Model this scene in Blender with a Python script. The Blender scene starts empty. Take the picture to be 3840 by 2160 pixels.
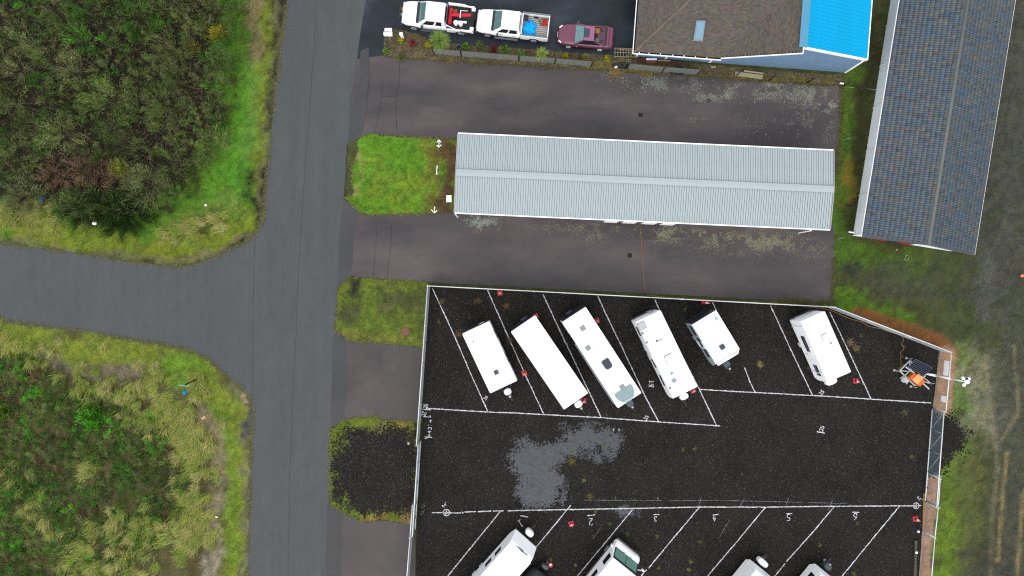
import bpy, bmesh, math, random
import numpy as np
from mathutils import Vector, Matrix
from mathutils.geometry import tessellate_polygon

random.seed(7)
RNG = np.random.RandomState(11)
scene = bpy.context.scene
C = scene.collection

# ------------------------------------------------------------------ camera, sky, sun, exposure
CAM_H = 58.0
FPX = 2667.0          # focal length in photograph pixels (3840 wide)
cam_data = bpy.data.cameras.new("camera")
cam_data.lens = 36.0 * FPX / 3840.0
cam_data.sensor_width = 36.0
cam_data.clip_start = 0.5
cam_data.clip_end = 3000.0
cam = bpy.data.objects.new("camera", cam_data)
cam.location = (0, 0, CAM_H)
cam.rotation_euler = (0, 0, 0)
C.objects.link(cam)
scene.camera = cam

SUN_EL, SUN_AZ = math.radians(52), math.radians(190)   # azimuth measured clockwise from +Y
world = bpy.data.worlds.new("World")
scene.world = world
world.use_nodes = True
wn = world.node_tree
for n in list(wn.nodes):
    wn.nodes.remove(n)
sky = wn.nodes.new("ShaderNodeTexSky")
sky.sky_type = 'NISHITA'
sky.sun_disc = False
sky.sun_elevation = SUN_EL
sky.sun_rotation = SUN_AZ
sky.air_density = 1.0
sky.dust_density = 3.0
sky.ozone_density = 1.0
hsv = wn.nodes.new("ShaderNodeHueSaturation")
hsv.inputs['Saturation'].default_value = 0.30
bg = wn.nodes.new("ShaderNodeBackground")
bg.inputs['Strength'].default_value = 0.15
wo = wn.nodes.new("ShaderNodeOutputWorld")
wn.links.new(sky.outputs[0], hsv.inputs['Color'])
cloud = wn.nodes.new("ShaderNodeMix")          # overcast: the blue sky behind an even cloud layer
cloud.data_type = 'RGBA'
cloud.inputs[0].default_value = 0.75
cloud.inputs[7].default_value = (3.85, 3.98, 4.15, 1)
wn.links.new(hsv.outputs[0], cloud.inputs[6])
wn.links.new(cloud.outputs[2], bg.inputs['Color'])
wn.links.new(bg.outputs[0], wo.inputs['Surface'])

sun_data = bpy.data.lights.new("sun", 'SUN')
sun_data.energy = 0.6
sun_data.angle = math.radians(60)
sun_data.color = (1.0, 0.97, 0.93)
sun = bpy.data.objects.new("sun", sun_data)
sun.rotation_euler = (math.pi / 2 - SUN_EL, 0, -SUN_AZ + math.pi)
sun.location = (0, 0, 80)
C.objects.link(sun)

scene.view_settings.view_transform = 'Standard'
scene.view_settings.look = 'None'
scene.view_settings.gamma = 1.0
scene.view_settings.exposure = 1.2
scene.view_settings.use_curve_mapping = False
scene.render.engine = 'CYCLES'
scene.cycles.use_denoising = False
scene.cycles.pixel_filter_type = 'BLACKMAN_HARRIS'
scene.cycles.filter_width = 1.2
scene.cycles.max_bounces = 5
scene.cycles.transparent_max_bounces = 12

# ------------------------------------------------------------------ helpers
def P(px, py, z=0.0):
    """photograph pixel -> place at height z (the camera looks straight down)"""
    s = (CAM_H - z) / FPX
    return Vector(((px - 1920.0) * s, (1080.0 - py) * s, z))

def to_px(x, y, z=0.0):
    s = FPX / (CAM_H - z)
    return x * s + 1920.0, 1080.0 - y * s

GAIN = 2.0
def S(r, g, b, k=1.0):
    """colour seen in the photograph (0-255) -> base colour"""
    out = []
    for v in (r, g, b):
        v /= 255.0
        l = v / 12.92 if v <= 0.04045 else ((v + 0.055) / 1.055) ** 2.4
        out.append(min(0.9, l * k / GAIN))
    return tuple(out)

def hash2(xi, yi, seed):
    h = np.sin(xi * 127.1 + yi * 311.7 + seed * 74.7) * 43758.5453
    return h - np.floor(h)

def vnoise(x, y, s, seed=0):
    x = np.asarray(x, float) / s; y = np.asarray(y, float) / s
    xi = np.floor(x); yi = np.floor(y); fx = x - xi; fy = y - yi
    fx = fx * fx * (3 - 2 * fx); fy = fy * fy * (3 - 2 * fy)
    a = hash2(xi, yi, seed); b = hash2(xi + 1, yi, seed)
    c = hash2(xi, yi + 1, seed); d = hash2(xi + 1, yi + 1, seed)
    return (a * (1 - fx) + b * fx) * (1 - fy) + (c * (1 - fx) + d * fx) * fy

def fbm(x, y, s, seed=0, o=4):
    t = 0; w = 0; a = 1.0
    for i in range(o):
        t = t + a * vnoise(x, y, s, seed + i * 13); w += a
        a *= 0.55; s *= 0.5
    return t / w

def in_poly(x, y, poly):
    x = np.asarray(x, float); y = np.asarray(y, float)
    inside = np.zeros(x.shape, bool)
    n = len(poly)
    for i in range(n):
        x1, y1 = poly[i]; x2, y2 = poly[(i + 1) % n]
        if y1 == y2:
            continue
        c = ((y1 > y) != (y2 > y)) & (x < (x2 - x1) * (y - y1) / (y2 - y1) + x1)
        inside ^= c
    return inside

def seg_dist(x, y, pts):
    d = np.full(np.shape(x), 1e9)
    if len(pts) == 1:
        return np.hypot(x - pts[0][0], y - pts[0][1])
    for (x1, y1), (x2, y2) in zip(pts[:-1], pts[1:]):
        dx, dy = x2 - x1, y2 - y1
        t = np.clip(((x - x1) * dx + (y - y1) * dy) / (dx * dx + dy * dy + 1e-9), 0, 1)
        d = np.minimum(d, np.hypot(x - x1 - t * dx, y - y1 - t * dy))
    return d

def sstep(a, b, v):
    t = np.clip((v - a) / (b - a + 1e-9), 0, 1)
    return t * t * (3 - 2 * t)

# ---- materials
MATS = {}
def new_mat(name):
    m = bpy.data.materials.new(name)
    m.use_nodes = True
    nt = m.node_tree
    b = nt.nodes["Principled BSDF"]
    MATS[name] = m
    return m, nt, b

def ramp(nt, src, stops):
    r = nt.nodes.new("ShaderNodeValToRGB")
    el = r.color_ramp.elements
    while len(el) > 1:
        el.remove(el[-1])
    el[0].position = stops[0][0]; el[0].color = (*stops[0][1], 1)
    for p, c in stops[1:]:
        e = el.new(p); e.color = (*c, 1)
    nt.links.new(src, r.inputs['Fac'])
    return r.outputs['Color']

def noise_node(nt, scale, detail=4, rough=0.6, vec=None, dist=0.0):
    n = nt.nodes.new("ShaderNodeTexNoise")
    n.inputs['Scale'].default_value = scale
    n.inputs['Detail'].default_value = detail
    n.inputs['Roughness'].default_value = rough
    n.inputs['Distortion'].default_value = dist
    if vec is not None:
        nt.links.new(vec, n.inputs['Vector'])
    return n

def mix(nt, a, b, fac, blend='MIX'):
    m = nt.nodes.new("ShaderNodeMix")
    m.data_type = 'RGBA'; m.blend_type = blend
    for sock, v in ((m.inputs[6], a), (m.inputs[7], b), (m.inputs[0], fac)):
        if hasattr(v, 'is_linked') or isinstance(v, bpy.types.NodeSocket):
            nt.links.new(v, sock)
        elif isinstance(v, (int, float)):
            sock.default_value = v
        else:
            sock.default_value = (*v, 1)
    return m.outputs[2]

def maprange(nt, v, a, b, c=0.0, d=1.0):
    m = nt.nodes.new("ShaderNodeMapRange")
    nt.links.new(v, m.inputs[0])
    m.inputs[1].default_value = a; m.inputs[2].default_value = b
    m.inputs[3].default_value = c; m.inputs[4].default_value = d
    return m.outputs[0]

def position(nt, sx=1, sy=1, sz=1):
    g = nt.nodes.new("ShaderNodeNewGeometry")
    mp = nt.nodes.new("ShaderNodeMapping")
    mp.inputs['Scale'].default_value = (sx, sy, sz)
    nt.links.new(g.outputs['Position'], mp.inputs['Vector'])
    return mp.outputs['Vector']

def bump(nt, b, h, strength=0.3, dist=0.02):
    n = nt.nodes.new("ShaderNodeBump")
    n.inputs['Strength'].default_value = strength
    n.inputs['Distance'].default_value = dist
    nt.links.new(h, n.inputs['Height'])
    nt.links.new(n.outputs[0], b.inputs['Normal'])

def M(name, col, rough=0.6, metal=0.0, var=0.12, scale=6.0, coat=0.0, spec=0.3):
    """plain surface with slight uneven colour and wear"""
    if name in MATS:
        return MATS[name]
    m, nt, b = new_mat(name)
    tc = nt.nodes.new("ShaderNodeTexCoord")
    n = noise_node(nt, scale, 5, 0.65, tc.outputs['Object'])
    lo = tuple(c * (1 - var) for c in col); hi = tuple(min(1, c * (1 + var)) for c in col)
    nt.links.new(ramp(nt, n.outputs['Fac'], [(0.3, lo), (0.7, hi)]), b.inputs['Base Color'])
    b.inputs['Roughness'].default_value = rough
    b.inputs['Metallic'].default_value = metal
    b.inputs['Coat Weight'].default_value = coat
    b.inputs['Specular IOR Level'].default_value = spec
    return m

def M_attr(name, rough=0.7, spec=0.3, nscale=0, namp=0.2, transl=0.0):
    """colour from the piece's own colour attribute"""
    if name in MATS:
        return MATS[name]
    m, nt, b = new_mat(name)
    a = nt.nodes.new("ShaderNodeAttribute"); a.attribute_name = "Col"
    col = a.outputs['Color']
    if nscale:
        n = noise_node(nt, nscale, 4, 0.7, position(nt))
        f = ramp(nt, n.outputs['Fac'], [(0.25, (1 - namp,) * 3), (0.75, (1 + namp,) * 3)])
        col = mix(nt, col, f, 1.0, 'MULTIPLY')
    nt.links.new(col, b.inputs['Base Color'])
    b.inputs['Roughness'].default_value = rough
    b.inputs['Specular IOR Level'].default_value = spec
    if transl > 0:
        t = nt.nodes.new("ShaderNodeBsdfTranslucent")
        nt.links.new(col, t.inputs['Color'])
        ms = nt.nodes.new("ShaderNodeMixShader"); ms.inputs[0].default_value = transl
        out = nt.nodes["Material Output"]
        nt.links.new(b.outputs[0], ms.inputs[1]); nt.links.new(t.outputs[0], ms.inputs[2])
        nt.links.new(ms.outputs[0], out.inputs['Surface'])
    return m

# ---- objects
def link(o, parent=None):
    C.objects.link(o)
    if parent is not None:
        o.parent = parent
    return o

def tag(o, label=None, cat=None, group=None, kind=None):
    if label: o['label'] = label
    if cat: o['category'] = cat
    if group: o['group'] = group
    if kind: o['kind'] = kind
    return o

def empty(name, loc, rz=0.0, label=None, cat=None, group=None):
    o = bpy.data.objects.new(name, None)
    o.empty_display_size = 0.2
    o.location = loc; o.rotation_euler = (0, 0, rz)
    link(o)
    return tag(o, label, cat, group)

def raw_mesh(name, v, f, mat=None, parent=None, smooth=False, cols=None, dom='POINT'):
    me = bpy.data.meshes.new(name)
    me.from_pydata([tuple(p) for p in v], [], f)
    if cols is not None:
        at = me.attributes.new("Col", 'FLOAT_COLOR', dom)
        a = np.ones((len(cols), 4), np.float32); a[:, :3] = np.asarray(cols, np.float32)
        at.data.foreach_set("color", a.ravel())
    if smooth:
        me.polygons.foreach_set("use_smooth", [True] * len(me.polygons))
    if mat is not None:
        me.materials.append(mat)
    me.update()
    return link(bpy.data.objects.new(name, me), parent)

def np_mesh(name, v, f, mat, parent=None, cols=None, dom='POINT'):
    """big triangle / quad mesh from arrays; f is (n,3) or (n,4)"""
    me = bpy.data.meshes.new(name)
    v = np.asarray(v, np.float32); f = np.asarray(f, np.int32)
    k = f.shape[1]
    me.vertices.add(len(v)); me.vertices.foreach_set("co", v.ravel())
    me.loops.add(f.size); me.loops.foreach_set("vertex_index", f.ravel())
    me.polygons.add(len(f))
    me.polygons.foreach_set("loop_start", np.arange(0, f.size, k, dtype=np.int32))
    me.update(calc_edges=True)
    if cols is not None:
        at = me.attributes.new("Col", 'FLOAT_COLOR', dom)
        a = np.ones((len(cols), 4), np.float32); a[:, :3] = cols
        at.data.foreach_set("color", a.ravel())
    me.materials.append(mat)
    return link(bpy.data.objects.new(name, me), parent)

class MB:
    def __init__(s):
        s.v = []; s.f = []; s.c = []
        s.col = None
    def add(s, v, f):
        o = len(s.v)
        s.v += [Vector(p) for p in v]
        s.f += [[i + o for i in q] for q in f]
        if s.col is not None:
            s.c += [s.col] * len(f)
        return s
    def box(s, x0, x1, y0, y1, z0, z1, m=None):
        v = [(x0, y0, z0), (x1, y0, z0), (x1, y1, z0), (x0, y1, z0), (x0, y0, z1), (x1, y0, z1), (x1, y1, z1), (x0, y1, z1)]
        if m is not None: v = [m @ Vector(p) for p in v]
        return s.add(v, [(3, 2, 1, 0), (4, 5, 6, 7), (0, 1, 5, 4), (1, 2, 6, 5), (2, 3, 7, 6), (3, 0, 4, 7)])
    def cbox(s, c, d, rz=0.0, ry=0.0, rx=0.0):
        m = Matrix.Translation(c) @ Matrix.Rotation(rz, 4, 'Z') @ Matrix.Rotation(ry, 4, 'Y') @ Matrix.Rotation(rx, 4, 'X')
        return s.box(-d[0] / 2, d[0] / 2, -d[1] / 2, d[1] / 2, -d[2] / 2, d[2] / 2, m)
    def cyl(s, p0, p1, r, n=10, r2=None, cap=True):
        p0 = Vector(p0); p1 = Vector(p1); r2 = r if r2 is None else r2
        d = (p1 - p0).normalized()
        a = d.orthogonal().normalized(); b = d.cross(a)
        v = []
        for (p, rr) in ((p0, r), (p1, r2)):
            for i in range(n):
                t = 2 * math.pi * i / n
                v.append(p + (a * math.cos(t) + b * math.sin(t)) * rr)
        f = [(i, (i + 1) % n, n + (i + 1) % n, n + i) for i in range(n)]
        if cap:
            f += [tuple(range(n - 1, -1, -1)), tuple(range(n, 2 * n))]
        return s.add(v, f)
    def tube(s, pts, r, n=6):
        pts = [Vector(p) for p in pts]
        v = []; f = []
        up = Vector((0, 0, 1))
        for i, p in enumerate(pts):
            d = (pts[min(i + 1, len(pts) - 1)] - pts[max(i - 1, 0)]).normalized()
            a = d.cross(up)
            if a.length < 1e-3: a = d.cross(Vector((1, 0, 0)))
            a.normalize(); b = d.cross(a)
            for k in range(n):
                t = 2 * math.pi * k / n
                v.append(p + (a * math.cos(t) + b * math.sin(t)) * r)
        for i in range(len(pts) - 1):
            for k in range(n):
                f.append((i * n + k, i * n + (k + 1) % n, (i + 1) * n + (k + 1) % n, (i + 1) * n + k))
        f.append(tuple(range(n - 1, -1, -1))); f.append(tuple(range((len(pts) - 1) * n, len(pts) * n)))
        return s.add(v, f)
    def bar(s, p0, p1, w, h):
        """rectangular bar from p0 to p1, w across, h high"""
        p0 = Vector(p0); p1 = Vector(p1); d = (p1 - p0).normalized()
        a = d.cross(Vector((0, 0, 1)))
        if a.length < 1e-3: a = Vector((1, 0, 0))
        a.normalize(); b = a.cross(d)
        v = []
        for p in (p0, p1):
            for (i, j) in ((-1, -1), (1, -1), (1, 1), (-1, 1)):
                v.append(p + a * (i * w / 2) + b * (j * h / 2))
        return s.add(v, [(3, 2, 1, 0), (4, 5, 6, 7), (0, 1, 5, 4), (1, 2, 6, 5), (2, 3, 7, 6), (3, 0, 4, 7)])
    def extr(s, prof, y0, y1):
        """side outline (x, z) drawn out from y0 to y1"""
        n = len(prof)
        v = [(x, y0, z) for x, z in prof] + [(x, y1, z) for x, z in prof]
        f = [tuple(range(n)), tuple(range(2 * n - 1, n - 1, -1))]
        f += [(i, n + i, n + (i + 1) % n, (i + 1) % n) for i in range(n)]
        return s.add(v, f)
    def prism(s, poly, z0, z1):
        n = len(poly)
        v = [(x, y, z0) for x, y in poly] + [(x, y, z1) for x, y in poly]
        f = [tuple(range(n - 1, -1, -1)), tuple(range(n, 2 * n))]
        f += [(i, (i + 1) % n, n + (i + 1) % n, n + i) for i in range(n)]
        return s.add(v, f)
    def loft(s, rings, cap=True, closed=True):
        n = len(rings[0]); v = []; f = []
        for r in rings: v += list(r)
        for i in range(len(rings) - 1):
            for k in range(n if closed else n - 1):
                f.append((i * n + k, i * n + (k + 1) % n, (i + 1) * n + (k + 1) % n, (i + 1) * n + k))
        if cap:
            f.append(tuple(range(n - 1, -1, -1))); f.append(tuple(range((len(rings) - 1) * n, len(rings) * n)))
        return s.add(v, f)
    def panel(s, q, u0, u1, v0, v1, off, th=0.006):
        """thin plate set on the four-cornered face q (a,b,c,d round it), proud by off"""
        a, b, c, d = [Vector(p) for p in q]
        n = (b - a).cross(d - a).normalized()
        def at(u, v): return (a * (1 - u) + b * u) * (1 - v) + (d * (1 - u) + c * u) * v
        base = [at(u0, v0), at(u1, v0), at(u1, v1), at(u0, v1)]
        v = [p + n * (off - th) for p in base] + [p + n * off for p in base]
        return s.add(v, [(3, 2, 1, 0), (4, 5, 6, 7), (0, 1, 5, 4), (1, 2, 6, 5), (2, 3, 7, 6), (3, 0, 4, 7)])
    def ball(s, c, r, nu=8, nv=5, sq=(1, 1, 1)):
        v = []; f = []
        for j in range(1, nv):
            ph = math.pi * j / nv
            for i in range(nu):
                t = 2 * math.pi * i / nu
                v.append((c[0] + r * sq[0] * math.sin(ph) * math.cos(t), c[1] + r * sq[1] * math.sin(ph) * math.sin(t), c[2] + r * sq[2] * math.cos(ph)))
        top = len(v); v.append((c[0], c[1], c[2] + r * sq[2])); bot = len(v); v.append((c[0], c[1], c[2] - r * sq[2]))
        for j in range(nv - 2):
            for i in range(nu):
                f.append((j * nu + i, (j + 1) * nu + i, (j + 1) * nu + (i + 1) % nu, j * nu + (i + 1) % nu))
        for i in range(nu):
            f.append((top, i, (i + 1) % nu)); f.append((bot, (nv - 2) * nu + (i + 1) % nu, (nv - 2) * nu + i))
        return s.add(v, f)
    def build(s, name, mat, parent=None, smooth=False, bevel=0.0, seg=2, auto=False):
        me = bpy.data.meshes.new(name)
        me.from_pydata(s.v, [], s.f)
        if s.c and len(s.c) == len(s.f):
            at = me.attributes.new("Col", 'FLOAT_COLOR', 'FACE')
            a = np.ones((len(s.c), 4), np.float32); a[:, :3] = np.asarray(s.c, np.float32)
            at.data.foreach_set("color", a.ravel())
        me.materials.append(mat)
        bm = bmesh.new(); bm.from_mesh(me)
        bmesh.ops.recalc_face_normals(bm, faces=bm.faces)
        bm.to_mesh(me); bm.free()
        if smooth:
            me.polygons.foreach_set("use_smooth", [True] * len(me.polygons))
        o = link(bpy.data.objects.new(name, me), parent)
        if bevel > 0:
            md = o.modifiers.new("bevel", 'BEVEL')
            md.width = bevel; md.segments = seg; md.limit_method = 'ANGLE'; md.angle_limit = math.radians(35)
        return o

def thing_mesh(mb, name, mat, label, cat, group=None, **k):
    return tag(mb.build(name, mat, None, **k), label, cat, group)

# ---- ground sheets
def densify(pts, step=9.0, jit=2.2, seed=0):
    out = []
    n = len(pts)
    for i in range(n):
        x1, y1 = pts[i]; x2, y2 = pts[(i + 1) % n]
        L = math.hypot(x2 - x1, y2 - y1); k = max(1, int(L / step))
        for j in range(k):
            t = j / k
            x = x1 + (x2 - x1) * t; y = y1 + (y2 - y1) * t
            if jit:
                a = float(fbm(x, y, 26, seed)) - 0.5; b = float(fbm(x, y, 26, seed + 50)) - 0.5
                x += a * jit * 3; y += b * jit * 3
            out.append((x, y))
    return out

def sheet(name, pts, z, mat, jit=1.2, step=9.0, seed=0, kind='structure', depth=0.06, parent=None):
    q = densify(pts, step, jit, seed)
    vs = [P(x, y, 0) for x, y in q]
    n = len(vs)
    tris = tessellate_polygon([vs])
    v = [(p.x, p.y, z) for p in vs] + [(p.x, p.y, z - depth) for p in vs]
    f = []
    for a, b, c in tris:
        A, B, D = vs[a], vs[b], vs[c]
        cr = (B.x - A.x) * (D.y - A.y) - (B.y - A.y) * (D.x - A.x)
        f.append((a, b, c) if cr > 0 else (a, c, b))
    f += [(i, (i + 1) % n, n + (i + 1) % n, n + i) for i in range(n)]
    o = raw_mesh(name, v, f, mat, parent)
    if kind: o['kind'] = kind
    return o

def stroke_mesh(lines, width, z, jit=0.012, step=0.12, seed=0, end=0.6):
    """spray-painted strokes: each a ribbon of uneven width; lines are lists of world (x, y)"""
    v = []; f = []
    rs = random.Random(seed)
    for ln in lines:
        pts = []
        for (x1, y1), (x2, y2) in zip(ln[:-1], ln[1:]):
            L = math.hypot(x2 - x1, y2 - y1); k = max(1, int(L / step))
            for j in range(k):
                pts.append((x1 + (x2 - x1) * j / k, y1 + (y2 - y1) * j / k))
        pts.append(ln[-1])
        o = len(v)
        for i, (x, y) in enumerate(pts):
            a = pts[max(0, i - 1)]; b = pts[min(len(pts) - 1, i + 1)]
            dx, dy = b[0] - a[0], b[1] - a[1]; L = math.hypot(dx, dy) or 1
            nx, ny = -dy / L, dx / L
            w = width * rs.uniform(0.55, 1.25) / 2; sft = rs.uniform(-jit, jit)
            v.append((x + nx * (w + sft), y + ny * (w + sft), z)); v.append((x - nx * (w - sft), y - ny * (w - sft), z))
        for i in range(len(pts) - 1):
            f.append((o + 2 * i, o + 2 * i + 1, o + 2 * i + 3, o + 2 * i + 2))
    return v, f
# ------------------------------------------------------------------ outlines (photograph pixels)
ROAD_L = [(1085, -140), (1077, 0), (1051, 186), (1036, 309), (1021, 447), (1014, 540), (995, 708), (988, 831), (960, 876), (913, 913),
          (801, 961), (745, 985), (671, 999), (615, 995), (484, 980), (317, 952), (149, 931), (0, 909), (-260, 872)]
ROAD_LL = [(-260, 1160), (0, 1188), (22, 1205), (175, 1227), (335, 1244), (421, 1262), (559, 1283), (652, 1298), (716, 1315), (779, 1346),
           (839, 1400), (913, 1464), (936, 1490), (945, 1527), (946, 1620), (939, 1769), (928, 2160), (925, 2300)]
ROAD_R = [(1217, 2300), (1221, 2160), (1228, 1903), (1234, 1881), (1238, 1620), (1240, 1602), (1243, 1482), (1247, 1304), (1258, 1229), (1267, 1080),
          (1271, 913), (1279, 801), (1290, 749), (1303, 540), (1307, 540), (1312, 391), (1338, 240), (1348, 149), (1372, 0), (1380, -140)]
THICKET = [(-120, -140), (885, -140), (905, 60), (905, 130), (885, 250), (868, 420), (815, 560), (785, 640), (710, 735), (630, 800), (560, 815),
           (250, 815), (200, 740), (60, 742), (0, 705), (-120, 690)]
SCRUB = [(-120, 1330), (120, 1350), (300, 1440), (520, 1520), (650, 1600), (690, 1720), (690, 1900), (640, 2000), (560, 2080), (420, 2200), (-120, 2260)]
GRASS1 = [(1344, 522), (1388, 503), (1444, 511), (1560, 520), (1712, 529), (1709, 797), (1668, 799), (1470, 801), (1385, 803), (1351, 793),
          (1318, 764), (1295, 741), (1322, 735), (1327, 712), (1321, 693), (1320, 633), (1346, 558), (1340, 540)]
GRASS2 = [(1286, 1062), (1318, 1040), (1333, 1041), (1403, 1047), (1593, 1060), (1609, 1066), (1600, 1180), (1590, 1304), (1480, 1290), (1381, 1276),
          (1310, 1274), (1284, 1250), (1260, 1236), (1266, 1173), (1269, 1091)]
GRASS3 = [(1241, 1605), (1295, 1572), (1370, 1565), (1407, 1561), (1437, 1581), (1553, 1580), (1567, 1650), (1556, 1800), (1546, 1960), (1519, 1963), (1444, 1948),
          (1355, 1952), (1318, 1933), (1280, 1914), (1240, 1888), (1237, 1750)]
GRAVEL3 = [(1248, 1690), (1290, 1640), (1340, 1604), (1420, 1604), (1510, 1612), (1570, 1655), (1562, 1800), (1556, 1850), (1530, 1900), (1440, 1925),
           (1350, 1922), (1290, 1890), (1246, 1846), (1240, 1760)]
LOT_N = [(1330, 212), (1440, 205), (1500, 211), (1705, 226), (1920, 240), (2218, 255), (2880, 302), (3155, 318), (3150, 480), (3140, 580), (3136, 640),
         (1730, 540), (1712, 520), (1560, 516), (1444, 508), (1388, 500), (1342, 520), (1300, 540), (1305, 391)]
LOT_M = [(1285, 742), (1318, 766), (1351, 795), (1385, 805), (1470, 803), (1712, 799), (1720, 780), (3120, 840), (3128, 866), (3126, 1040), (3118, 1134),
         (2900, 1125), (2400, 1099), (1593, 1058), (1403, 1045), (1333, 1039), (1318, 1034), (1286, 1060), (1262, 1080), (1266, 913), (1274, 801)]
APRON1 = [(1250, 1232), (1284, 1252), (1310, 1276), (1381, 1278), (1480, 1292), (1592, 1306), (1582, 1440), (1568, 1584), (1437, 1583), (1407, 1563), (1370, 1567), (1295, 1574), (1236, 1604), (1240, 1482)]
APRON2 = [(1230, 1886), (1280, 1916), (1318, 1935), (1355, 1954), (1444, 1950), (1519, 1965), (1548, 1962), (1558, 2060), (1552, 2300), (1214, 2300), (1218, 2160)]
DRIVE = [(1366, -140), (1366, 0), (1344, 149), (1334, 222), (1440, 208), (1441, 142), (1482, 112), (1571, 132), (1631, 160), (1780, 175), (1920, 182), (2084, 196), (2293, 211),
         (2400, 222), (2420, 100), (2420, -140)]
BED = [(1441, 142), (1482, 110), (1571, 130), (1631, 158), (1780, 173), (1920, 180), (2084, 194), (2293, 209), (2400, 218), (2656, 243), (2880, 264), (3165, 284),
       (3160, 318), (2880, 303), (2560, 280), (2218, 258), (1920, 242), (1705, 228), (1500, 214), (1444, 206)]
GRAVEL = [(1607, 1076), (2000, 1096), (2560, 1124), (3098, 1150), (3190, 1176), (3524, 1318), (3510, 1440), (3495, 1536), (3476, 1764), (3466, 1880), (3446, 2160), (3438, 2300),
          (1560, 2300), (1560, 2060), (1564, 1960), (1572, 1800), (1578, 1660), (1590, 1400)]
GRAVEL_E = [(3490, 1550), (3560, 1550), (3600, 1580), (3625, 1620), (3615, 1680), (3585, 1730), (3540, 1770), (3470, 1785), (3476, 1764)]

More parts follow.
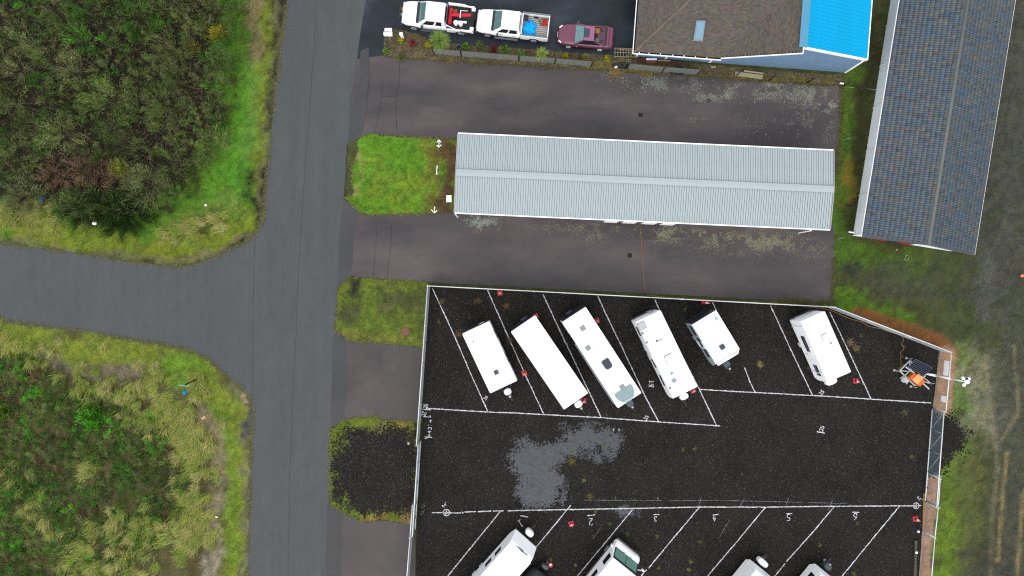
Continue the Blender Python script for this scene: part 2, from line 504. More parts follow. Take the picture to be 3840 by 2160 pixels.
# where things grow, lie bare or have shade painted in: (line, radius, feather, colour, strength) in pixels
PAINT = [
    # top left block
    ([(450, 300)], 900, 200, (46, 42, 28), 1, 'TL'),
    ([(915, -100), (918, 300), (900, 480), (840, 640), (760, 760), (640, 840), (400, 880), (-100, 830)], 70, 40, (94, 136, 38), 1, 'TL'),
    ([(965, -100), (962, 200), (955, 420), (940, 560)], 26, 20, (150, 130, 100), 0.8, 'TL'),
    ([(930, 300), (900, 620), (830, 780)], 55, 40, (96, 154, 42), 0.8, 'TL'),
    ([(1010, -100), (1006, 120), (985, 400), (975, 700)], 16, 14, (132, 146, 46), 0.7, 'TL'),
    ([(100, 860), (300, 900), (560, 940), (760, 930), (900, 840)], 48, 26, (132, 146, 46), 0.9, 'TL'),
    ([(640, 870), (720, 850)], 34, 30, (146, 136, 80), 0.5, 'TL'),
    ([(830, 770), (800, 820)], 26, 26, (138, 128, 74), 0.4, 'TL'),
    ([(60, 800), (200, 820)], 44, 36, (148, 138, 84), 0.6, 'TL'),
    ([(1040, -100), (1040, 150), (1010, 400), (990, 700), (975, 830)], 8, 9, (122, 122, 84), 0.7, 'TL'),
    ([(940, 885), (800, 950), (670, 988), (480, 968), (150, 918), (-60, 892)], 8, 8, (130, 122, 92), 0.8, 'TL'),
    # lower left block
    ([(400, 1700)], 1100, 100, (96, 92, 58), 1, 'BL'),
    ([(-60, 1260), (300, 1310), (600, 1360), (780, 1430), (880, 1560), (900, 1800), (890, 2200)], 60, 40, (134, 148, 54), 1, 'BL'),
    ([(640, 1400), (700, 1390)], 60, 40, (110, 150, 46), 0.8, 'BL'),
    ([(800, 1530), (850, 1650), (875, 1850), (860, 2100)], 28, 20, (112, 150, 44), 0.6, 'BL'),
    ([(140, 1345), (250, 1370), (400, 1390), (500, 1415)], 20, 18, (128, 118, 100), 0.9, 'BL'),
    ([(540, 1480), (640, 1500)], 20, 18, (120, 108, 90), 0.8, 'BL'),
    ([(770, 1540), (790, 1600), (810, 1700), (820, 1800), (800, 1900)], 26, 20, (150, 138, 108), 0.85, 'BL'),
    ([(800, 1960), (790, 2060), (770, 2200)], 28, 16, (168, 158, 134), 0.9, 'BL'),
    ([(880, 1440), (930, 1560), (935, 1800), (925, 2200)], 12, 10, (128, 126, 92), 0.8, 'BL'),
    ([(922, 1500), (936, 1570), (940, 1610)], 15, 6, (92, 92, 92), 1.0, 'BL'),
    ([(905, 1480), (915, 1500)], 9, 6, (178, 160, 132), 0.9, 'BL'),
    # right side
    ([(3500, 900)], 2500, 100, (78, 84, 46), 1, 'R'),
    ([(3190, 260), (3180, 500), (3165, 720), (3160, 900)], 45, 30, (84, 116, 34), 0.9, 'R'),
    ([(3265, 100), (3235, 400), (3205, 700), (3195, 880)], 22, 18, (58, 54, 30), 0.9, 'R'),  # dark strip: shade beside the tiled building painted into the ground
    ([(3160, 620), (3175, 720)], 22, 18, (128, 110, 34), 0.8, 'R'),
    ([(3150, 940), (3300, 980), (3420, 1010)], 40, 36, (88, 122, 38), 0.8, 'R'),
    ([(3190, 990), (3200, 1020)], 16, 12, (58, 60, 55), 0.9, 'R'),
    ([(3300, 1060), (3450, 1070), (3560, 1100)], 40, 40, (74, 74, 62), 0.8, 'R'),
    ([(3130, 1120), (3200, 1160), (3320, 1190), (3400, 1230)], 26, 22, (98, 136, 36), 0.9, 'R'),
    ([(3560, 1080), (3640, 1140), (3600, 1240)], 60, 40, (74, 84, 52), 0.6, 'R'),
    ([(3590, 1330), (3585, 1400)], 34, 26, (122, 140, 72), 0.8, 'R'),
    ([(3640, 1430), (3700, 1500), (3690, 1580)], 62, 60, (140, 140, 114), 0.75, 'R'),
    ([(3720, -100), (3780, 300), (3760, 700), (3720, 1100)], 70, 60, (74, 74, 68), 0.85, 'R'),
    ([(3850, -100), (3830, 700), (3800, 1300), (3800, 2200)], 60, 60, (80, 81, 72), 0.8, 'R'),
    ([(3700, 950), (3700, 1150)], 22, 30, (98, 99, 92), 0.5, 'R'),
    ([(3560, 1520), (3600, 1480)], 40, 30, (104, 134, 66), 0.8, 'R'),
    ([(3560, 1800), (3570, 2000), (3540, 2200)], 50, 34, (112, 140, 42), 0.9, 'R'),
    ([(3650, 1660), (3630, 1800), (3640, 2000), (3620, 2200)], 36, 36, (98, 104, 56), 0.8, 'R'),
    ([(3640, 1660), (3625, 1700)], 16, 12, (96, 124, 48), 0.8, 'R'),
    ([(3700, 2100), (3760, 2200)], 60, 40, (70, 70, 62), 0.8, 'R'),
    ([(3776, 1700), (3762, 1850), (3739, 2102)], 5, 7, (162, 142, 96), 0.6, 'FE'),
    ([(3840, 1840), (3826, 2000), (3810, 2200)], 6, 8, (160, 140, 96), 0.6, 'FE'),
    ([(3800, 1300), (3812, 1450), (3822, 1540), (3790, 1600), (3765, 1640)], 4, 7, (150, 138, 106), 0.5, 'FE'),
    ([(3694, 1340), (3708, 1480), (3722, 1600), (3745, 1760)], 6, 10, (146, 138, 110), 0.5, 'FE'),
    ([(3740, 1760), (3720, 1960), (3715, 2200)], 5, 9, (140, 130, 100), 0.45, 'FE'),
    ([(3220, 1178), (3330, 1212), (3430, 1246), (3520, 1282), (3562, 1322)], 26, 9, (142, 92, 54), 0.95, 'FE'),
    ([(3550, 1330), (3540, 1480), (3530, 1540)], 34, 5, (172, 138, 112), 1.0, 'FE'),
    ([(3492, 1800), (3480, 1900), (3470, 2010), (3455, 2200)], 27, 5, (176, 140, 116), 1.0, 'FE'),
    # grass islands
    ([(1500, 650)], 600, 10, (104, 152, 38), 1, 'G1'),
    ([(1400, 620), (1420, 720), (1560, 690), (1500, 760)], 30, 40, (128, 140, 48), 0.5, 'G1'),
    ([(1640, 560), (1640, 780)], 24, 24, (126, 116, 52), 0.8, 'G1'),
    ([(1695, 540), (1690, 790)], 26, 16, (104, 80, 56), 0.95, 'G1'),
    ([(1330, 720), (1350, 560)], 8, 10, (160, 150, 95), 0.7, 'G1'),
    ([(1450, 1160)], 600, 10, (108, 124, 46), 1, 'G2'),
    ([(1500, 1130), (1570, 1150)], 40, 40, (88, 88, 56), 0.8, 'G2'),
    ([(1325, 1090)], 26, 14, (62, 60, 48), 0.95, 'G2'),
    ([(1300, 1190)], 22, 14, (84, 86, 62), 0.8, 'G2'),
    ([(1290, 1250), (1400, 1270), (1580, 1298)], 10, 10, (132, 132, 62), 0.8, 'G2'),
    ([(1400, 1760)], 600, 10, (112, 128, 46), 1, 'G3'),
    ([(1480, 1590), (1550, 1590)], 20, 14, (150, 138, 58), 0.8, 'G3'),
    ([(1540, 1880), (1530, 1960)], 20, 14, (148, 120, 82), 0.9, 'G3'),
    ([(1370, 1945), (1420, 1935)], 20, 16, (156, 124, 66), 0.85, 'G3'),
    ([(1420, 1595), (1520, 1650)], 24, 20, (120, 100, 74), 0.6, 'G3'),
    ([(2000, 200)], 3000, 10, (104, 94, 70), 1, 'BED'),
    ([(2200, 252), (2700, 290), (3100, 312)], 9, 8, (110, 104, 52), 0.9, 'BED'),
]

def zone_of(x, y):
    z = np.full(np.shape(x), 'R', dtype='<U3')
    z[x < 1150] = 'TL'
    z[(x < 1150) & (y > 1080)] = 'BL'
    return z

def paint(x, y, zone, noisy=True):
    """base colour of soil and low growth, with painted shade, at photograph pixels x, y"""
    x = np.asarray(x, float); y = np.asarray(y, float)
    col = np.tile(np.array(S(90, 92, 60)), (len(x), 1))
    wx = x + (fbm(x, y, 90, 3) - 0.5) * 90 * noisy; wy = y + (fbm(x, y, 90, 9) - 0.5) * 90 * noisy
    wob = fbm(x, y, 34, 21, 5) - 0.5
    fin = fbm(x, y, 7, 27, 2) - 0.5
    for pts, r, fe, c, st, zn in PAINT:
        if zn == 'FE':
            sel = (zone == 'R'); d = seg_dist(x + (wx - x) * 0.12, y + (wy - y) * 0.12, pts); f2 = fe; k = 1.4
        else:
            sel = (zone == zn); d = seg_dist(wx, wy, pts); f2 = fe * 1.5; k = 2.4
        if not sel.any(): continue
        a = sstep(r + f2, r - f2 * 0.5, d + (wob * k + fin * 0.9) * f2) * st * sel
        col = col * (1 - a[:, None]) + np.array(S(*c)) * a[:, None]
    v = (0.50 + 1.0 * fbm(x, y, 13, 31, 3)) * (0.82 + 0.36 * fbm(x, y, 70, 35, 3))
    h = (fbm(x, y, 24, 61, 4) - 0.5) * 0.36
    col = col * v[:, None] * np.stack([1 + h, 1 + h * 0.15, 1 - h * 0.3], -1)
    return np.clip(col * 1.12, 0.002, 0.9)

# ------------------------------------------------------------------ surface materials
def asphalt(name, dark, light, tint, rough=(0.45, 0.85), sx=1.0, sy=1.0, speck=0.25, spec=0.2, streak=None):
    m, nt, b = new_mat(name)
    pos = position(nt)
    big = noise_node(nt, 0.22, 4, 0.55, position(nt, sx, sy))
    mid = noise_node(nt, 1.6, 6, 0.7, position(nt, sx, sy), 0.4)
    fine = noise_node(nt, 45, 3, 0.8, pos)
    c = ramp(nt, big.outputs['Fac'], [(0.3, dark), (0.5, tint), (0.7, light)])
    if streak:
        st_ = noise_node(nt, 1.0, 3, 0.6, position(nt, *streak))
        c = mix(nt, c, ramp(nt, st_.outputs['Fac'], [(0.35, (0.965, 0.965, 0.97)), (0.65, (1.03, 1.03, 1.025))]), 1.0, 'MULTIPLY')
    c = mix(nt, c, ramp(nt, mid.outputs['Fac'], [(0.3, (0.92,) * 3), (0.7, (1.08,) * 3)]), 1.0, 'MULTIPLY')
    c = mix(nt, c, ramp(nt, fine.outputs['Fac'], [(0.3, (1 - speck,) * 3), (0.7, (1 + speck,) * 3)]), 1.0, 'MULTIPLY')
    nt.links.new(c, b.inputs['Base Color'])
    nt.links.new(maprange(nt, big.outputs['Fac'], 0.35, 0.65, rough[0], rough[1]), b.inputs['Roughness'])
    b.inputs['Specular IOR Level'].default_value = spec
    bump(nt, b, fine.outputs['Fac'], 0.25, 0.006)
    return m

ROAD = asphalt('road_asphalt', S(90, 94, 95), S(102, 105, 106), S(96, 99, 101), (0.6, 0.8), 1.0, 0.35, 0.28, streak=(1.3, 0.03, 1))
LOT = asphalt('lot_asphalt', S(76, 72, 74), S(120, 110, 109), S(97, 89, 90), (0.35, 0.75), 0.5, 1.3, 0.2)  # paler bands: stains, and wet sheen painted into the colour
APRON = asphalt('apron_asphalt', S(80, 76, 76), S(114, 105, 103), S(97, 90, 89), (0.4, 0.75), 1.0, 1.0, 0.18)
SEAM = asphalt('old_asphalt_strip', S(76, 76, 78), S(96, 96, 99), S(86, 86, 88), (0.5, 0.8), 1.0, 1.0, 0.25)
DRIVEM = asphalt('wet_drive_asphalt', S(34, 39, 46), S(74, 84, 95), S(50, 57, 67), (0.3, 0.6), 0.8, 1.2, 0.3)

def gravel_mat(name, base, brown, grey):
    m, nt, b = new_mat(name)
    pos = position(nt)
    v = nt.nodes.new("ShaderNodeTexVoronoi"); v.inputs['Scale'].default_value = 22
    nt.links.new(pos, v.inputs['Vector'])
    big = noise_node(nt, 0.35, 5, 0.6, pos)
    c = ramp(nt, v.outputs['Color'], [(0.0, tuple(k * 0.35 for k in base)), (0.45, base), (0.75, brown), (1.0, grey)])
    c = mix(nt, c, ramp(nt, big.outputs['Fac'], [(0.3, (0.72, 0.74, 0.78)), (0.7, (1.4, 1.33, 1.24))]), 1.0, 'MULTIPLY')
    nt.links.new(c, b.inputs['Base Color'])
    b.inputs['Roughness'].default_value = 0.8
    b.inputs['Specular IOR Level'].default_value = 0.12
    bump(nt, b, v.outputs['Distance'], 0.9, 0.03)
    return m
GRAVELM = gravel_mat('black_gravel', S(37, 36, 35), S(55, 51, 46), S(76, 74, 72))

def soil_mat():
    m, nt, b = new_mat('soil_and_turf')
    a = nt.nodes.new("ShaderNodeAttribute"); a.attribute_name = "Col"
    pos = position(nt)
    f1 = noise_node(nt, 9, 6, 0.75, pos); f2 = noise_node(nt, 40, 3, 0.8, pos)
    c = mix(nt, a.outputs['Color'], ramp(nt, f1.outputs['Fac'], [(0.28, (0.42, 0.45, 0.42)), (0.72, (1.6, 1.56, 1.52))]), 1.0, 'MULTIPLY')
    c = mix(nt, c, ramp(nt, f2.outputs['Fac'], [(0.32, (0.55,) * 3), (0.68, (1.45,) * 3)]), 1.0, 'MULTIPLY')
    nt.links.new(c, b.inputs['Base Color'])
    b.inputs['Roughness'].default_value = 0.9
    b.inputs['Specular IOR Level'].default_value = 0.2
    bump(nt, b, f1.outputs['Fac'], 0.8, 0.05)
    return m
SOIL = soil_mat()

# ------------------------------------------------------------------ ground: one sheet, fine where the picture looks, coarse to the horizon
def axis(lim, step, far):
    core = np.arange(-lim, lim + 1e-6, step)
    out = lim + np.cumsum(np.array([1, 2, 4, 8, 16, 32, 64, 128, 256, 500], float))
    return np.concatenate([-out[::-1], core, out])
gx = axis(52.0, 0.25, 1000); gy = axis(34.0, 0.25, 1000)
GX, GY = np.meshgrid(gx, gy)
xs = GX.ravel(); ys = GY.ravel()
gpx, gpy = to_px(xs, ys)
gcol = paint(gpx, gpy, zone_of(gpx, gpy))
far_ = (np.abs(xs) > 52.5) | (np.abs(ys) > 34.5)
gcol[far_] = np.array(S(92, 98, 58))
nx, ny = len(gx), len(gy)
idx = np.arange(nx * ny).reshape(ny, nx)
quads = np.stack([idx[:-1, :-1], idx[:-1, 1:], idx[1:, 1:], idx[1:, :-1]], -1).reshape(-1, 4)
gz = np.zeros_like(xs)
ground = np_mesh('ground', np.stack([xs, ys, gz], -1), quads, SOIL, cols=gcol)
ground['kind'] = 'structure'

# ------------------------------------------------------------------ paved and gravelled surfaces
road = sheet('road', ROAD_L + ROAD_LL + ROAD_R, 0.030, ROAD, jit=0.8, step=14, seed=1)
lot_north = sheet('north_lot_pavement', LOT_N, 0.020, LOT, jit=1.0, seed=2)
lot_middle = sheet('middle_lot_pavement', LOT_M, 0.020, LOT, jit=0.9, seed=3)
sheet('driveway_apron', APRON1, 0.020, APRON, jit=0.9, seed=4)
sheet('driveway_apron', APRON2, 0.020, APRON, jit=0.9, seed=5)
sheet('house_driveway', DRIVE, 0.024, DRIVEM, jit=0.8, seed=6)
gravel_lot = sheet('gravel_lot', GRAVEL, 0.018, GRAVELM, jit=0.8, seed=7)
# strip of older, darker asphalt along the road edge
for i, (pts) in enumerate([
    [(1305, 400), (1385, 330), (1372, 420), (1362, 500), (1340, 518), (1300, 536)],
    [(1278, 800), (1290, 752), (1330, 782), (1336, 830), (1326, 900), (1322, 1000), (1300, 1046), (1266, 1078), (1270, 913)],
    [(1246, 1305), (1254, 1240), (1290, 1262), (1300, 1300), (1304, 1400), (1296, 1500), (1292, 1570), (1242, 1598), (1243, 1482)],
    [(1226, 1905), (1236, 1890), (1284, 1920), (1280, 2050), (1278, 2300), (1218, 2300), (1221, 2160)],
    [(1352, 190), (1384, 178), (1384, 300), (1372, 420), (1355, 410), (1348, 300)]]):
    sheet('asphalt_strip', pts, 0.0235 + 0.001 * i, SEAM, jit=1.4, seed=20 + i)
# long joints and cracks in the asphalt
CRACK = M('crack', S(64, 62, 62), 0.9, var=0.5, scale=1.2)
SEAML = M('road_seam', S(80, 83, 86), 0.9, var=0.12, scale=0.6)
def crack(lines, w, seed, mat=None):
    out = []
    for ln in lines:
        q = []
        for (x1, y1), (x2, y2) in zip(ln[:-1], ln[1:]):
            k = max(1, int(math.hypot(x2 - x1, y2 - y1) / 12))
            q += [(x1 + (x2 - x1) * j / k + (float(fbm(x1 + j * 12, y1 + j * 12, 40, seed)) - 0.5) * 5, y1 + (y2 - y1) * j / k) for j in range(k)]
        q.append(ln[-1]); out.append([tuple(P(x, y)[:2]) for x, y in q])
    v, f = stroke_mesh(out, w, 0.036, w * 0.4, 0.15, seed)
    o = raw_mesh('crack', v, f, mat or CRACK); o['kind'] = 'structure'
    return o
crack([[(1500, 228), (1496, 300), (1486, 380), (1486, 500)], [(1434, 300), (1426, 400), (1412, 470), (1400, 500)], [(1384, 180), (1383, 300), (1372, 440)],
       [(1432, 362), (1482, 364)]], 0.028, 1)
crack([[(1412, 830), (1410, 900), (1402, 1000), (1400, 1040)], [(1468, 840), (1466, 920), (1455, 1000), (1452, 1045)]], 0.025, 2)
crack([[(1192, -100), (1180, 150), (1160, 420), (1140, 700), (1124, 950), (1112, 1200), (1098, 1500), (1086, 1800), (1080, 2200)]], 0.05, 3, SEAML)
crack([[(1303, 545), (1296, 690), (1291, 745)]], 0.09, 4)
crack([[(958, 880), (952, 1000), (950, 1150), (948, 1300), (948, 1500)]], 0.05, 5, SEAML)
crack([[(1364, 155), (1384, 174)]], 0.07, 6)

def turf(name, pts, zone, z=0.05, seed=0, step=0.12, depth=0.06):
    """a low island of turf: its own grid trimmed to the outline, coloured by what grows there"""
    q = densify(pts, 8, 2.6, seed)
    w = [P(x, y) for x, y in q]
    x0 = min(p.x for p in w); x1 = max(p.x for p in w); y0 = min(p.y for p in w); y1 = max(p.y for p in w)
    ax = np.arange(x0, x1 + step, step); ay = np.arange(y0, y1 + step, step)
    X, Y = np.meshgrid(ax, ay)
    poly = [(p.x, p.y) for p in w]
    cx = (X[:-1, :-1] + X[1:, 1:]) / 2; cy = (Y[:-1, :-1] + Y[1:, 1:]) / 2
    keep = in_poly(cx.ravel(), cy.ravel(), poly)
    idx = np.arange(X.size).reshape(X.shape)
    qd = np.stack([idx[:-1, :-1], idx[:-1, 1:], idx[1:, 1:], idx[1:, :-1]], -1).reshape(-1, 4)[keep]
    used = np.unique(qd); remap = np.zeros(X.size, int); remap[used] = np.arange(len(used))
    x = X.ravel()[used]; y = Y.ravel()[used]
    px, py = to_px(x, y)
    zz = z + (fbm(x, y, 0.9, seed + 3) - 0.5) * 0.04
    x = x + (vnoise(x, y, 0.1, 5) - 0.5) * 0.08; y = y + (vnoise(x, y, 0.1, 8) - 0.5) * 0.08
    o = np_mesh(name, np.stack([x, y, zz], -1), remap[qd], SOIL, cols=paint(px, py, np.full(len(px), zone)))
    o['kind'] = 'structure'
    return o
turf('grass_verge', GRASS1, 'G1', 0.06, 41)
turf('grass_verge', GRASS2, 'G2', 0.06, 42)
turf('grass_verge', GRASS3, 'G3', 0.06, 43)
turf('planting_bed', BED, 'BED', 0.07, 45)

# silt-laden puddle and smaller wet films on the black gravel
def puddle(name, cx, cy, poly, thr, seed, z=0.024, step=0.06, mat=None, amp=2.6, sc=1.3, gain=1.1, edge=0.35, clip=None):
    w = [P(x, y) for x, y in poly]
    x0 = min(p.x for p in w) - 1.5; x1 = max(p.x for p in w) + 1.5; y0 = min(p.y for p in w) - 1.5; y1 = max(p.y for p in w) + 1.5
    ax = np.arange(x0, x1 + step, step); ay = np.arange(y0, y1 + step, step)
    X, Y = np.meshgrid(ax, ay); cx = X[:-1, :-1].ravel() + step / 2; cy = Y[:-1, :-1].ravel() + step / 2
    q = [(p.x, p.y) for p in w]
    ins = in_poly(cx, cy, q)
    d = np.full(len(cx), 9e9)
    d = np.minimum(d, seg_dist(cx, cy, q + [q[0]]))
    sd = np.where(ins, d, -d)
    rnd = RNG.uniform(-1, 1, len(cx)) * edge
    val = sd * gain + rnd + (fbm(cx, cy, sc, seed, 6) - 0.5) * amp + (vnoise(cx, cy, 0.13, seed + 5) - 0.5) * 0.5
    keep = val > thr
    if clip is not None:
        kx, ky = to_px(cx, cy); keep &= in_poly(kx, ky, clip)
    idx = np.arange(X.size).reshape(X.shape)
    qd = np.stack([idx[:-1, :-1], idx[:-1, 1:], idx[1:, 1:], idx[1:, :-1]], -1).reshape(-1, 4)[keep]
    used = np.unique(qd); remap = np.zeros(X.size, int); remap[used] = np.arange(len(used))
    o = np_mesh(name, np.stack([X.ravel()[used], Y.ravel()[used], np.full(len(used), z)], -1), remap[qd], mat or PUDM)
    o['kind'] = 'structure'
    return o
PUDM, nt_, b_ = new_mat('silty_puddle')
_n = noise_node(nt_, 2.2, 6, 0.7, position(nt_)); _n2 = noise_node(nt_, 30, 3, 0.8, position(nt_))
_c = ramp(nt_, _n.outputs['Fac'], [(0.3, S(72, 76, 82)), (0.7, S(98, 102, 109))])
nt_.links.new(mix(nt_, _c, ramp(nt_, _n2.outputs['Fac'], [(0.3, (0.82,) * 3), (0.7, (1.15,) * 3)]), 1.0, 'MULTIPLY'), b_.inputs['Base Color'])
b_.inputs['Roughness'].default_value = 0.3
b_.inputs['Specular IOR Level'].default_value = 0.25
puddle('gravel_patch', 0, 0, GRAVEL3, 0.0, 31, z=0.092, mat=GRAVELM, amp=3.0, sc=0.9, gain=1.0, edge=0.6, step=0.08, clip=GRASS3)
puddle('gravel_patch', 0, 0, GRAVEL_E, 0.0, 33, z=0.014, mat=GRAVELM, amp=2.2, sc=0.9, gain=1.0, edge=0.5, step=0.08)
puddle('puddle', 0, 0, [(1905, 1700), (1945, 1655), (2040, 1650), (2110, 1660), (2110, 1720), (2075, 1760), (2115, 1800), (2115, 1885), (2050, 1915), (1965, 1900), (1930, 1850), (1935, 1780)], 0.1, 4, amp=2.0, sc=1.2, edge=0.32, gain=1.0)
puddle('puddle', 0, 0, [(2070, 1640), (2120, 1590), (2290, 1585), (2340, 1640), (2320, 1690), (2240, 1720), (2120, 1690)], 0.35, 6, amp=3.2, sc=1.0, edge=0.45, gain=1.0, z=0.0245)
puddle('puddle', 0, 0, [(2270, 1880), (2360, 1870), (2400, 1930), (2330, 1960), (2280, 1940)], 0.7, 9)
puddle('puddle', 0, 0, [(2130, 1550), (2280, 1560), (2290, 1610), (2150, 1620)], 0.75, 15)
puddle('puddle', 0, 0, [(2560, 1610), (2640, 1600), (2650, 1640), (2590, 1650)], 1.1, 17)
puddle('puddle', 0, 0, [(2290, 1830), (2350, 1820), (2360, 1870), (2290, 1880)], 0.9, 19)
# ------------------------------------------------------------------ spray-painted lines and figures on the gravel
def paint_mat():
    m, nt, b = new_mat('spray_paint')
    n = noise_node(nt, 16, 4, 0.75, position(nt))
    c = ramp(nt, n.outputs['Fac'], [(0.30, S(70, 70, 72)), (0.42, S(205, 205, 212)), (0.7, (0.82, 0.82, 0.85))])
    nt.links.new(c, b.inputs['Base Color']); b.inputs['Roughness'].default_value = 0.8
    return m
def faint_mat():
    m, nt, b = new_mat('worn_paint')
    n = noise_node(nt, 9, 5, 0.8, position(nt))
    c = ramp(nt, n.outputs['Fac'], [(0.45, S(40, 39, 38)), (0.6, S(170, 172, 175))])
    nt.links.new(c, b.inputs['Base Color']); b.inputs['Roughness'].default_value = 0.8
    return m
SPRAY = paint_mat(); FAINT = faint_mat()
_pl = [0]
def pline(pts, w=0.085, mat=None, name='painted_line', z=0.028, parent=None, jit=0.014):
    _pl[0] += 1
    v, f = stroke_mesh([[tuple(P(x, y)[:2]) for x, y in pts]], w, z + 0.0004 * (_pl[0] % 9), jit, 0.11, _pl[0])
    return raw_mesh(name, v, f, mat or SPRAY, parent or gravel_lot)
for pts in [
    [(1622, 1082), (1700, 1250), (1770, 1412), (1831, 1547)],
    [(1829, 1089), (1880, 1205), (1967, 1399), (2039, 1553)],
    [(2036, 1103), (2090, 1220), (2150, 1345), (2255, 1567)],
    [(2241, 1108), (2266, 1165), (2340, 1318), (2415, 1478), (2470, 1582)],
    [(2455, 1124), (2472, 1160), (2540, 1300), (2621, 1458), (2688, 1598)],
    [(2671, 1132), (2686, 1165)], [(2792, 1378), (2812, 1432), (2833, 1474)],
    [(2889, 1146), (2960, 1300), (3047, 1483)],
    [(3111, 1170), (3150, 1250), (3266, 1496)],
    [(1598, 1531), (1831, 1545), (1920, 1548), (2255, 1566), (2470, 1582), (2701, 1597)],
    [(2624, 1460), (2760, 1468), (2880, 1474), (3150, 1489), (3491, 1511)],
    [(1620, 1922), (1730, 1923)], [(1733, 1919), (1737, 1925)], [(1742, 1920), (1785, 1918)], [(1792, 1918), (1842, 1916)], [(1848, 1916), (1888, 1915)],
    [(1904, 1915), (2100, 1911), (2378, 1906), (2622, 1901), (2880, 1901), (3128, 1898), (3300, 1897), (3454, 1896)],
    [(1879, 1914), (1760, 2060), (1650, 2196)],
    [(2140, 1894), (2080, 1968), (2000, 2064)],
    [(2371, 1911), (2270, 2034), (2135, 2196)],
    [(2623, 1901), (2510, 2035), (2432, 2130)], [(2424, 2136), (2372, 2198)],
    [(2869, 1903), (2760, 2034), (2622, 2196)],
    [(3128, 1898), (3052, 1990), (2948, 2106)], [(2944, 2112), (2876, 2196)],
    [(3372, 1898), (3268, 2024), (3128, 2196)],
]:
    pline(pts)
for pts in [[(2040, 1880), (2110, 1877)], [(2190, 1875), (2320, 1876), (2480, 1877)], [(2510, 1877), (2700, 1876), (2880, 1880), (3010, 1884)], [(3030, 1884), (3180, 1888)],
            [(2142, 1858), (2142, 1880)], [(2308, 1862), (2304, 1880)], [(2466, 1864), (2467, 1878)], [(2629, 1862), (2620, 1900)], [(2792, 1864), (2774, 1899)],
            [(2956, 1866), (2947, 1897)], [(3121, 1876), (3104, 1912)], [(1974, 1876), (1952, 1918)], [(2254, 1976), (2222, 2022)]]:
    pline(pts, 0.06, FAINT)
pline([(2734, 1950), (2700, 2010)], 0.05, FAINT)

# figures drawn stroke by stroke (unit box 0..0.6 wide, 0..1 high)
def arc(cx, cy, rx, ry, a0, a1, n=8):
    return [(cx + rx * math.cos(math.radians(a0 + (a1 - a0) * i / n)), cy + ry * math.sin(math.radians(a0 + (a1 - a0) * i / n))) for i in range(n + 1)]
GLYPH = {
    '1': [[(0.12, 0.78), (0.34, 1.0), (0.34, 0.0)], [(0.1, 0.0), (0.56, 0.0)]],
    '2': [arc(0.28, 0.74, 0.26, 0.26, 170, -20) + [(0.05, 0.02), (0.6, 0.04)]],
    '3': [arc(0.26, 0.75, 0.24, 0.23, 150, -80) + arc(0.26, 0.27, 0.29, 0.27, 80, -150)],
    '4': [[(0.36, 1.0), (0.04, 0.38), (0.62, 0.42)], [(0.44, 0.75), (0.40, 0.0)]],
    '5': [[(0.58, 1.0), (0.14, 0.98), (0.10, 0.56)] + arc(0.27, 0.30, 0.28, 0.29, 110, -150)],
    '6': [[(0.5, 1.0), (0.2, 0.7), (0.06, 0.34)] + arc(0.3, 0.28, 0.25, 0.27, 180, -180, 12)],
    '7': [[(0.04, 1.0), (0.58, 0.98), (0.24, 0.0)]],
    "'": [[(0.2, 1.15), (0.12, 0.8)]],
    '_': [[(-0.1, -0.22), (0.75, -0.22)]],
    '-': [[(0.0, 0.5), (0.6, 0.5)]],
    '>': [[(0.0, 0.5), (0.75, 0.5)], [(0.45, 0.78), (0.78, 0.5), (0.45, 0.22)]],
    '<': [[(0.75, 0.5), (0.0, 0.5)], [(0.32, 0.78), (0.0, 0.5), (0.32, 0.22)]],
}
def figure(text, px, py, h_px, ang, adv=0.78, w=0.06, mat=None, under=False, name='painted_figure'):
    """text centred on a photograph pixel, height in pixels, reading direction ang degrees anticlockwise"""
    h = h_px * CAM_H / FPX
    c = P(px, py); ca, sa = math.cos(math.radians(ang)), math.sin(math.radians(ang))
    n = len(text); L = (n - 1) * adv + 0.6
    lines = []
    for i, ch in enumerate(text):
        for ln in GLYPH[ch]:
            lines.append([((x + i * adv - L / 2) * h, (y - 0.5) * h) for x, y in ln])
    if under:
        lines.append([((-L / 2 - 0.05) * h, -0.78 * h), ((L / 2 + 0.1) * h, -0.76 * h)])
    lines = [[(c.x + x * ca - y * sa, c.y + x * sa + y * ca) for x, y in ln] for ln in lines]
    _pl[0] += 1
    v, f = stroke_mesh(lines, w, 0.030 + 0.0004 * (_pl[0] % 9), 0.008, 0.07, _pl[0])
    return raw_mesh(name, v, f, mat or SPRAY, gravel_lot)
figure('1', 1953, 1963, 28, 208, under=False); pline([(1952, 1933), (1980, 1938)], 0.075)
figure('2', 2216, 1956, 25, 180); pline([(2202, 1933), (2231, 1930)], 0.075)
figure('3', 2458, 1946, 18, 180); pline([(2451, 1930), (2473, 1929)], 0.07)
figure('4', 2679, 1944, 20, 180); pline([(2672, 1931), (2694, 1928)], 0.07)
figure('5', 2957, 1940, 24, 180); pline([(2948, 1926), (2970, 1925)], 0.07)
figure('6', 3207, 1937, 25, 180); pline([(3196, 1920), (3222, 1921)], 0.07)
figure('35', 1595, 1523, 11, 80, w=0.06, under=True)
figure('37', 1588, 1552, 11, 70, w=0.06, under=True)
pline([(1586, 1562), (1612, 1564)], 0.07); pline([(1612, 1558), (1616, 1565)], 0.06)
pline([(1584, 1534), (1616, 1537)], 0.07); pline([(1612, 1532), (1615, 1538)], 0.06)
figure("<43'>", 1612, 1606, 13, 84, adv=1.0, w=0.06)
pline([(1592, 1638), (1621, 1640)], 0.07); pline([(1593, 1645), (1612, 1638)], 0.06)
figure("44'", 1669, 1893, 11, 38, w=0.05)
figure("44'", 3448, 1871, 12, -48, w=0.05)
figure('36', 1821, 1492, 11, 55, w=0.06)
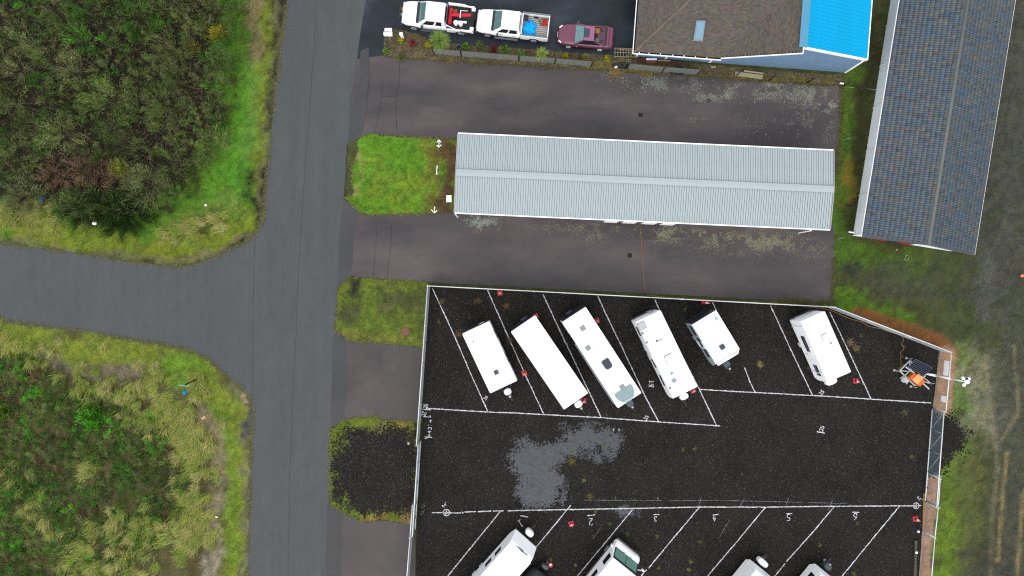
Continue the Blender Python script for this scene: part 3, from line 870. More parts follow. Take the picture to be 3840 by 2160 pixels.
figure('15', 2442, 1437, 16, -96, w=0.065); pline([(2430, 1449), (2452, 1451)], 0.05)
figure('35', 2423, 1566, 12, 60, w=0.055)
figure('35', 3080, 1472, 13, 50, w=0.055)
figure('35', 3081, 1607, 14, 70, w=0.065); pline([(3063, 1618), (3093, 1624)], 0.09)
figure("43'", 1588, 1895, 12, 60, w=0.05, mat=FAINT)
figure('44', 1584, 1923, 12, 60, w=0.05, mat=FAINT)
pline([(2301, 1606), (2302, 1616)], 0.06); pline([(2321, 1606), (2322, 1616)], 0.06)
def ring(px, py, r):
    c = P(px, py); R = r * CAM_H / FPX
    ln = [[(c.x + R * math.cos(2 * math.pi * i / 20), c.y + R * math.sin(2 * math.pi * i / 20)) for i in range(21)],
          [(c.x - R, c.y), (c.x + R, c.y)], [(c.x, c.y - R), (c.x, c.y + R)], [(c.x - R * .5, c.y - R * .6), (c.x + R * .2, c.y + R * .3)]]
    v, f = stroke_mesh(ln, 0.06, 0.034, 0.006, 0.1, int(px))
    return raw_mesh('painted_target', v, f, SPRAY, gravel_lot)
ring(1674, 1922, 12); ring(3435, 1896, 11)
# dimension arrows on the grass island beside the storage building
MARK = M('marking_white', (0.85, 0.85, 0.85), 0.6, var=0.05)
def garrow(lines, name):
    v, f = stroke_mesh([[tuple(P(x, y)[:2]) for x, y in ln] for ln in lines], 0.06, 0.12, 0.004, 0.1, 5)
    o = raw_mesh(name, v, f, MARK); o['kind'] = 'structure'
garrow([[(1647, 526), (1646, 553)], [(1638, 535), (1647, 525), (1655, 535)], [(1638, 545), (1646, 554), (1655, 544)]], 'painted_arrow')
garrow([[(1640, 622), (1638, 640), (1639, 657)]], 'painted_dash')
garrow([[(1631, 775), (1629, 799)], [(1618, 786), (1629, 800), (1640, 789)]], 'painted_arrow')

# ------------------------------------------------------------------ storage building with the grey metal roof
WHITE = M('white_paint', (0.80, 0.80, 0.81), 0.5, var=0.05)
GREYROOF = M('grey_metal_roof', S(200, 213, 216), 0.6, 0.0, 0.05, 1.2, spec=0.3)
REDDOOR = M('red_door', (0.30, 0.012, 0.025), 0.5)
o1 = Vector((-4.46, 5.90, 0)); o2 = Vector((24.76, 4.58, 0))
ang = math.atan2(o2.y - o1.y, o2.x - o1.x); LB = (o2 - o1).length; WB = 6.12
sto = empty('storage_building', o1, ang, 'long low storage building with pale grey ribbed metal roof', 'building')
ZE, ZR = 2.6, 2.92
mb = MB()
mb.box(0.12, LB - 0.12, 0.25, WB - 0.25, 0.0, ZE - 0.05)
mb.build('wall', WHITE, sto)
gb = MB()
for x0, x1 in ((0.125, 0.155), (LB - 0.155, LB - 0.125)):
    gb.add([(x0, 0.26, ZE - 0.05), (x0, WB - 0.26, ZE - 0.05), (x0, WB / 2, ZR - 0.06), (x1, 0.26, ZE - 0.05), (x1, WB - 0.26, ZE - 0.05), (x1, WB / 2, ZR - 0.06)],
           [(0, 1, 2), (5, 4, 3), (0, 3, 4, 1), (1, 4, 5, 2), (2, 5, 3, 0)])
gb.build('gable', WHITE, sto)
# roof sheets: five ribs each, two slopes
RIB = LB / 155.0
def roof_sheet_mesh(nrib, y0, z0, y1, z1):
    prof = []
    for k in range(nrib):
        x = k * RIB
        prof += [(x, 0), (x + RIB * 0.76, 0), (x + RIB * 0.79, -0.055), (x + RIB * 0.95, -0.055), (x + RIB * 0.98, 0)]
    prof.append((nrib * RIB - 0.002, 0))
    v = []; f = []
    for (y, z) in ((y0, z0), (y1, z1)):
        v += [(x, y, z + h) for x, h in prof]
    n = len(prof)
    v += [(x, y, z - 0.08) for (y, z) in ((y0, z0), (y1, z1)) for x in (0, nrib * RIB - 0.002)]
    for i in range(n - 1):
        f.append((i, i + 1, n + i + 1, n + i))
    f.append((2 * n, 2 * n + 2, 2 * n + 3, 2 * n + 1))
    f.append(tuple([2 * n, 2 * n + 1] + list(range(n - 1, -1, -1))))
    f.append(tuple([2 * n + 3, 2 * n + 2] + list(range(n, 2 * n))))
    return v, f
for sl, (ya, yb) in enumerate(((0.0, WB / 2 - 0.03), (WB, WB / 2 + 0.03))):
    v, f = roof_sheet_mesh(5, ya, ZE, yb, ZR)
    first = None
    for k in range(31):
        if first is None:
            first = raw_mesh('roof_sheet', v, f, GREYROOF, sto)
            bm = bmesh.new(); bm.from_mesh(first.data); bmesh.ops.recalc_face_normals(bm, faces=bm.faces); bm.to_mesh(first.data); bm.free()
            o = first
        else:
            o = first.copy(); link(o, sto)
        o.location = (k * 5 * RIB, 0, random.uniform(-0.003, 0.003))
mb = MB()
for sg in (-1, 1):
    mb.add([(0.0, WB / 2, ZR + 0.085), (LB, WB / 2, ZR + 0.085), (LB, WB / 2 + sg * 0.26, ZR + 0.060), (0.0, WB / 2 + sg * 0.26, ZR + 0.060),
            (0.0, WB / 2, ZR + 0.065), (LB, WB / 2, ZR + 0.065), (LB, WB / 2 + sg * 0.26, ZR + 0.045), (0.0, WB / 2 + sg * 0.26, ZR + 0.045)],
           [(0, 1, 2, 3), (7, 6, 5, 4), (2, 6, 7, 3), (0, 3, 7, 4), (1, 5, 6, 2)])
mb.build('ridge_cap', M('ridge_metal', S(204, 217, 220), 0.6, 0, 0.03, 1.0, spec=0.3), sto)
for yy in (-0.10, WB + 0.01):
    mb = MB(); mb.box(-0.02, LB + 0.02, yy, yy + 0.09, ZE - 0.12, ZE + 0.012); mb.build('gutter', WHITE, sto)
for xx in (-0.07, LB + 0.005):
    mb = MB()
    for a, b, za, zb in ((0, WB / 2, ZE, ZR), (WB / 2, WB, ZR, ZE)):
        mb.add([(xx, a, za - 0.14), (xx + 0.06, a, za - 0.14), (xx + 0.06, a, za + 0.045), (xx, a, za + 0.045), (xx, b, zb - 0.14), (xx + 0.06, b, zb - 0.14), (xx + 0.06, b, zb + 0.045), (xx, b, zb + 0.045)],
               [(0, 1, 2, 3), (7, 6, 5, 4), (0, 4, 5, 1), (1, 5, 6, 2), (2, 6, 7, 3), (3, 7, 4, 0)])
    mb.build('rake_trim', M('pale_trim', S(205, 200, 204), 0.5, 0, 0.04), sto)
inv = Matrix.Rotation(-ang, 4, 'Z') @ Matrix.Translation(-o1)
for px in (1866, 2010, 2144, 2634, 2765, 2918):
    u = (inv @ P(px, 830, 0)).x
    mb = MB(); mb.box(u - 0.42, u + 0.42, 0.18, 0.24, 0.05, 2.15); d = mb.build('door', REDDOOR, sto)
for px in (2282, 2348, 2420, 2488):
    u = (inv @ P(px, 830, 0)).x
    mb = MB(); mb.box(u - 0.52, u + 0.52, -0.10, -0.06, 0.9, 2.3); mb.build('shutter', WHITE, sto, bevel=0.01)
    mb = MB(); mb.box(u + 0.53, u + 0.60, -0.10, 0.25, 0.9, 2.3); mb.build('shutter_shade', M('shutter_shade_grey', S(140, 140, 142)), sto)  # grey slabs stand in for the slanted shadows between shutters
mb = MB(); mb.cyl((0.05, -0.14, 0), (0.05, -0.14, ZE - 0.12), 0.05, 8); mb.build('downspout', WHITE, sto)
mb = MB(); mb.cyl((LB - 1.4, -0.16, 0), (LB - 1.4, -0.16, ZE - 0.12), 0.05, 8); mb.build('downspout', WHITE, sto)

# ------------------------------------------------------------------ building with the slate-blue tiled roof
e2 = Vector((0.158, 0.9877, 0)).normalized(); e1 = Vector((e2.y, -e2.x, 0))
tb_o = Vector((27.35, 3.99, 0)); tb_ang = math.atan2(e1.y, e1.x)
TL, TW, TZE, TZR = 22.6, 8.84, 2.42, 3.82
til = empty('tiled_building', tb_o, tb_ang, 'long white building with slate-blue tiled roof at the right edge', 'building')
mb = MB(); mb.box(0.40, TW - 0.40, 0.35, TL - 0.3, 0, TZE); mb.build('wall', M('pale_wall', (0.84, 0.88, 0.91), 0.6, 0, 0.04, 0.8), til)
mb = MB(); mb.add([(0.40, 0.35, TZE), (TW - 0.40, 0.35, TZE), (TW / 2, 0.35, TZR - 0.15), (0.40, 0.6, TZE), (TW - 0.40, 0.6, TZE), (TW / 2, 0.6, TZR - 0.15)],
                  [(0, 1, 2), (5, 4, 3), (0, 3, 4, 1), (1, 4, 5, 2), (2, 5, 3, 0)]); mb.build('gable', WHITE, til)
mb = MB()
for sg in (0, 1):
    x0 = 0 if sg == 0 else TW
    v = [(x0, 0, TZE), (TW / 2, 0, TZR), (TW / 2, TL, TZR), (x0, TL, TZE), (x0, 0, TZE - 0.1), (TW / 2, 0, TZR - 0.1), (TW / 2, TL, TZR - 0.1), (x0, TL, TZE - 0.1)]
    mb.add(v, [(0, 1, 2, 3), (7, 6, 5, 4), (0, 4, 5, 1), (3, 2, 6, 7), (0, 3, 7, 4)])
troof = mb.build('roof', M('roof_underlay', S(40, 44, 50), 0.8), til)
# tiles: barrel-fronted, laid in courses from eave to ridge
SL = math.hypot(TW / 2, TZR - TZE); NC = 13; EXP = SL / NC; TWD = 0.172; NR = int(TL / TWD)
sx, sz = (TW / 2) / SL, (TZR - TZE) / SL
def tile_shape():
    """one tile in (along slope s, along ridge t, lift h): curved across, thick at its lower lip"""
    v = []; n = 4
    for (s, lift) in ((-0.02, 0.052), (EXP + 0.01, 0.004)):
        for k in range(n + 1):
            t = k / n
            v.append((s, t * (TWD - 0.012), lift + 0.036 * math.sin(math.pi * (0.12 + 0.80 * t))))
    m = len(v)
    for k in range(n + 1):
        t = k / n
        v.append((-0.02, t * (TWD - 0.012), -0.004))
    f = [(k, k + 1, n + 2 + k, n + 1 + k) for k in range(n)]
    f += [(m + k, m + k + 1, k + 1, k) for k in range(n)]
    f += [(0, n + 1, m), (n, m + n, 2 * n + 1)]
    return v, f
tsh_v, tsh_f = tile_shape()
TPAL = [S(96, 108, 118), S(86, 106, 122), S(108, 112, 114), S(104, 104, 102), S(90, 114, 134), S(116, 119, 120), S(82, 94, 104), S(116, 114, 110)]
TILEM = M_attr('glazed_tile', 0.4, 0.45, 14, 0.12)
def place_tile(sv, side):
    s, t, h = sv
    if side == 0:
        return (s * sx - h * sz, t, TZE + s * sz + h * sx)
    return (TW - s * sx + h * sz, t, TZE + s * sz + h * sx)
tile_mesh = []
for side in (0, 1):
    row = []
    for c in TPAL:
        m_ = bpy.data.meshes.new('roof_tile')
        vv = [place_tile(p, side) for p in tsh_v]
        base = Vector(place_tile((0, 0, 0), side))
        m_.from_pydata([tuple(Vector(p) - base) for p in vv], [], [tuple(reversed(q)) if side else q for q in tsh_f])
        at = m_.attributes.new("Col", 'FLOAT_COLOR', 'FACE')
        at.data.foreach_set("color", np.tile(np.array([*c, 1.0], np.float32), len(m_.polygons)))
        m_.polygons.foreach_set("use_smooth", [k < 4 for k in range(len(m_.polygons))])
        m_.materials.append(TILEM); m_.update()
        row.append(m_)
    tile_mesh.append(row)
rest_v = []; rest_f = []; rest_c = []
n_single = 0
for side in (0, 1):
    for r in range(NR):
        for c in range(NC):
            u = random.random()
            k = random.choice((0, 1, 4, 6, 0, 1, 4)) if u < 0.62 else random.choice((2, 3, 5, 7))
            s0 = c * EXP; t0 = 0.02 + r * TWD + random.uniform(-0.004, 0.004)
            pxy = to_px(*(Matrix.Rotation(tb_ang, 4, 'Z') @ Vector(place_tile((s0, t0, 0), side)) + tb_o)[:2], 3.0)
            near = side == 0 and 40 < pxy[1] < 1000 and r < 24 and n_single < 300
            if near:
                o = bpy.data.objects.new('roof_tile', tile_mesh[side][k]); link(o, troof)
                o.location = place_tile((s0, t0, random.uniform(0.0, 0.006)), side); n_single += 1
            else:
                o0 = len(rest_v)
                hh = random.uniform(0.0, 0.006)
                rest_v += [place_tile((p[0] + s0, p[1] + t0, p[2] + hh), side) for p in tsh_v]
                rest_f += [[i + o0 for i in (reversed(q) if side else q)] for q in tsh_f]
                rest_c += [tuple(x * random.uniform(0.92, 1.08) for x in TPAL[k])] * len(tsh_f)
o = raw_mesh('roof_tile_field', rest_v, rest_f, TILEM, troof, cols=rest_c, dom='FACE'); o['kind'] = 'stuff'
o.data.polygons.foreach_set('use_smooth', [k % len(tsh_f) < 4 for k in range(len(o.data.polygons))])
mb = MB(); mb.cyl((TW / 2, -0.05, TZR + 0.035), (TW / 2, TL, TZR + 0.035), 0.13, 10); mb.build('ridge_cap', M('ridge_tile', S(128, 130, 126), 0.7, 0, 0.12, 3), til, smooth=True)
mb = MB()
for k in range(30):
    for side in (0, 1):
        s0 = k / 30 * SL
        q = [place_tile((s0 + a, b, h), side) for a, b, h in ((0, -0.05, 0.07), (SL / 30 - 0.015, -0.05, 0.07), (SL / 30 - 0.015, 0.22, 0.055), (0, 0.22, 0.055), (0, -0.05, -0.06), (SL / 30 - 0.015, -0.05, -0.06))]
        mb.add(q, [(0, 1, 2, 3), (0, 4, 5, 1)])
mb.build('verge_tile', M('verge_tile', S(98, 100, 106), 0.7, 0, 0.15, 4), til)
for x0 in (-0.09, TW + 0.0):
    mb = MB(); mb.box(x0, x0 + 0.09, 0, TL, TZE - 0.10, TZE + 0.03); mb.build('gutter', WHITE, til)
for py in (85, 240, 400, 565, 735, 890):
    w = P(3240, py, 0); t = (Matrix.Rotation(-tb_ang, 4, 'Z') @ (w - tb_o)).y
    mb = MB(); mb.cyl((0.36, t, 0.02), (0.36, t, TZE - 0.12), 0.035, 8); mb.build('downspout', WHITE, til)
mb = MB(); mb.cyl((0.30, 0.55, 0.35), (-0.15, 0.55, 0.35), 0.06, 8); mb.build('vent_pipe', WHITE, til)
for (x0, x1, col) in ((0.9, 2.0, 'brown'), (2.1, 3.0, 'red'), (3.9, 4.9, 'red')):
    mb = MB(); mb.box(x0, x1, 0.29, 0.348, 0.05, 2.1)
    mb.build('door', REDDOOR if col == 'red' else M('brown_wood', S(110, 92, 66), 0.8), til)
mb = MB(); mb.box(3.05, 3.85, 0.30, 0.348, 0.05, 2.1); mb.build('door', M('dark_door', S(66, 62, 64)), til)

# ------------------------------------------------------------------ house: brown shingle hip roof, blue gable end, blue metal roof
h_ang = math.atan2(-0.075, 0.997); h_o = P(2381, 193, 2.6); h_o.z = 0
hou = empty('house', h_o, h_ang, 'blue-walled house with brown shingle hip roof and bright blue metal roof', 'house')
EZ = 2.6; PT = 0.45; U1 = 6.71; UR = 12.10; UE = 17.62; ZRG = EZ + PT * (UR - U1); ZEE = 3.46; VN = 10.0
BLUEW = M('blue_siding', S(112, 140, 168, 1.75), 0.6, 0, 0.06, 1.5)
BLUEW2 = M('blue_wall', S(108, 148, 178, 1.75), 0.6, 0, 0.05, 1.0)
mb = MB(); mb.box(0.45, U1 + 0.3, 0.47, VN - 0.4, 0, EZ); mb.build('wall', BLUEW2, hou)
mb = MB(); mb.extr([(U1 + 0.3, 0), (UE, 0), (UE, ZEE - 0.05), (UR, ZRG - 0.12), (U1 + 0.3, EZ + 0.05)], 0.47, VN); mb.build('wall', BLUEW2, hou)
# vertical siding boards on the gable end
BW = 0.172
x = U1 - 0.02
while x < UE - 0.05:
    xm = x + BW / 2
    zt = (EZ + PT * (xm - U1) - 0.10) if xm < UR else (ZRG + (ZEE - ZRG) * (xm - UR) / (UE - UR) - 0.10)
    zt = min(max(zt, EZ - 0.05), 9)
    mb = MB(); mb.box(x, x + BW - 0.016, 0.435, 0.462, 0.12, zt); mb.build('siding_board', BLUEW, hou)
    x += BW
for u in (0.50, 2.88, U1 - 0.22, UE - 0.06):
    mb = MB(); mb.box(u - 0.09, u + 0.09, 0.40, 0.43, 0.1, (EZ if u < U1 else ZEE) - 0.02); mb.build('corner_board', WHITE, hou)
# roof decks
def plate(mb, q, th=0.10):
    q = [Vector(p) for p in q]; n = len(q)
    v = q + [p - Vector((0, 0, th)) for p in q]
    f = [tuple(range(n)), tuple(range(2 * n - 1, n - 1, -1))] + [(i, n + i, n + (i + 1) % n, (i + 1) % n) for i in range(n)]
    mb.add(v, f)
HV = VN / 2; HZ = EZ + PT * HV
mb = MB()
plate(mb, [(0, 0, EZ), (U1, 0, EZ), (U1 + HV, HV, HZ), (HV, HV, HZ)])
plate(mb, [(0, 0, EZ), (HV, HV, HZ), (0, VN, EZ)])
plate(mb, [(HV, HV, HZ), (U1 + HV, HV, HZ), (U1, VN, EZ), (0, VN, EZ)])
plate(mb, [(U1, 0, EZ), (UR, 0, ZRG), (UR, VN, ZRG), (U1 + HV, HV, HZ)])
DECK = M('roof_deck', S(62, 56, 50), 0.9)
hroof = mb.build('roof', DECK, hou)
SHPAL = [S(118, 108, 98), S(108, 100, 92), S(124, 113, 102), S(108, 103, 96), S(116, 105, 96), S(113, 107, 98), S(102, 94, 87)]
SHM = M_attr('asphalt_shingle', 0.85, 0.25, 26, 0.22)
SW_, SE_ = 0.27, 0.125
NPP = 1 / math.sqrt(1 + PT * PT)
sh_v = [(0, 0, 0.022), (SW_ - 0.014, 0, 0.022), (SW_ - 0.014, SE_ + 0.03, 0.006), (0, SE_ + 0.03, 0.006), (0, 0, -0.002), (SW_ - 0.014, 0, -0.002), (SW_ - 0.014, SE_ + 0.03, -0.002), (0, SE_ + 0.03, -0.002)]
sh_f = [(0, 1, 2, 3), (0, 4, 5, 1), (1, 5, 6, 2), (0, 3, 7, 4), (2, 6, 7, 3), (7, 6, 5, 4)]
faces = [  # (origin, along-eave dir, up-slope dir, test(u, v), eave length)
    (Vector((0, 0, EZ)), Vector((1, 0, 0)), Vector((0, NPP, PT * NPP)), lambda u, v: v <= u + 0.1 and (u <= U1 or v >= (u - U1) - 0.14) and v < HV, 12.5),
    (Vector((0, VN, EZ)), Vector((0, -1, 0)), Vector((NPP, 0, PT * NPP)), lambda u, v: u <= v + 0.1 and u <= VN - v and v < 8.5, VN),
    (Vector((U1, VN, EZ)), Vector((0, -1, 0)), Vector((NPP, 0, PT * NPP)), lambda u, v: u >= U1 and (u - U1) >= v - 0.14 and u <= UR and 0.12 < v < 8, VN),
]
sh_var = []
for c in SHPAL:
    row = []
    for (oo, ea, eb, tst, LL) in faces:
        nrm = ea.cross(eb).normalized()
        m_ = bpy.data.meshes.new('shingle')
        m_.from_pydata([tuple(ea * p[0] + eb * p[1] + nrm * p[2]) for p in sh_v], [], sh_f)
        at = m_.attributes.new("Col", 'FLOAT_COLOR', 'FACE'); at.data.foreach_set("color", np.tile(np.array([*c, 1.0], np.float32), 6))
        m_.materials.append(SHM); m_.update(); row.append(m_)
    sh_var.append(row)
sv = []; sf = []; sc_ = []; nsh = 0
for fi, (oo, ea, eb, tst, LL) in enumerate(faces):
    nrm = ea.cross(eb).normalized()
    if nrm.z < 0: nrm = -nrm
    nc = int(6.2 / SE_)
    for r in range(nc):
        offs = (r % 2) * SW_ / 2 + random.uniform(-0.02, 0.02)
        for k in range(-1, int(LL / SW_) + 2):
            a = k * SW_ + offs; b = r * SE_
            p = oo + ea * a + eb * b
            pc = oo + ea * (a + SW_ / 2) + eb * (b + SE_ / 2)
            if not tst(pc.x, pc.y): continue
            ci = random.randrange(len(SHPAL)); lift = random.uniform(0.0, 0.006)
            if fi == 0 and nsh < 300 and r < 16:
                o = bpy.data.objects.new('shingle', sh_var[ci][fi]); link(o, hroof)
                o.location = p + nrm * lift; nsh += 1
            else:
                o0 = len(sv)
                sv += [tuple(p + ea * q[0] + eb * q[1] + nrm * (q[2] + lift)) for q in sh_v]
                sf += [[i + o0 for i in q] for q in sh_f]
                sc_ += [tuple(x * random.uniform(0.9, 1.1) for x in SHPAL[ci])] * 6
o = raw_mesh('shingle_field', sv, sf, SHM, hroof, cols=sc_, dom='FACE'); o['kind'] = 'stuff'
# hip caps (paler) and ridge flashing
mb = MB()
n = 26
for k in range(n):
    a = k / n * HV * 0.99; b = a + HV / n * 1.1
    mb.add([(a, a - 0.13, EZ + PT * (a - 0.10) + 0.035), (a, a, EZ + PT * a + 0.055), (a - 0.13, a, EZ + PT * (a - 0.10) + 0.035),
            (b, b - 0.13, EZ + PT * (b - 0.10) + 0.028), (b, b, EZ + PT * b + 0.045), (b - 0.13, b, EZ + PT * (b - 0.10) + 0.028)], [(0, 3, 4, 1), (1, 4, 5, 2), (0, 1, 2)])
mb.build('hip_cap', M('hip_shingle', S(134, 118, 100), 0.85, 0, 0.12, 6), hroof)
# skylight
hm = Matrix.Rotation(-h_ang, 4, 'Z') @ Matrix.Translation(-h_o)
def on_s_slope(px, py):
    z = 3.3
    for _ in range(6):
        p = hm @ P(px, py, z); z = EZ + PT * p.y
    return Vector((p.x, p.y, z))
sk = [on_s_slope(*p) for p in ((2602, 148), (2632, 150), (2642, 80), (2613, 79))]
mb = MB(); mb.panel(sk, -0.10, 1.10, -0.05, 1.05, 0.13, 0.14); skl = mb.build('skylight', M('skylight_frame', S(150, 160, 168), 0.4), hroof, bevel=0.02)
mb = MB(); mb.panel(sk, 0.04, 0.96, 0.04, 0.96, 0.155, 0.02); mb.build('pane', M('skylight_glass', S(128, 176, 204), 0.15, 0, 0.08, 2.0), hroof, bevel=0.008)
mb = MB(); mb.panel(sk, -0.22, 1.22, -0.07, -0.03, 0.06, 0.06); mb.panel(sk, -0.22, 1.22, 0.86, 0.88, 0.06, 0.06); mb.build('skylight_flashing', M('flashing', S(150, 158, 160), 0.5), hroof)
# blue ribbed metal roof: one panel after another, each with its rib
BLUEM = M('blue_metal_roof', (0.0, 0.28, 0.52), 0.6, 0, 0.06, 1.5, spec=0.1)
PW = 0.285
def blue_panel():
    prof = [(0, 0.0), (PW * 0.62, 0.0), (PW * 0.70, 0.032), (PW * 0.90, 0.032), (PW - 0.004, 0.0)]
    vv = []; ff = []
    for (u, z) in ((UR, ZRG), (UE + 0.05, ZEE - 0.014)):
        vv += [(u, y, z + h + 0.02) for y, h in prof]
    vv += [(u, y, z - 0.06) for (u, z) in ((UR, ZRG), (UE + 0.05, ZEE - 0.014)) for y in (0, PW - 0.004)]
    m = len(prof)
    ff = [(i, m + i, m + i + 1, i + 1) for i in range(m - 1)] + [(2 * m, 2 * m + 1, 2 * m + 3, 2 * m + 2)]
    ff += [tuple([2 * m + 1, 2 * m] + list(range(m))), tuple([2 * m + 2, 2 * m + 3] + list(range(2 * m - 1, m - 1, -1)))]
    return vv, ff
vv, ff = blue_panel()
first = None
for k in range(36):
    if first is None:
        first = raw_mesh('roof_panel', vv, ff, BLUEM, hou)
        bm = bmesh.new(); bm.from_mesh(first.data); bmesh.ops.recalc_face_normals(bm, faces=bm.faces); bm.to_mesh(first.data); bm.free(); o = first
    else:
        o = first.copy(); link(o, hou)
    o.location = (0, 0.47 + k * PW, random.uniform(-0.003, 0.003))
mb = MB()
plate(mb, [(UR - 0.30, 0.40, ZRG + 0.06), (UR + 0.02, 0.40, ZRG + 0.11), (UR + 0.02, VN + 0.6, ZRG + 0.11), (UR - 0.30, VN + 0.6, ZRG + 0.06)], 0.04)
plate(mb, [(UR + 0.02, 0.40, ZRG + 0.11), (UR + 0.30, 0.40, ZRG + 0.045), (UR + 0.30, VN + 0.6, ZRG + 0.045), (UR + 0.02, VN + 0.6, ZRG + 0.11)], 0.04)
mb.build('ridge_cap', M('pale_blue_metal', S(104, 178, 214), 0.45, 0, 0.05), hou)
# fascias and gutters
mb = MB(); mb.add([(UR, 0.36, ZRG - 0.22), (UE + 0.06, 0.36, ZEE - 0.22), (UE + 0.06, 0.36, ZEE + 0.04), (UR, 0.36, ZRG + 0.06), (UR, 0.468, ZRG - 0.22), (UE + 0.06, 0.468, ZEE - 0.22), (UE + 0.06, 0.468, ZEE + 0.04), (UR, 0.468, ZRG + 0.06)],
                  [(0, 1, 2, 3), (7, 6, 5, 4), (0, 4, 5, 1), (3, 2, 6, 7), (1, 5, 6, 2), (0, 3, 7, 4)]); mb.build('fascia', WHITE, hou)
mb = MB(); mb.add([(U1, -0.05, EZ - 0.14), (UR, -0.05, ZRG - 0.14), (UR, -0.05, ZRG + 0.03), (U1, -0.05, EZ + 0.03), (U1, 0.0, EZ - 0.14), (UR, 0.0, ZRG - 0.14), (UR, 0.0, ZRG + 0.03), (U1, 0.0, EZ + 0.03)],
                  [(0, 1, 2, 3), (7, 6, 5, 4), (0, 4, 5, 1), (3, 2, 6, 7), (1, 5, 6, 2), (0, 3, 7, 4)]); mb.build('fascia', WHITE, hou)
mb = MB(); mb.box(UR + 0.003, UR + 0.06, -0.05, 0.40, ZRG - 0.16, ZRG + 0.03); mb.build('fascia', WHITE, hou)
mb = MB(); mb.box(UE + 0.06, UE + 0.14, 0.4, VN + 0.6, ZEE - 0.12, ZEE + 0.0); mb.build('gutter', WHITE, hou)
GUT = M('gutter_inside', S(30, 30, 32), 0.7)
for (x0, x1, y0, y1) in ((-0.12, U1 + 0.05, -0.13, -0.005), (-0.13, -0.005, -0.005, VN)):
    mb = MB(); mb.box(x0, x1, y0, y1, EZ - 0.13, EZ - 0.06); mb.build('gutter', GUT, hou)
    mb = MB()
    if x1 > 1:
        mb.box(x0 - 0.02, x1, y0 - 0.05, y0, EZ - 0.14, EZ + 0.01)
    else:
        mb.box(x0 - 0.05, x0, y0 - 0.17, y1, EZ - 0.14, EZ + 0.01)
    mb.build('gutter_lip', WHITE, hou)
for px in (2397, 2434, 2477, 2524, 2566, 2609, 2652):
    u = (hm @ P(px, 200, EZ)).x
    mb = MB(); mb.box(u - 0.03, u + 0.03, -0.15, 0.01, EZ - 0.05, EZ - 0.005); mb.build('gutter_hanger', WHITE, hou)
# ------------------------------------------------------------------ vehicles
BLACK = M('black_rubber', (0.012, 0.012, 0.013), 0.8)
DARK = M('dark_trim', (0.02, 0.02, 0.022), 0.5)
STEEL = M('galvanised_steel', (0.30, 0.31, 0.32), 0.45, 0.3, 0.12, 8)
CHROME = M('bright_rim', (0.62, 0.62, 0.63), 0.3, 0.5)
TINT = M('dark_glass', (0.012, 0.014, 0.018), 0.1, 0, 0.1)
WSHIELD = M('windshield_glass', S(112, 146, 150), 0.08, 0, 0.25, 2.5)
CARWHITE = M('white_car_paint', (0.82, 0.82, 0.83), 0.3, 0, 0.03, 1.5, coat=0.5)
GREYLOW = M('grey_lower_paint', S(120, 126, 130), 0.45)
LAMP = M('headlamp', (0.75, 0.76, 0.78), 0.15)
REDLAMP = M('tail_lamp', (0.35, 0.01, 0.01), 0.2)

def rot2(a): return math.cos(a), math.sin(a)
def body_ring(x, w, zl, zb, crown):
    half = [(w * 0.80, zl), (w * 0.97, zl + 0.06), (w, zl + 0.20), (w, (zl + zb) / 2), (w * 0.985, zb - 0.14), (w * 0.93, zb - 0.03), (w * 0.80, zb + crown * 0.35), (w * 0.42, zb + crown * 0.9)]
    r = [Vector((x, -y, z)) for y, z in half] + [Vector((x, 0, zb + crown))] + [Vector((x, y, z)) for y, z in reversed(half)]
    return r

def wheel(parent, x, y, r, w, rim_col, side):
    """wheel standing at x, y; side = +1 if its outer face looks to +y"""
    mb = MB(); mb.cyl((x, y - side * w, r), (x, y, r), r, 22)
    wh = mb.build('wheel', BLACK, parent, bevel=0.03, seg=2)
    mb = MB(); mb.cyl((x, y - side * 0.02, r), (x, y + side * 0.012, r), r * 0.62, 18); mb.build('rim', rim_col, wh, bevel=0.01)
    mb = MB()
    mb.cyl((x, y, r), (x, y + side * 0.03, r), r * 0.16, 10)
    for k in range(5):
        a = 2 * math.pi * k / 5 + 0.3
        mb.cyl((x + r * 0.40 * math.cos(a), y + side * 0.006, r + r * 0.40 * math.sin(a)), (x + r * 0.40 * math.cos(a), y + side * 0.0145, r + r * 0.40 * math.sin(a)), r * 0.10, 8)
    mb.build('hub', DARK, wh)
    return wh

def arch(parent, x, y, r, side, z=None):
    mb = MB(); n = 14; v = []
    for k in range(n + 1):
        a = math.pi * k / n
        v.append((x + r * math.cos(a), r * 0.80 + r * math.sin(a) * 0.95))
    mb.extr(v, y - side * 0.05, y + side * 0.004)
    return mb.build('wheel_arch', DARK, parent)

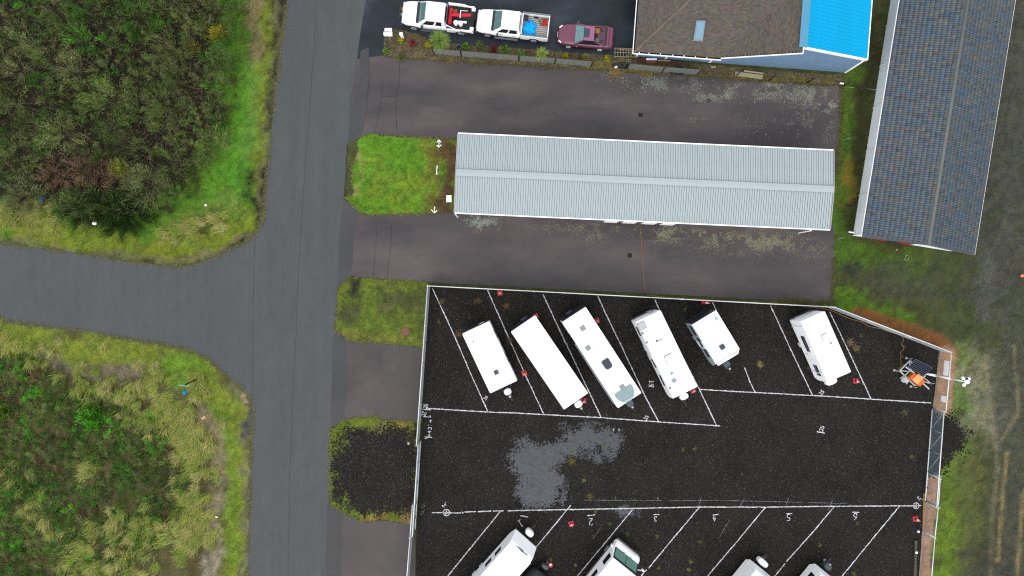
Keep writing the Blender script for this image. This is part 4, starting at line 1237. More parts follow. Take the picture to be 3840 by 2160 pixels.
def cab(parent, x0b, x1b, x0t, x1t, wb, wt, zb, zt, paint_m, front_glass, windows, rear=True, roof_m=None):
    """greenhouse; +x is the front. base x0b (rear)..x1b (front), roof x0t..x1t"""
    B = [Vector((x0b, -wb, zb)), Vector((x1b, -wb, zb)), Vector((x1b, wb, zb)), Vector((x0b, wb, zb))]
    T = [Vector((x0t, -wt, zt)), Vector((x1t, -wt, zt)), Vector((x1t, wt, zt)), Vector((x0t, wt, zt))]
    mb = MB(); mb.loft([B, T]); c = mb.build('cab', paint_m, parent, bevel=0.07, seg=3)
    mb = MB(); mb.panel([B[1], B[2], T[2], T[1]], 0.06, 0.94, 0.08, 0.95, 0.012); mb.build('windshield', front_glass, parent)
    if rear:
        mb = MB(); mb.panel([B[3], B[0], T[0], T[3]], 0.14, 0.86, 0.25, 0.85, 0.012); mb.build('rear_window', TINT, parent)
    for (u0, u1) in windows:
        mb = MB(); mb.panel([B[0], B[1], T[1], T[0]], u0, u1, 0.12, 0.82, 0.012); mb.build('side_window', TINT, parent)
        mb = MB(); mb.panel([B[2], B[3], T[3], T[2]], 1 - u1, 1 - u0, 0.12, 0.82, 0.012); mb.build('side_window', TINT, parent)
    return c

def vehicle_root(name, label, fw, rw, z, half, cat):
    """fw, rw: photograph pixels of the near-side (south) front and rear wheel; nose points to +x of the root"""
    a = P(*fw, z); b = P(*rw, z); a.z = b.z = 0
    d = (a - b); wbase = d.length; d.normalize()
    north = Vector((d.y, -d.x, 0))
    if north.y < 0: north = -north
    c = (a + b) / 2 + north * half
    r = empty(name, c, math.atan2(d.y, d.x), label, cat)
    return r, wbase

# ---- white crew-cab pickup, blue tarpaulin in the bed
pk, wb = vehicle_root('pickup_truck', 'white crew-cab pickup truck with a blue tarpaulin in its open bed', (1827, 134), (2001, 154), 0.38, 0.98, 'truck')
W = 0.97; f0 = wb / 2; r0 = -wb / 2
mb = MB()
mb.loft([body_ring(x, w, zl, zb, cr) for x, w, zl, zb, cr in [
    (r0 + 1.13, W * 0.98, 0.45, 1.12, 0.02), (r0 + 1.30, W, 0.42, 1.14, 0.02), (f0 - 0.9, W, 0.42, 1.15, 0.02), (f0 - 0.62, W, 0.45, 1.15, 0.03),
    (f0 + 0.1, W * 0.98, 0.55, 1.12, 0.05), (f0 + 0.55, W * 0.93, 0.5, 1.08, 0.05), (f0 + 0.80, W * 0.84, 0.5, 1.02, 0.03), (f0 + 0.92, W * 0.70, 0.55, 0.92, 0.0)]])
mb.build('body', CARWHITE, pk, smooth=True)
cab(pk, r0 + 1.15, f0 - 0.45, r0 + 1.28, f0 - 1.12, 0.90, 0.74, 1.13, 1.78, CARWHITE, WSHIELD, [(0.10, 0.44), (0.50, 0.86)])
mb = MB(); mb.panel([(f0 - 0.62, -0.86, 1.16), (f0 - 0.30, -0.80, 1.165), (f0 - 0.30, 0.80, 1.165), (f0 - 0.62, 0.86, 1.16)], 0, 1, 0, 1, 0.03, 0.02); mb.build('cowl', DARK, pk)
BEDL = M('bed_metal', S(150, 146, 140), 0.5, 0.2, 0.2, 6)
rb = r0 - 1.10
mb = MB()
for s in (-1, 1):
    mb.box(rb, r0 + 1.10, s * W - (0.09 if s > 0 else 0), s * W + (0.09 if s < 0 else 0), 0.48, 1.24)
mb.box(r0 + 1.02, r0 + 1.10, -W + 0.09, W - 0.09, 0.6, 1.24)
mb.build('bed', CARWHITE, pk, bevel=0.025)
mb = MB(); mb.box(rb, rb + 0.07, -W + 0.09, W - 0.09, 0.62, 1.23); mb.build('tailgate', CARWHITE, pk, bevel=0.02)
mb = MB(); mb.box(rb + 0.07, r0 + 1.02, -W + 0.09, W - 0.09, 0.62, 0.70)
mb.build('bed_floor', BEDL, pk)
for k in range(11):
    y = -W + 0.17 + k * 0.158
    mb = MB(); mb.box(rb + 0.10, r0 + 0.98, y, y + 0.085, 0.70, 0.722); mb.build('bed_slat', M('bed_slat', S(222, 214, 200), 0.6, 0, 0.15, 5), pk)
for s in (-1, 1):
    mb = MB(); mb.box(rb + 0.02, r0 + 1.08, s * (W - 0.075) - 0.05, s * (W - 0.075) + 0.05, 1.242, 1.262); mb.build('bed_rail', M('rail_grey', S(140, 140, 144), 0.5), pk)
    wheel(pk, f0, s * 0.985, 0.39, 0.26, CHROME, s); wheel(pk, r0, s * 0.985, 0.39, 0.26, CHROME, s)
    arch(pk, f0, s * W, 0.47, s); arch(pk, r0, s * W, 0.47, s)
    mb = MB(); mb.cbox((f0 - 0.85, s * 1.12, 1.20), (0.14, 0.26, 0.20)); mb.build('side_mirror', DARK, pk, bevel=0.03)
    mb = MB(); mb.cbox((f0 + 0.80, s * 0.66, 0.86), (0.14, 0.34, 0.16)); mb.build('headlight', LAMP, pk, bevel=0.02)
    mb = MB(); mb.cbox((rb - 0.01, s * 0.88, 0.98), (0.04, 0.13, 0.36)); mb.build('tail_light', REDLAMP, pk)
    mb = MB(); mb.box(r0 + 1.3, f0 - 0.62, s * (W + 0.10) - 0.07, s * (W + 0.10) + 0.07, 0.40, 0.46); mb.build('running_board', GREYLOW, pk)
    for u in (0.16, 0.62):
        mb = MB(); mb.cbox((r0 + 1.3 + (f0 - r0 - 2.0) * u * 1.2, s * (W + 0.012), 0.98), (0.18, 0.03, 0.05)); mb.build('door_handle', DARK, pk)
mb = MB(); mb.box(f0 + 0.80, f0 + 1.02, -0.84, 0.84, 0.46, 0.66); mb.build('front_bumper', M('bumper_grey', S(150, 152, 156), 0.35, 0.5), pk, bevel=0.04)
mb = MB(); mb.box(rb - 0.16, rb - 0.01, -0.88, 0.88, 0.46, 0.62); mb.build('rear_bumper', M('bumper_dark', S(70, 70, 76), 0.4), pk, bevel=0.03)
def on(root, p):
    return Matrix.Translation(root.location) @ Matrix.Rotation(root.rotation_euler.z, 4, 'Z') @ Vector(p)
def lump(name, root, cx, cy, z, rx, ry, h, mat, label, cat, seed, nu=26, nv=9, fold=0.0):
    """crumpled sheet or heap: a rounded heap broken up into folds"""
    v = []; f = []
    for j in range(nv + 1):
        t = j / nv
        for i in range(nu):
            a = 2 * math.pi * i / nu
            r = (1 - t)
            w = 1 + (0.55 if fold else 0.22) * (float(fbm(math.cos(a) * 2 + seed, math.sin(a) * 2, 0.9, seed)) - 0.5) * 2
            x = cx + rx * r * w * math.cos(a); y = cy + ry * r * w * math.sin(a)
            zz = z + h * (1 - r ** 2.2) * (0.55 + 0.9 * float(fbm(x * 3, y * 3, 0.8, seed + 7))) + 0.10 * h * float(vnoise(x, y, 0.10, seed + 3))
            if fold: zz += fold * (abs(float(vnoise(x, y, 0.16, seed + 31)) - 0.5) * 2 + 0.5 * abs(float(vnoise(x, y, 0.07, seed + 32)) - 0.5)) * min(1, 2.5 * t)
            if fold: x = min(max(x, cx - 0.62), cx + 0.56); y = min(max(y, -0.82), 0.82)
            if j == 0: zz = z
            v.append(on(root, (x, y, zz)) if root is not None else Vector((x, y, zz)))
    for j in range(nv):
        for i in range(nu):
            f.append((j * nu + i, j * nu + (i + 1) % nu, (j + 1) * nu + (i + 1) % nu, (j + 1) * nu + i))
    c = sum((Vector(p) for p in v), Vector()) / len(v); c.z = z
    mb = MB(); mb.add([Vector(p) - c for p in v], f)
    o = mb.build(name, mat, None); o.location = c
    return tag(o, label, cat)
TARP = M('blue_tarp', (0.0, 0.31, 0.70), 0.4, 0, 0.3, 7)
lump('tarpaulin', pk, r0 + 0.38, 0.12, 0.725, 0.66, 0.74, 0.36, TARP, 'crumpled bright blue tarpaulin in the bed of the white pickup', 'tarpaulin', 3, 44, 16, fold=0.16)
def loose_box(name, root, c, d, rz, mat, label, cat, bevel=0.01, tilt=0.0, group=None):
    w = on(root, c) if root is not None else Vector(c)
    mb = MB(); mb.cbox((0, 0, 0), d, 0, tilt)
    o = mb.build(name, mat, None, bevel=bevel); o.location = w
    o.rotation_euler = (0, 0, rz + (root.rotation_euler.z if root is not None else 0))
    return tag(o, label, cat, group)
# open red crate
def crate(root, c, L, Wd, H, rz, mat, label):
    w = on(root, c); e = empty('crate', w, rz + root.rotation_euler.z, label, 'crate')
    mb = MB(); mb.box(-L / 2, L / 2, -Wd / 2, Wd / 2, 0, 0.015); mb.build('base', mat, e)
    for s in (-1, 1):
        mb = MB(); mb.box(-L / 2, L / 2, s * Wd / 2 - 0.01, s * Wd / 2 + 0.01, 0.016, H); mb.build('side', mat, e)
        mb = MB(); mb.box(s * L / 2 - 0.01, s * L / 2 + 0.01, -Wd / 2 + 0.011, Wd / 2 - 0.011, 0.016, H); mb.build('side', mat, e)
    return e
crate(pk, (rb + 0.38, -0.38, 0.724), 0.34, 0.40, 0.22, 0.25, M('red_plastic', (0.50, 0.015, 0.02), 0.45), 'red plastic crate at the tail of the white pickup bed')
loose_box('board', pk, (rb + 0.72, -0.40, 0.745), (0.16, 0.55, 0.04), 0.45, M('grey_wood', S(128, 118, 106), 0.8), 'short grey board beside the red crate in the pickup bed', 'board')
loose_box('toolbox', pk, (r0 + 0.80, -0.62, 0.86), (0.34, 0.34, 0.26), 0.0, M('black_plastic', (0.02, 0.02, 0.03), 0.4), 'small black box at the front of the white pickup bed', 'box')
loose_box('scrap_wood', pk, (rb + 0.45, -0.74, 0.76), (0.6, 0.12, 0.06), 0.05, M('straw_scrap', S(150, 134, 96), 0.9), 'strip of old wood along the far side of the pickup bed', 'board')

# ---- white tow truck with red boom
tw, wb = vehicle_root('tow_truck', 'white extended-cab tow truck with a red boom over its black deck', (1551, 107), (1730, 126), 0.40, 1.00, 'truck')
f0 = wb / 2; r0 = -wb / 2; W = 0.98
mb = MB()
mb.loft([body_ring(x, w, zl, zb, cr) for x, w, zl, zb, cr in [
    (r0 + 1.20, W * 0.98, 0.5, 1.20, 0.02), (r0 + 1.35, W, 0.48, 1.22, 0.02), (f0 - 0.85, W, 0.48, 1.24, 0.02), (f0 - 0.5, W, 0.5, 1.25, 0.03),
    (f0 + 0.1, W * 0.98, 0.6, 1.22, 0.06), (f0 + 0.6, W * 0.92, 0.55, 1.18, 0.05), (f0 + 0.83, W * 0.82, 0.55, 1.10, 0.03), (f0 + 0.93, W * 0.66, 0.6, 0.98, 0.0)]])
mb.build('body', CARWHITE, tw, smooth=True)
cab(tw, r0 + 1.22, f0 - 0.42, r0 + 1.32, f0 - 1.08, 0.92, 0.76, 1.22, 1.92, CARWHITE, WSHIELD, [(0.14, 0.38), (0.46, 0.86)])
mb = MB(); mb.panel([(f0 - 0.58, -0.88, 1.26), (f0 - 0.26, -0.82, 1.27), (f0 - 0.26, 0.82, 1.27), (f0 - 0.58, 0.88, 1.26)], 0, 1, 0, 1, 0.03, 0.02); mb.build('cowl', DARK, tw)
for k in range(5):
    mb = MB(); mb.ball((f0 - 1.16, -0.56 + 0.28 * k, 1.935), 0.035, 6, 4); mb.build('roof_marker_light', GREYLOW, tw)
rb = r0 - 1.00
mb = MB(); mb.box(rb + 0.05, r0 + 1.16, -0.93, 0.93, 0.92, 1.00); mb.build('deck', M('black_deck', S(40, 43, 46), 0.6, 0, 0.25, 4), tw)
for s in (-1, 1):
    mb = MB(); mb.box(r0 + 0.52, r0 + 1.16, s * 0.985 - 0.055, s * 0.985 + 0.055, 0.52, 1.10); mb.build('bed_side', CARWHITE, tw, bevel=0.02)
    mb = MB(); mb.box(r0 + 0.02, r0 + 0.51, s * 0.985 - 0.055, s * 0.985 + 0.055, 0.52, 1.10); mb.build('bed_side', CARWHITE, tw, bevel=0.02)
    mb = MB(); mb.extr([(rb, 0.72), (r0 + 0.0, 0.95), (r0 + 0.0, 1.12), (rb + 0.10, 1.10)], s * 0.97 - 0.06, s * 0.97 + 0.06); mb.build('rear_fender', CARWHITE, tw, bevel=0.02)
    mb = MB(); mb.box(rb, rb + 0.30, s * 0.78 - 0.14, s * 0.78 + 0.14, 0.92, 1.14); mb.build('corner_box', CARWHITE, tw, bevel=0.02)
    wheel(tw, f0, s * 1.0, 0.40, 0.26, CHROME, s); wheel(tw, r0, s * 1.02, 0.40, 0.34, CHROME, s)
    arch(tw, f0, s * W, 0.49, s)
    mb = MB(); n = 12
    outer = [(r0 + 0.55 * math.cos(math.pi * k / n), 0.36 + 0.55 * math.sin(math.pi * k / n)) for k in range(n + 1)]
    inner = [(r0 + 0.46 * math.cos(math.pi * k / n), 0.36 + 0.46 * math.sin(math.pi * k / n)) for k in range(n, -1, -1)]
    mb.extr(outer + inner, s * 1.03 - 0.10, s * 1.03 + 0.06); mb.build('wheel_arch', M('fender_grey', S(84, 88, 92), 0.5), tw)
    mb = MB(); mb.cbox((f0 - 0.80, s * 1.14, 1.28), (0.16, 0.24, 0.30)); mb.build('side_mirror', DARK, tw, bevel=0.03)
    mb = MB(); mb.cbox((f0 + 0.82, s * 0.66, 0.94), (0.16, 0.34, 0.18)); mb.build('headlight', LAMP, tw, bevel=0.02)
    mb = MB(); mb.box(r0 + 1.3, f0 - 0.55, s * (W + 0.015) - 0.02, s * (W + 0.015) + 0.01, 0.50, 0.68); mb.build('lower_panel', GREYLOW, tw)
    mb = MB(); mb.box(r0 + 1.4, f0 - 0.62, s * (W + 0.10) - 0.08, s * (W + 0.10) + 0.08, 0.42, 0.48); mb.build('running_board', M('step_grey', S(92, 98, 104), 0.5), tw)
    mb = MB(); mb.bar((r0 + 1.15, s * 0.88, 1.62), (r0 + 0.45, s * 0.96, 1.13), 0.06, 0.06); mb.bar((r0 + 1.15, s * 0.80, 1.10), (r0 + 1.15, s * 0.80, 1.68), 0.06, 0.06); mb.build('rack_brace', CARWHITE, tw)
mb = MB(); mb.cyl((r0 + 1.15, -0.90, 1.55), (r0 - 0.15, -0.92, 1.45), 0.07, 10); mb.cyl((r0 - 0.15, -0.92, 1.45), (rb + 0.10, -0.80, 1.20), 0.05, 8); mb.build('side_rail', CARWHITE, tw, smooth=True)
mb = MB()
for k in range(7): mb.bar((r0 + 1.14, -0.75 + 0.25 * k, 1.05), (r0 + 1.14, -0.75 + 0.25 * k, 1.66), 0.03, 0.03)
mb.bar((r0 + 1.14, -0.80, 1.68), (r0 + 1.14, 0.80, 1.68), 0.06, 0.06); mb.build('headache_rack', DARK, tw)
REDB = M('red_boom_paint', (0.45, 0.010, 0.022), 0.35, 0, 0.12, 3)
mb = MB(); mb.bar((r0 + 0.92, 0.62, 1.18), (r0 + 0.92, -0.66, 1.18), 0.26, 0.30); mb.bar((r0 + 0.92, -0.05, 1.34), (rb + 0.22, -0.10, 1.62), 0.22, 0.22)
mb.bar((r0 + 0.80, -0.45, 1.36), (r0 + 0.52, -0.16, 1.48), 0.12, 0.14); boom = mb.build('boom', REDB, tw, bevel=0.02)
mb = MB(); mb.cyl((rb + 0.22, 0.08, 1.62), (rb + 0.22, -0.28, 1.62), 0.12, 12); mb.build('boom_pulley', DARK, boom)
mb = MB(); mb.cyl((r0 + 0.55, -0.22, 1.16), (r0 + 0.55, -0.58, 1.16), 0.17, 14); mb.build('winch_drum', M('rope_brown', S(150, 110, 70), 0.8), tw, bevel=0.02)
mb = MB(); mb.bar((r0 + 0.10, 0.22, 1.66), (r0 + 0.10, -0.40, 1.68), 0.05, 0.05); mb.bar((r0 + 0.10, -0.45, 1.45), (r0 - 0.45, -0.47, 1.45), 0.035, 0.035); mb.build('tow_bar', CARWHITE, tw)
mb = MB(); mb.bar((rb + 0.05, -0.25, 1.12), (rb - 0.10, -0.30, 0.75), 0.5, 0.12); mb.bar((rb - 0.14, -1.0, 0.70), (rb - 0.14, 0.92, 0.72), 0.09, 0.10); mb.build('wheel_lift', M('greasy_steel', S(62, 58, 52), 0.6, 0.3), tw)
mb = MB(); mb.box(f0 + 0.86, f0 + 1.06, -0.92, 0.92, 0.48, 0.70); mb.build('front_bumper', DARK, tw, bevel=0.04)
mb = MB(); mb.bar((f0 + 1.12, -0.45, 0.62), (f0 + 1.12, -0.45, 1.05), 0.08, 0.08); mb.bar((f0 + 1.12, 0.45, 0.62), (f0 + 1.12, 0.45, 1.05), 0.08, 0.08); mb.bar((f0 + 1.12, -0.6, 1.02), (f0 + 1.12, 0.6, 1.02), 0.1, 0.1)
mb.build('push_bar', DARK, tw)
mb = MB(); mb.cbox((f0 + 0.98, -0.30, 0.86), (0.16, 0.22, 0.2)); mb.build('winch', M('brass_winch', S(168, 136, 60), 0.4, 0.3), tw)
mb = MB(); mb.cbox((f0 + 0.98, 0.14, 0.84), (0.16, 0.2, 0.18)); mb.build('winch_motor', M('winch_grey', S(178, 176, 170), 0.5), tw)
def bucket(root, c, r, h, mat, label):
    w = on(root, c); e = empty('bucket', w, 0, label, 'bucket')
    mb = MB(); mb.cyl((0, 0, 0), (0, 0, h), r * 0.9, 18, r); mb.build('pail', mat, e)
    mb = MB(); mb.cyl((0, 0, h + 0.002), (0, 0, h + 0.03), r * 1.04, 18); mb.build('lid', mat, e, bevel=0.008)
    return e
bucket(tw, (r0 + 0.44, 0.50, 1.003), 0.17, 0.36, WHITE, 'white lidded bucket on the tow truck deck, nearer the cab')
bucket(tw, (r0 + 0.05, 0.52, 1.003), 0.17, 0.36, WHITE, 'white lidded bucket on the tow truck deck, nearer the tail')
loose_box('tool_chest', tw, (r0 + 0.0, 0.30, 1.06), (0.80, 0.16, 0.10), 0.02, WHITE, 'white tool chest under the red boom of the tow truck', 'box', 0.02)
loose_box('timber_block', tw, (r0 + 0.05, 0.82, 1.06), (0.45, 0.10, 0.10), 0.2, M('rust_wood', S(112, 72, 62), 0.85), 'reddish timber block at the edge of the tow truck deck', 'block', 0.01)
loose_box('timber_block', tw, (r0 + 0.45, 0.76, 1.05), (0.35, 0.09, 0.09), -0.2, M('rust_wood', S(112, 72, 62), 0.85), 'dark reddish block lying nearest the tow truck cab brace', 'block', 0.01)

# ---- maroon coupe with its rear window gone
cp, wb = vehicle_root('coupe', 'maroon two-door coupe with sunroof and missing rear window', (2131, 175), (2249, 185), 0.32, 0.86, 'car')
f0 = wb / 2; r0 = -wb / 2; W = 0.90
MAROON = M('maroon_paint', S(134, 70, 95), 0.22, 0, 0.10, 1.2, coat=0.5)
PINK = M('sky_lit_maroon_roof', S(182, 108, 152), 0.3, 0, 0.12, 2.0, coat=0.4)  # maroon paled to pink to carry the sky's reflection on the roof
mb = MB()
mb.loft([body_ring(x, w, zl, zb, cr) for x, w, zl, zb, cr in [
    (r0 - 0.98, W * 0.78, 0.42, 0.76, 0.0), (r0 - 0.90, W * 0.92, 0.32, 0.86, 0.01), (r0 - 0.55, W * 0.99, 0.26, 0.92, 0.02), (r0 + 0.2, W * 1.0, 0.24, 0.92, 0.02), (r0 + 0.9, W * 0.99, 0.2, 0.89, 0.02),
    (f0 - 0.8, W * 0.98, 0.2, 0.87, 0.02), (f0 - 0.35, W * 0.97, 0.2, 0.85, 0.07), (f0 + 0.3, W * 0.94, 0.24, 0.77, 0.08), (f0 + 0.66, W * 0.84, 0.28, 0.68, 0.06), (f0 + 0.86, W * 0.66, 0.3, 0.60, 0.03), (f0 + 0.95, W * 0.44, 0.32, 0.55, 0.01)]])
mb.build('body', MAROON, cp, smooth=True)
# roof shell, pillars and glass
B = [Vector((r0 - 0.28, -0.80, 0.90)), Vector((f0 - 0.42, -0.80, 0.88)), Vector((f0 - 0.42, 0.80, 0.88)), Vector((r0 - 0.28, 0.80, 0.90))]
T = [Vector((r0 + 0.62, -0.58, 1.34)), Vector((f0 - 1.12, -0.60, 1.34)), Vector((f0 - 1.12, 0.60, 1.34)), Vector((r0 + 0.62, 0.58, 1.34))]
mb = MB()
mb.add([p + Vector((0, 0, -0.03)) for p in T] + [p + Vector((0, 0, 0.015)) for p in T], [(3, 2, 1, 0), (4, 5, 6, 7), (0, 1, 5, 4), (1, 2, 6, 5), (2, 3, 7, 6), (3, 0, 4, 7)])
rf = mb.build('roof', PINK, cp, bevel=0.03)
mb = MB(); mb.box(r0 + 1.02 - 0.02, r0 + 1.46, -0.36, 0.36, 1.356, 1.364); mb.build('sunroof', M('sunroof_glass', S(72, 84, 94), 0.12), rf, bevel=0.003)
mb = MB()
for i in (0, 1, 2, 3): mb.bar(B[i], T[i], 0.09, 0.07)
mb.build('pillars', MAROON, cp)
mb = MB(); mb.panel([B[1], B[2], T[2], T[1]], 0.04, 0.96, 0.04, 0.97, 0.0); mb.build('windshield', M('pale_windshield', S(128, 170, 172), 0.1, 0, 0.15, 3), cp)
for s in (0, 1):
    q = [B[0], B[1], T[1], T[0]] if s == 0 else [B[2], B[3], T[3], T[2]]
    for (u0, u1) in ((0.42, 0.93), (0.12, 0.40)):
        if s == 1: u0, u1 = 1 - u1, 1 - u0
        mb = MB(); mb.panel(q, u0, u1, 0.06, 0.92, 0.0); mb.build('side_window', TINT, cp)
mb = MB(); mb.box(r0 - 0.22, r0 + 0.18, -0.72, 0.72, 0.93, 0.95); mb.build('parcel_shelf', M('shelf_cloth', S(112, 84, 100), 0.9), cp)
mb = MB(); mb.cyl((r0 - 0.02, 0.42, 0.951), (r0 - 0.02, 0.42, 0.962), 0.12, 16); mb.cyl((r0 - 0.02, -0.42, 0.951), (r0 - 0.02, -0.42, 0.962), 0.12, 16); mb.build('speaker', DARK, cp)
mb = MB(); mb.box(r0 + 0.20, r0 + 0.60, -0.72, 0.72, 0.915, 0.935); mb.build('rear_seat', M('seat_dark', (0.02, 0.02, 0.025), 0.9), cp)
loose_box('cardboard_box', cp, (r0 + 0.38, -0.36, 1.04), (0.34, 0.40, 0.20), 0.1, M('cardboard', S(176, 128, 62), 0.8), 'tan cardboard box behind the seats of the maroon coupe', 'box')
lump('cloth_bundle', cp, r0 + 0.36, 0.40, 0.937, 0.20, 0.22, 0.14, M('grey_cloth', S(150, 140, 136), 0.9), 'pale cloth bundle behind the seats of the maroon coupe', 'cloth', 9, 14, 5)
mb = MB(); mb.box(r0 - 0.42, r0 - 0.26, -0.74, 0.74, 0.942, 0.965); mb.build('boot_gap', DARK, cp)
mb = MB(); mb.loft([[Vector((x, y, z)) for (x, z) in ((r0 - 0.86, 0.95), (r0 - 0.62, 0.99), (r0 - 0.62, 1.02), (r0 - 0.86, 1.03))] for y in (-0.72, -0.68, 0.68, 0.72)]); mb.build('spoiler', MAROON, cp, bevel=0.015)
mb = MB(); mb.box(r0 - 0.60, r0 - 0.43, -0.70, 0.70, 0.944, 0.962); mb.build('boot_lid', MAROON, cp, bevel=0.01)
for s in (-1, 1):
    wheel(cp, f0, s * 0.905, 0.32, 0.2, M('white_rim', (0.78, 0.78, 0.80), 0.3), s); wheel(cp, r0, s * 0.925, 0.32, 0.2, M('white_rim', (0.78,) * 3), s)
    arch(cp, f0, s * 0.885, 0.37, s); arch(cp, r0, s * 0.905, 0.37, s)
    mb = MB(); mb.cbox((f0 - 0.62, s * 0.96, 0.92), (0.12, 0.18, 0.12)); mb.build('side_mirror', MAROON, cp, bevel=0.03)
    mb = MB(); mb.cbox((f0 + 0.73, s * 0.60, 0.63), (0.30, 0.12, 0.09), s * -0.65, 0.25); mb.build('headlight', LAMP, cp, bevel=0.02)
    mb = MB(); mb.cbox((r0 - 0.93, s * 0.52, 0.72), (0.08, 0.40, 0.14), s * -0.12); mb.build('tail_light', REDLAMP, cp, bevel=0.02)
    mb = MB(); mb.cbox((r0 + 0.95, s * 0.895, 0.72), (0.2, 0.03, 0.04)); mb.build('door_handle', MAROON, cp)
mb = MB(); mb.cbox((f0 + 0.93, 0, 0.52), (0.06, 0.42, 0.10)); mb.build('grille', LAMP, cp, bevel=0.02)
DMAR = M('shaded_maroon', S(52, 24, 34), 0.35)  # maroon darkened to stand for shade low on the body
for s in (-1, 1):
    mb = MB(); mb.box(r0 + 0.38, f0 - 0.40, s * 0.893 - 0.02, s * 0.893 + 0.02, 0.20, 0.60); mb.build('side_shade', DMAR, cp, bevel=0.01)  # added dark panels that paint shade onto the lower sides
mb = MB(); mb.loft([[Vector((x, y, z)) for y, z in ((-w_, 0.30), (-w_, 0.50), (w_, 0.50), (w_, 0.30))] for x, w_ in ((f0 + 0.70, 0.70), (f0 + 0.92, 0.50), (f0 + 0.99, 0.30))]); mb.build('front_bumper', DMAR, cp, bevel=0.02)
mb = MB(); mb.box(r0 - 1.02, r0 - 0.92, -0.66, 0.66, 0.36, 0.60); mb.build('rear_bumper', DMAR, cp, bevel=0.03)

# ------------------------------------------------------------------ caravans and motorhomes
RVWHITE = M('caravan_white', (0.88, 0.89, 0.90), 0.35, 0, 0.02, 1.0)
RVROOF = M('caravan_roof', (0.86, 0.86, 0.86), 0.5, 0, 0.02, 1.2)
VENT = M('vent_grey', S(176, 178, 180), 0.4)
VENTD = M('smoked_vent', S(82, 88, 104), 0.25)
ACD = M('dark_cover', S(70, 76, 92), 0.35)
TANKW = M('propane_cover', (0.80, 0.80, 0.80), 0.45)
TANKG = M('propane_cover_grey', S(92, 104, 112), 0.45)

def rv_fit(RL, RR, FR, FL, z):
    p = [P(*q, z) for q in (RL, RR, FR, FL)]
    for q in p: q.z = 0
    rear = (p[0] + p[1]) / 2; front = (p[2] + p[3]) / 2
    d = front - rear; L = d.length; d.normalize()
    Wd = ((p[1] - p[0]).length + (p[2] - p[3]).length) / 2
    return (rear + front) / 2, math.atan2(d.y, d.x), L, Wd

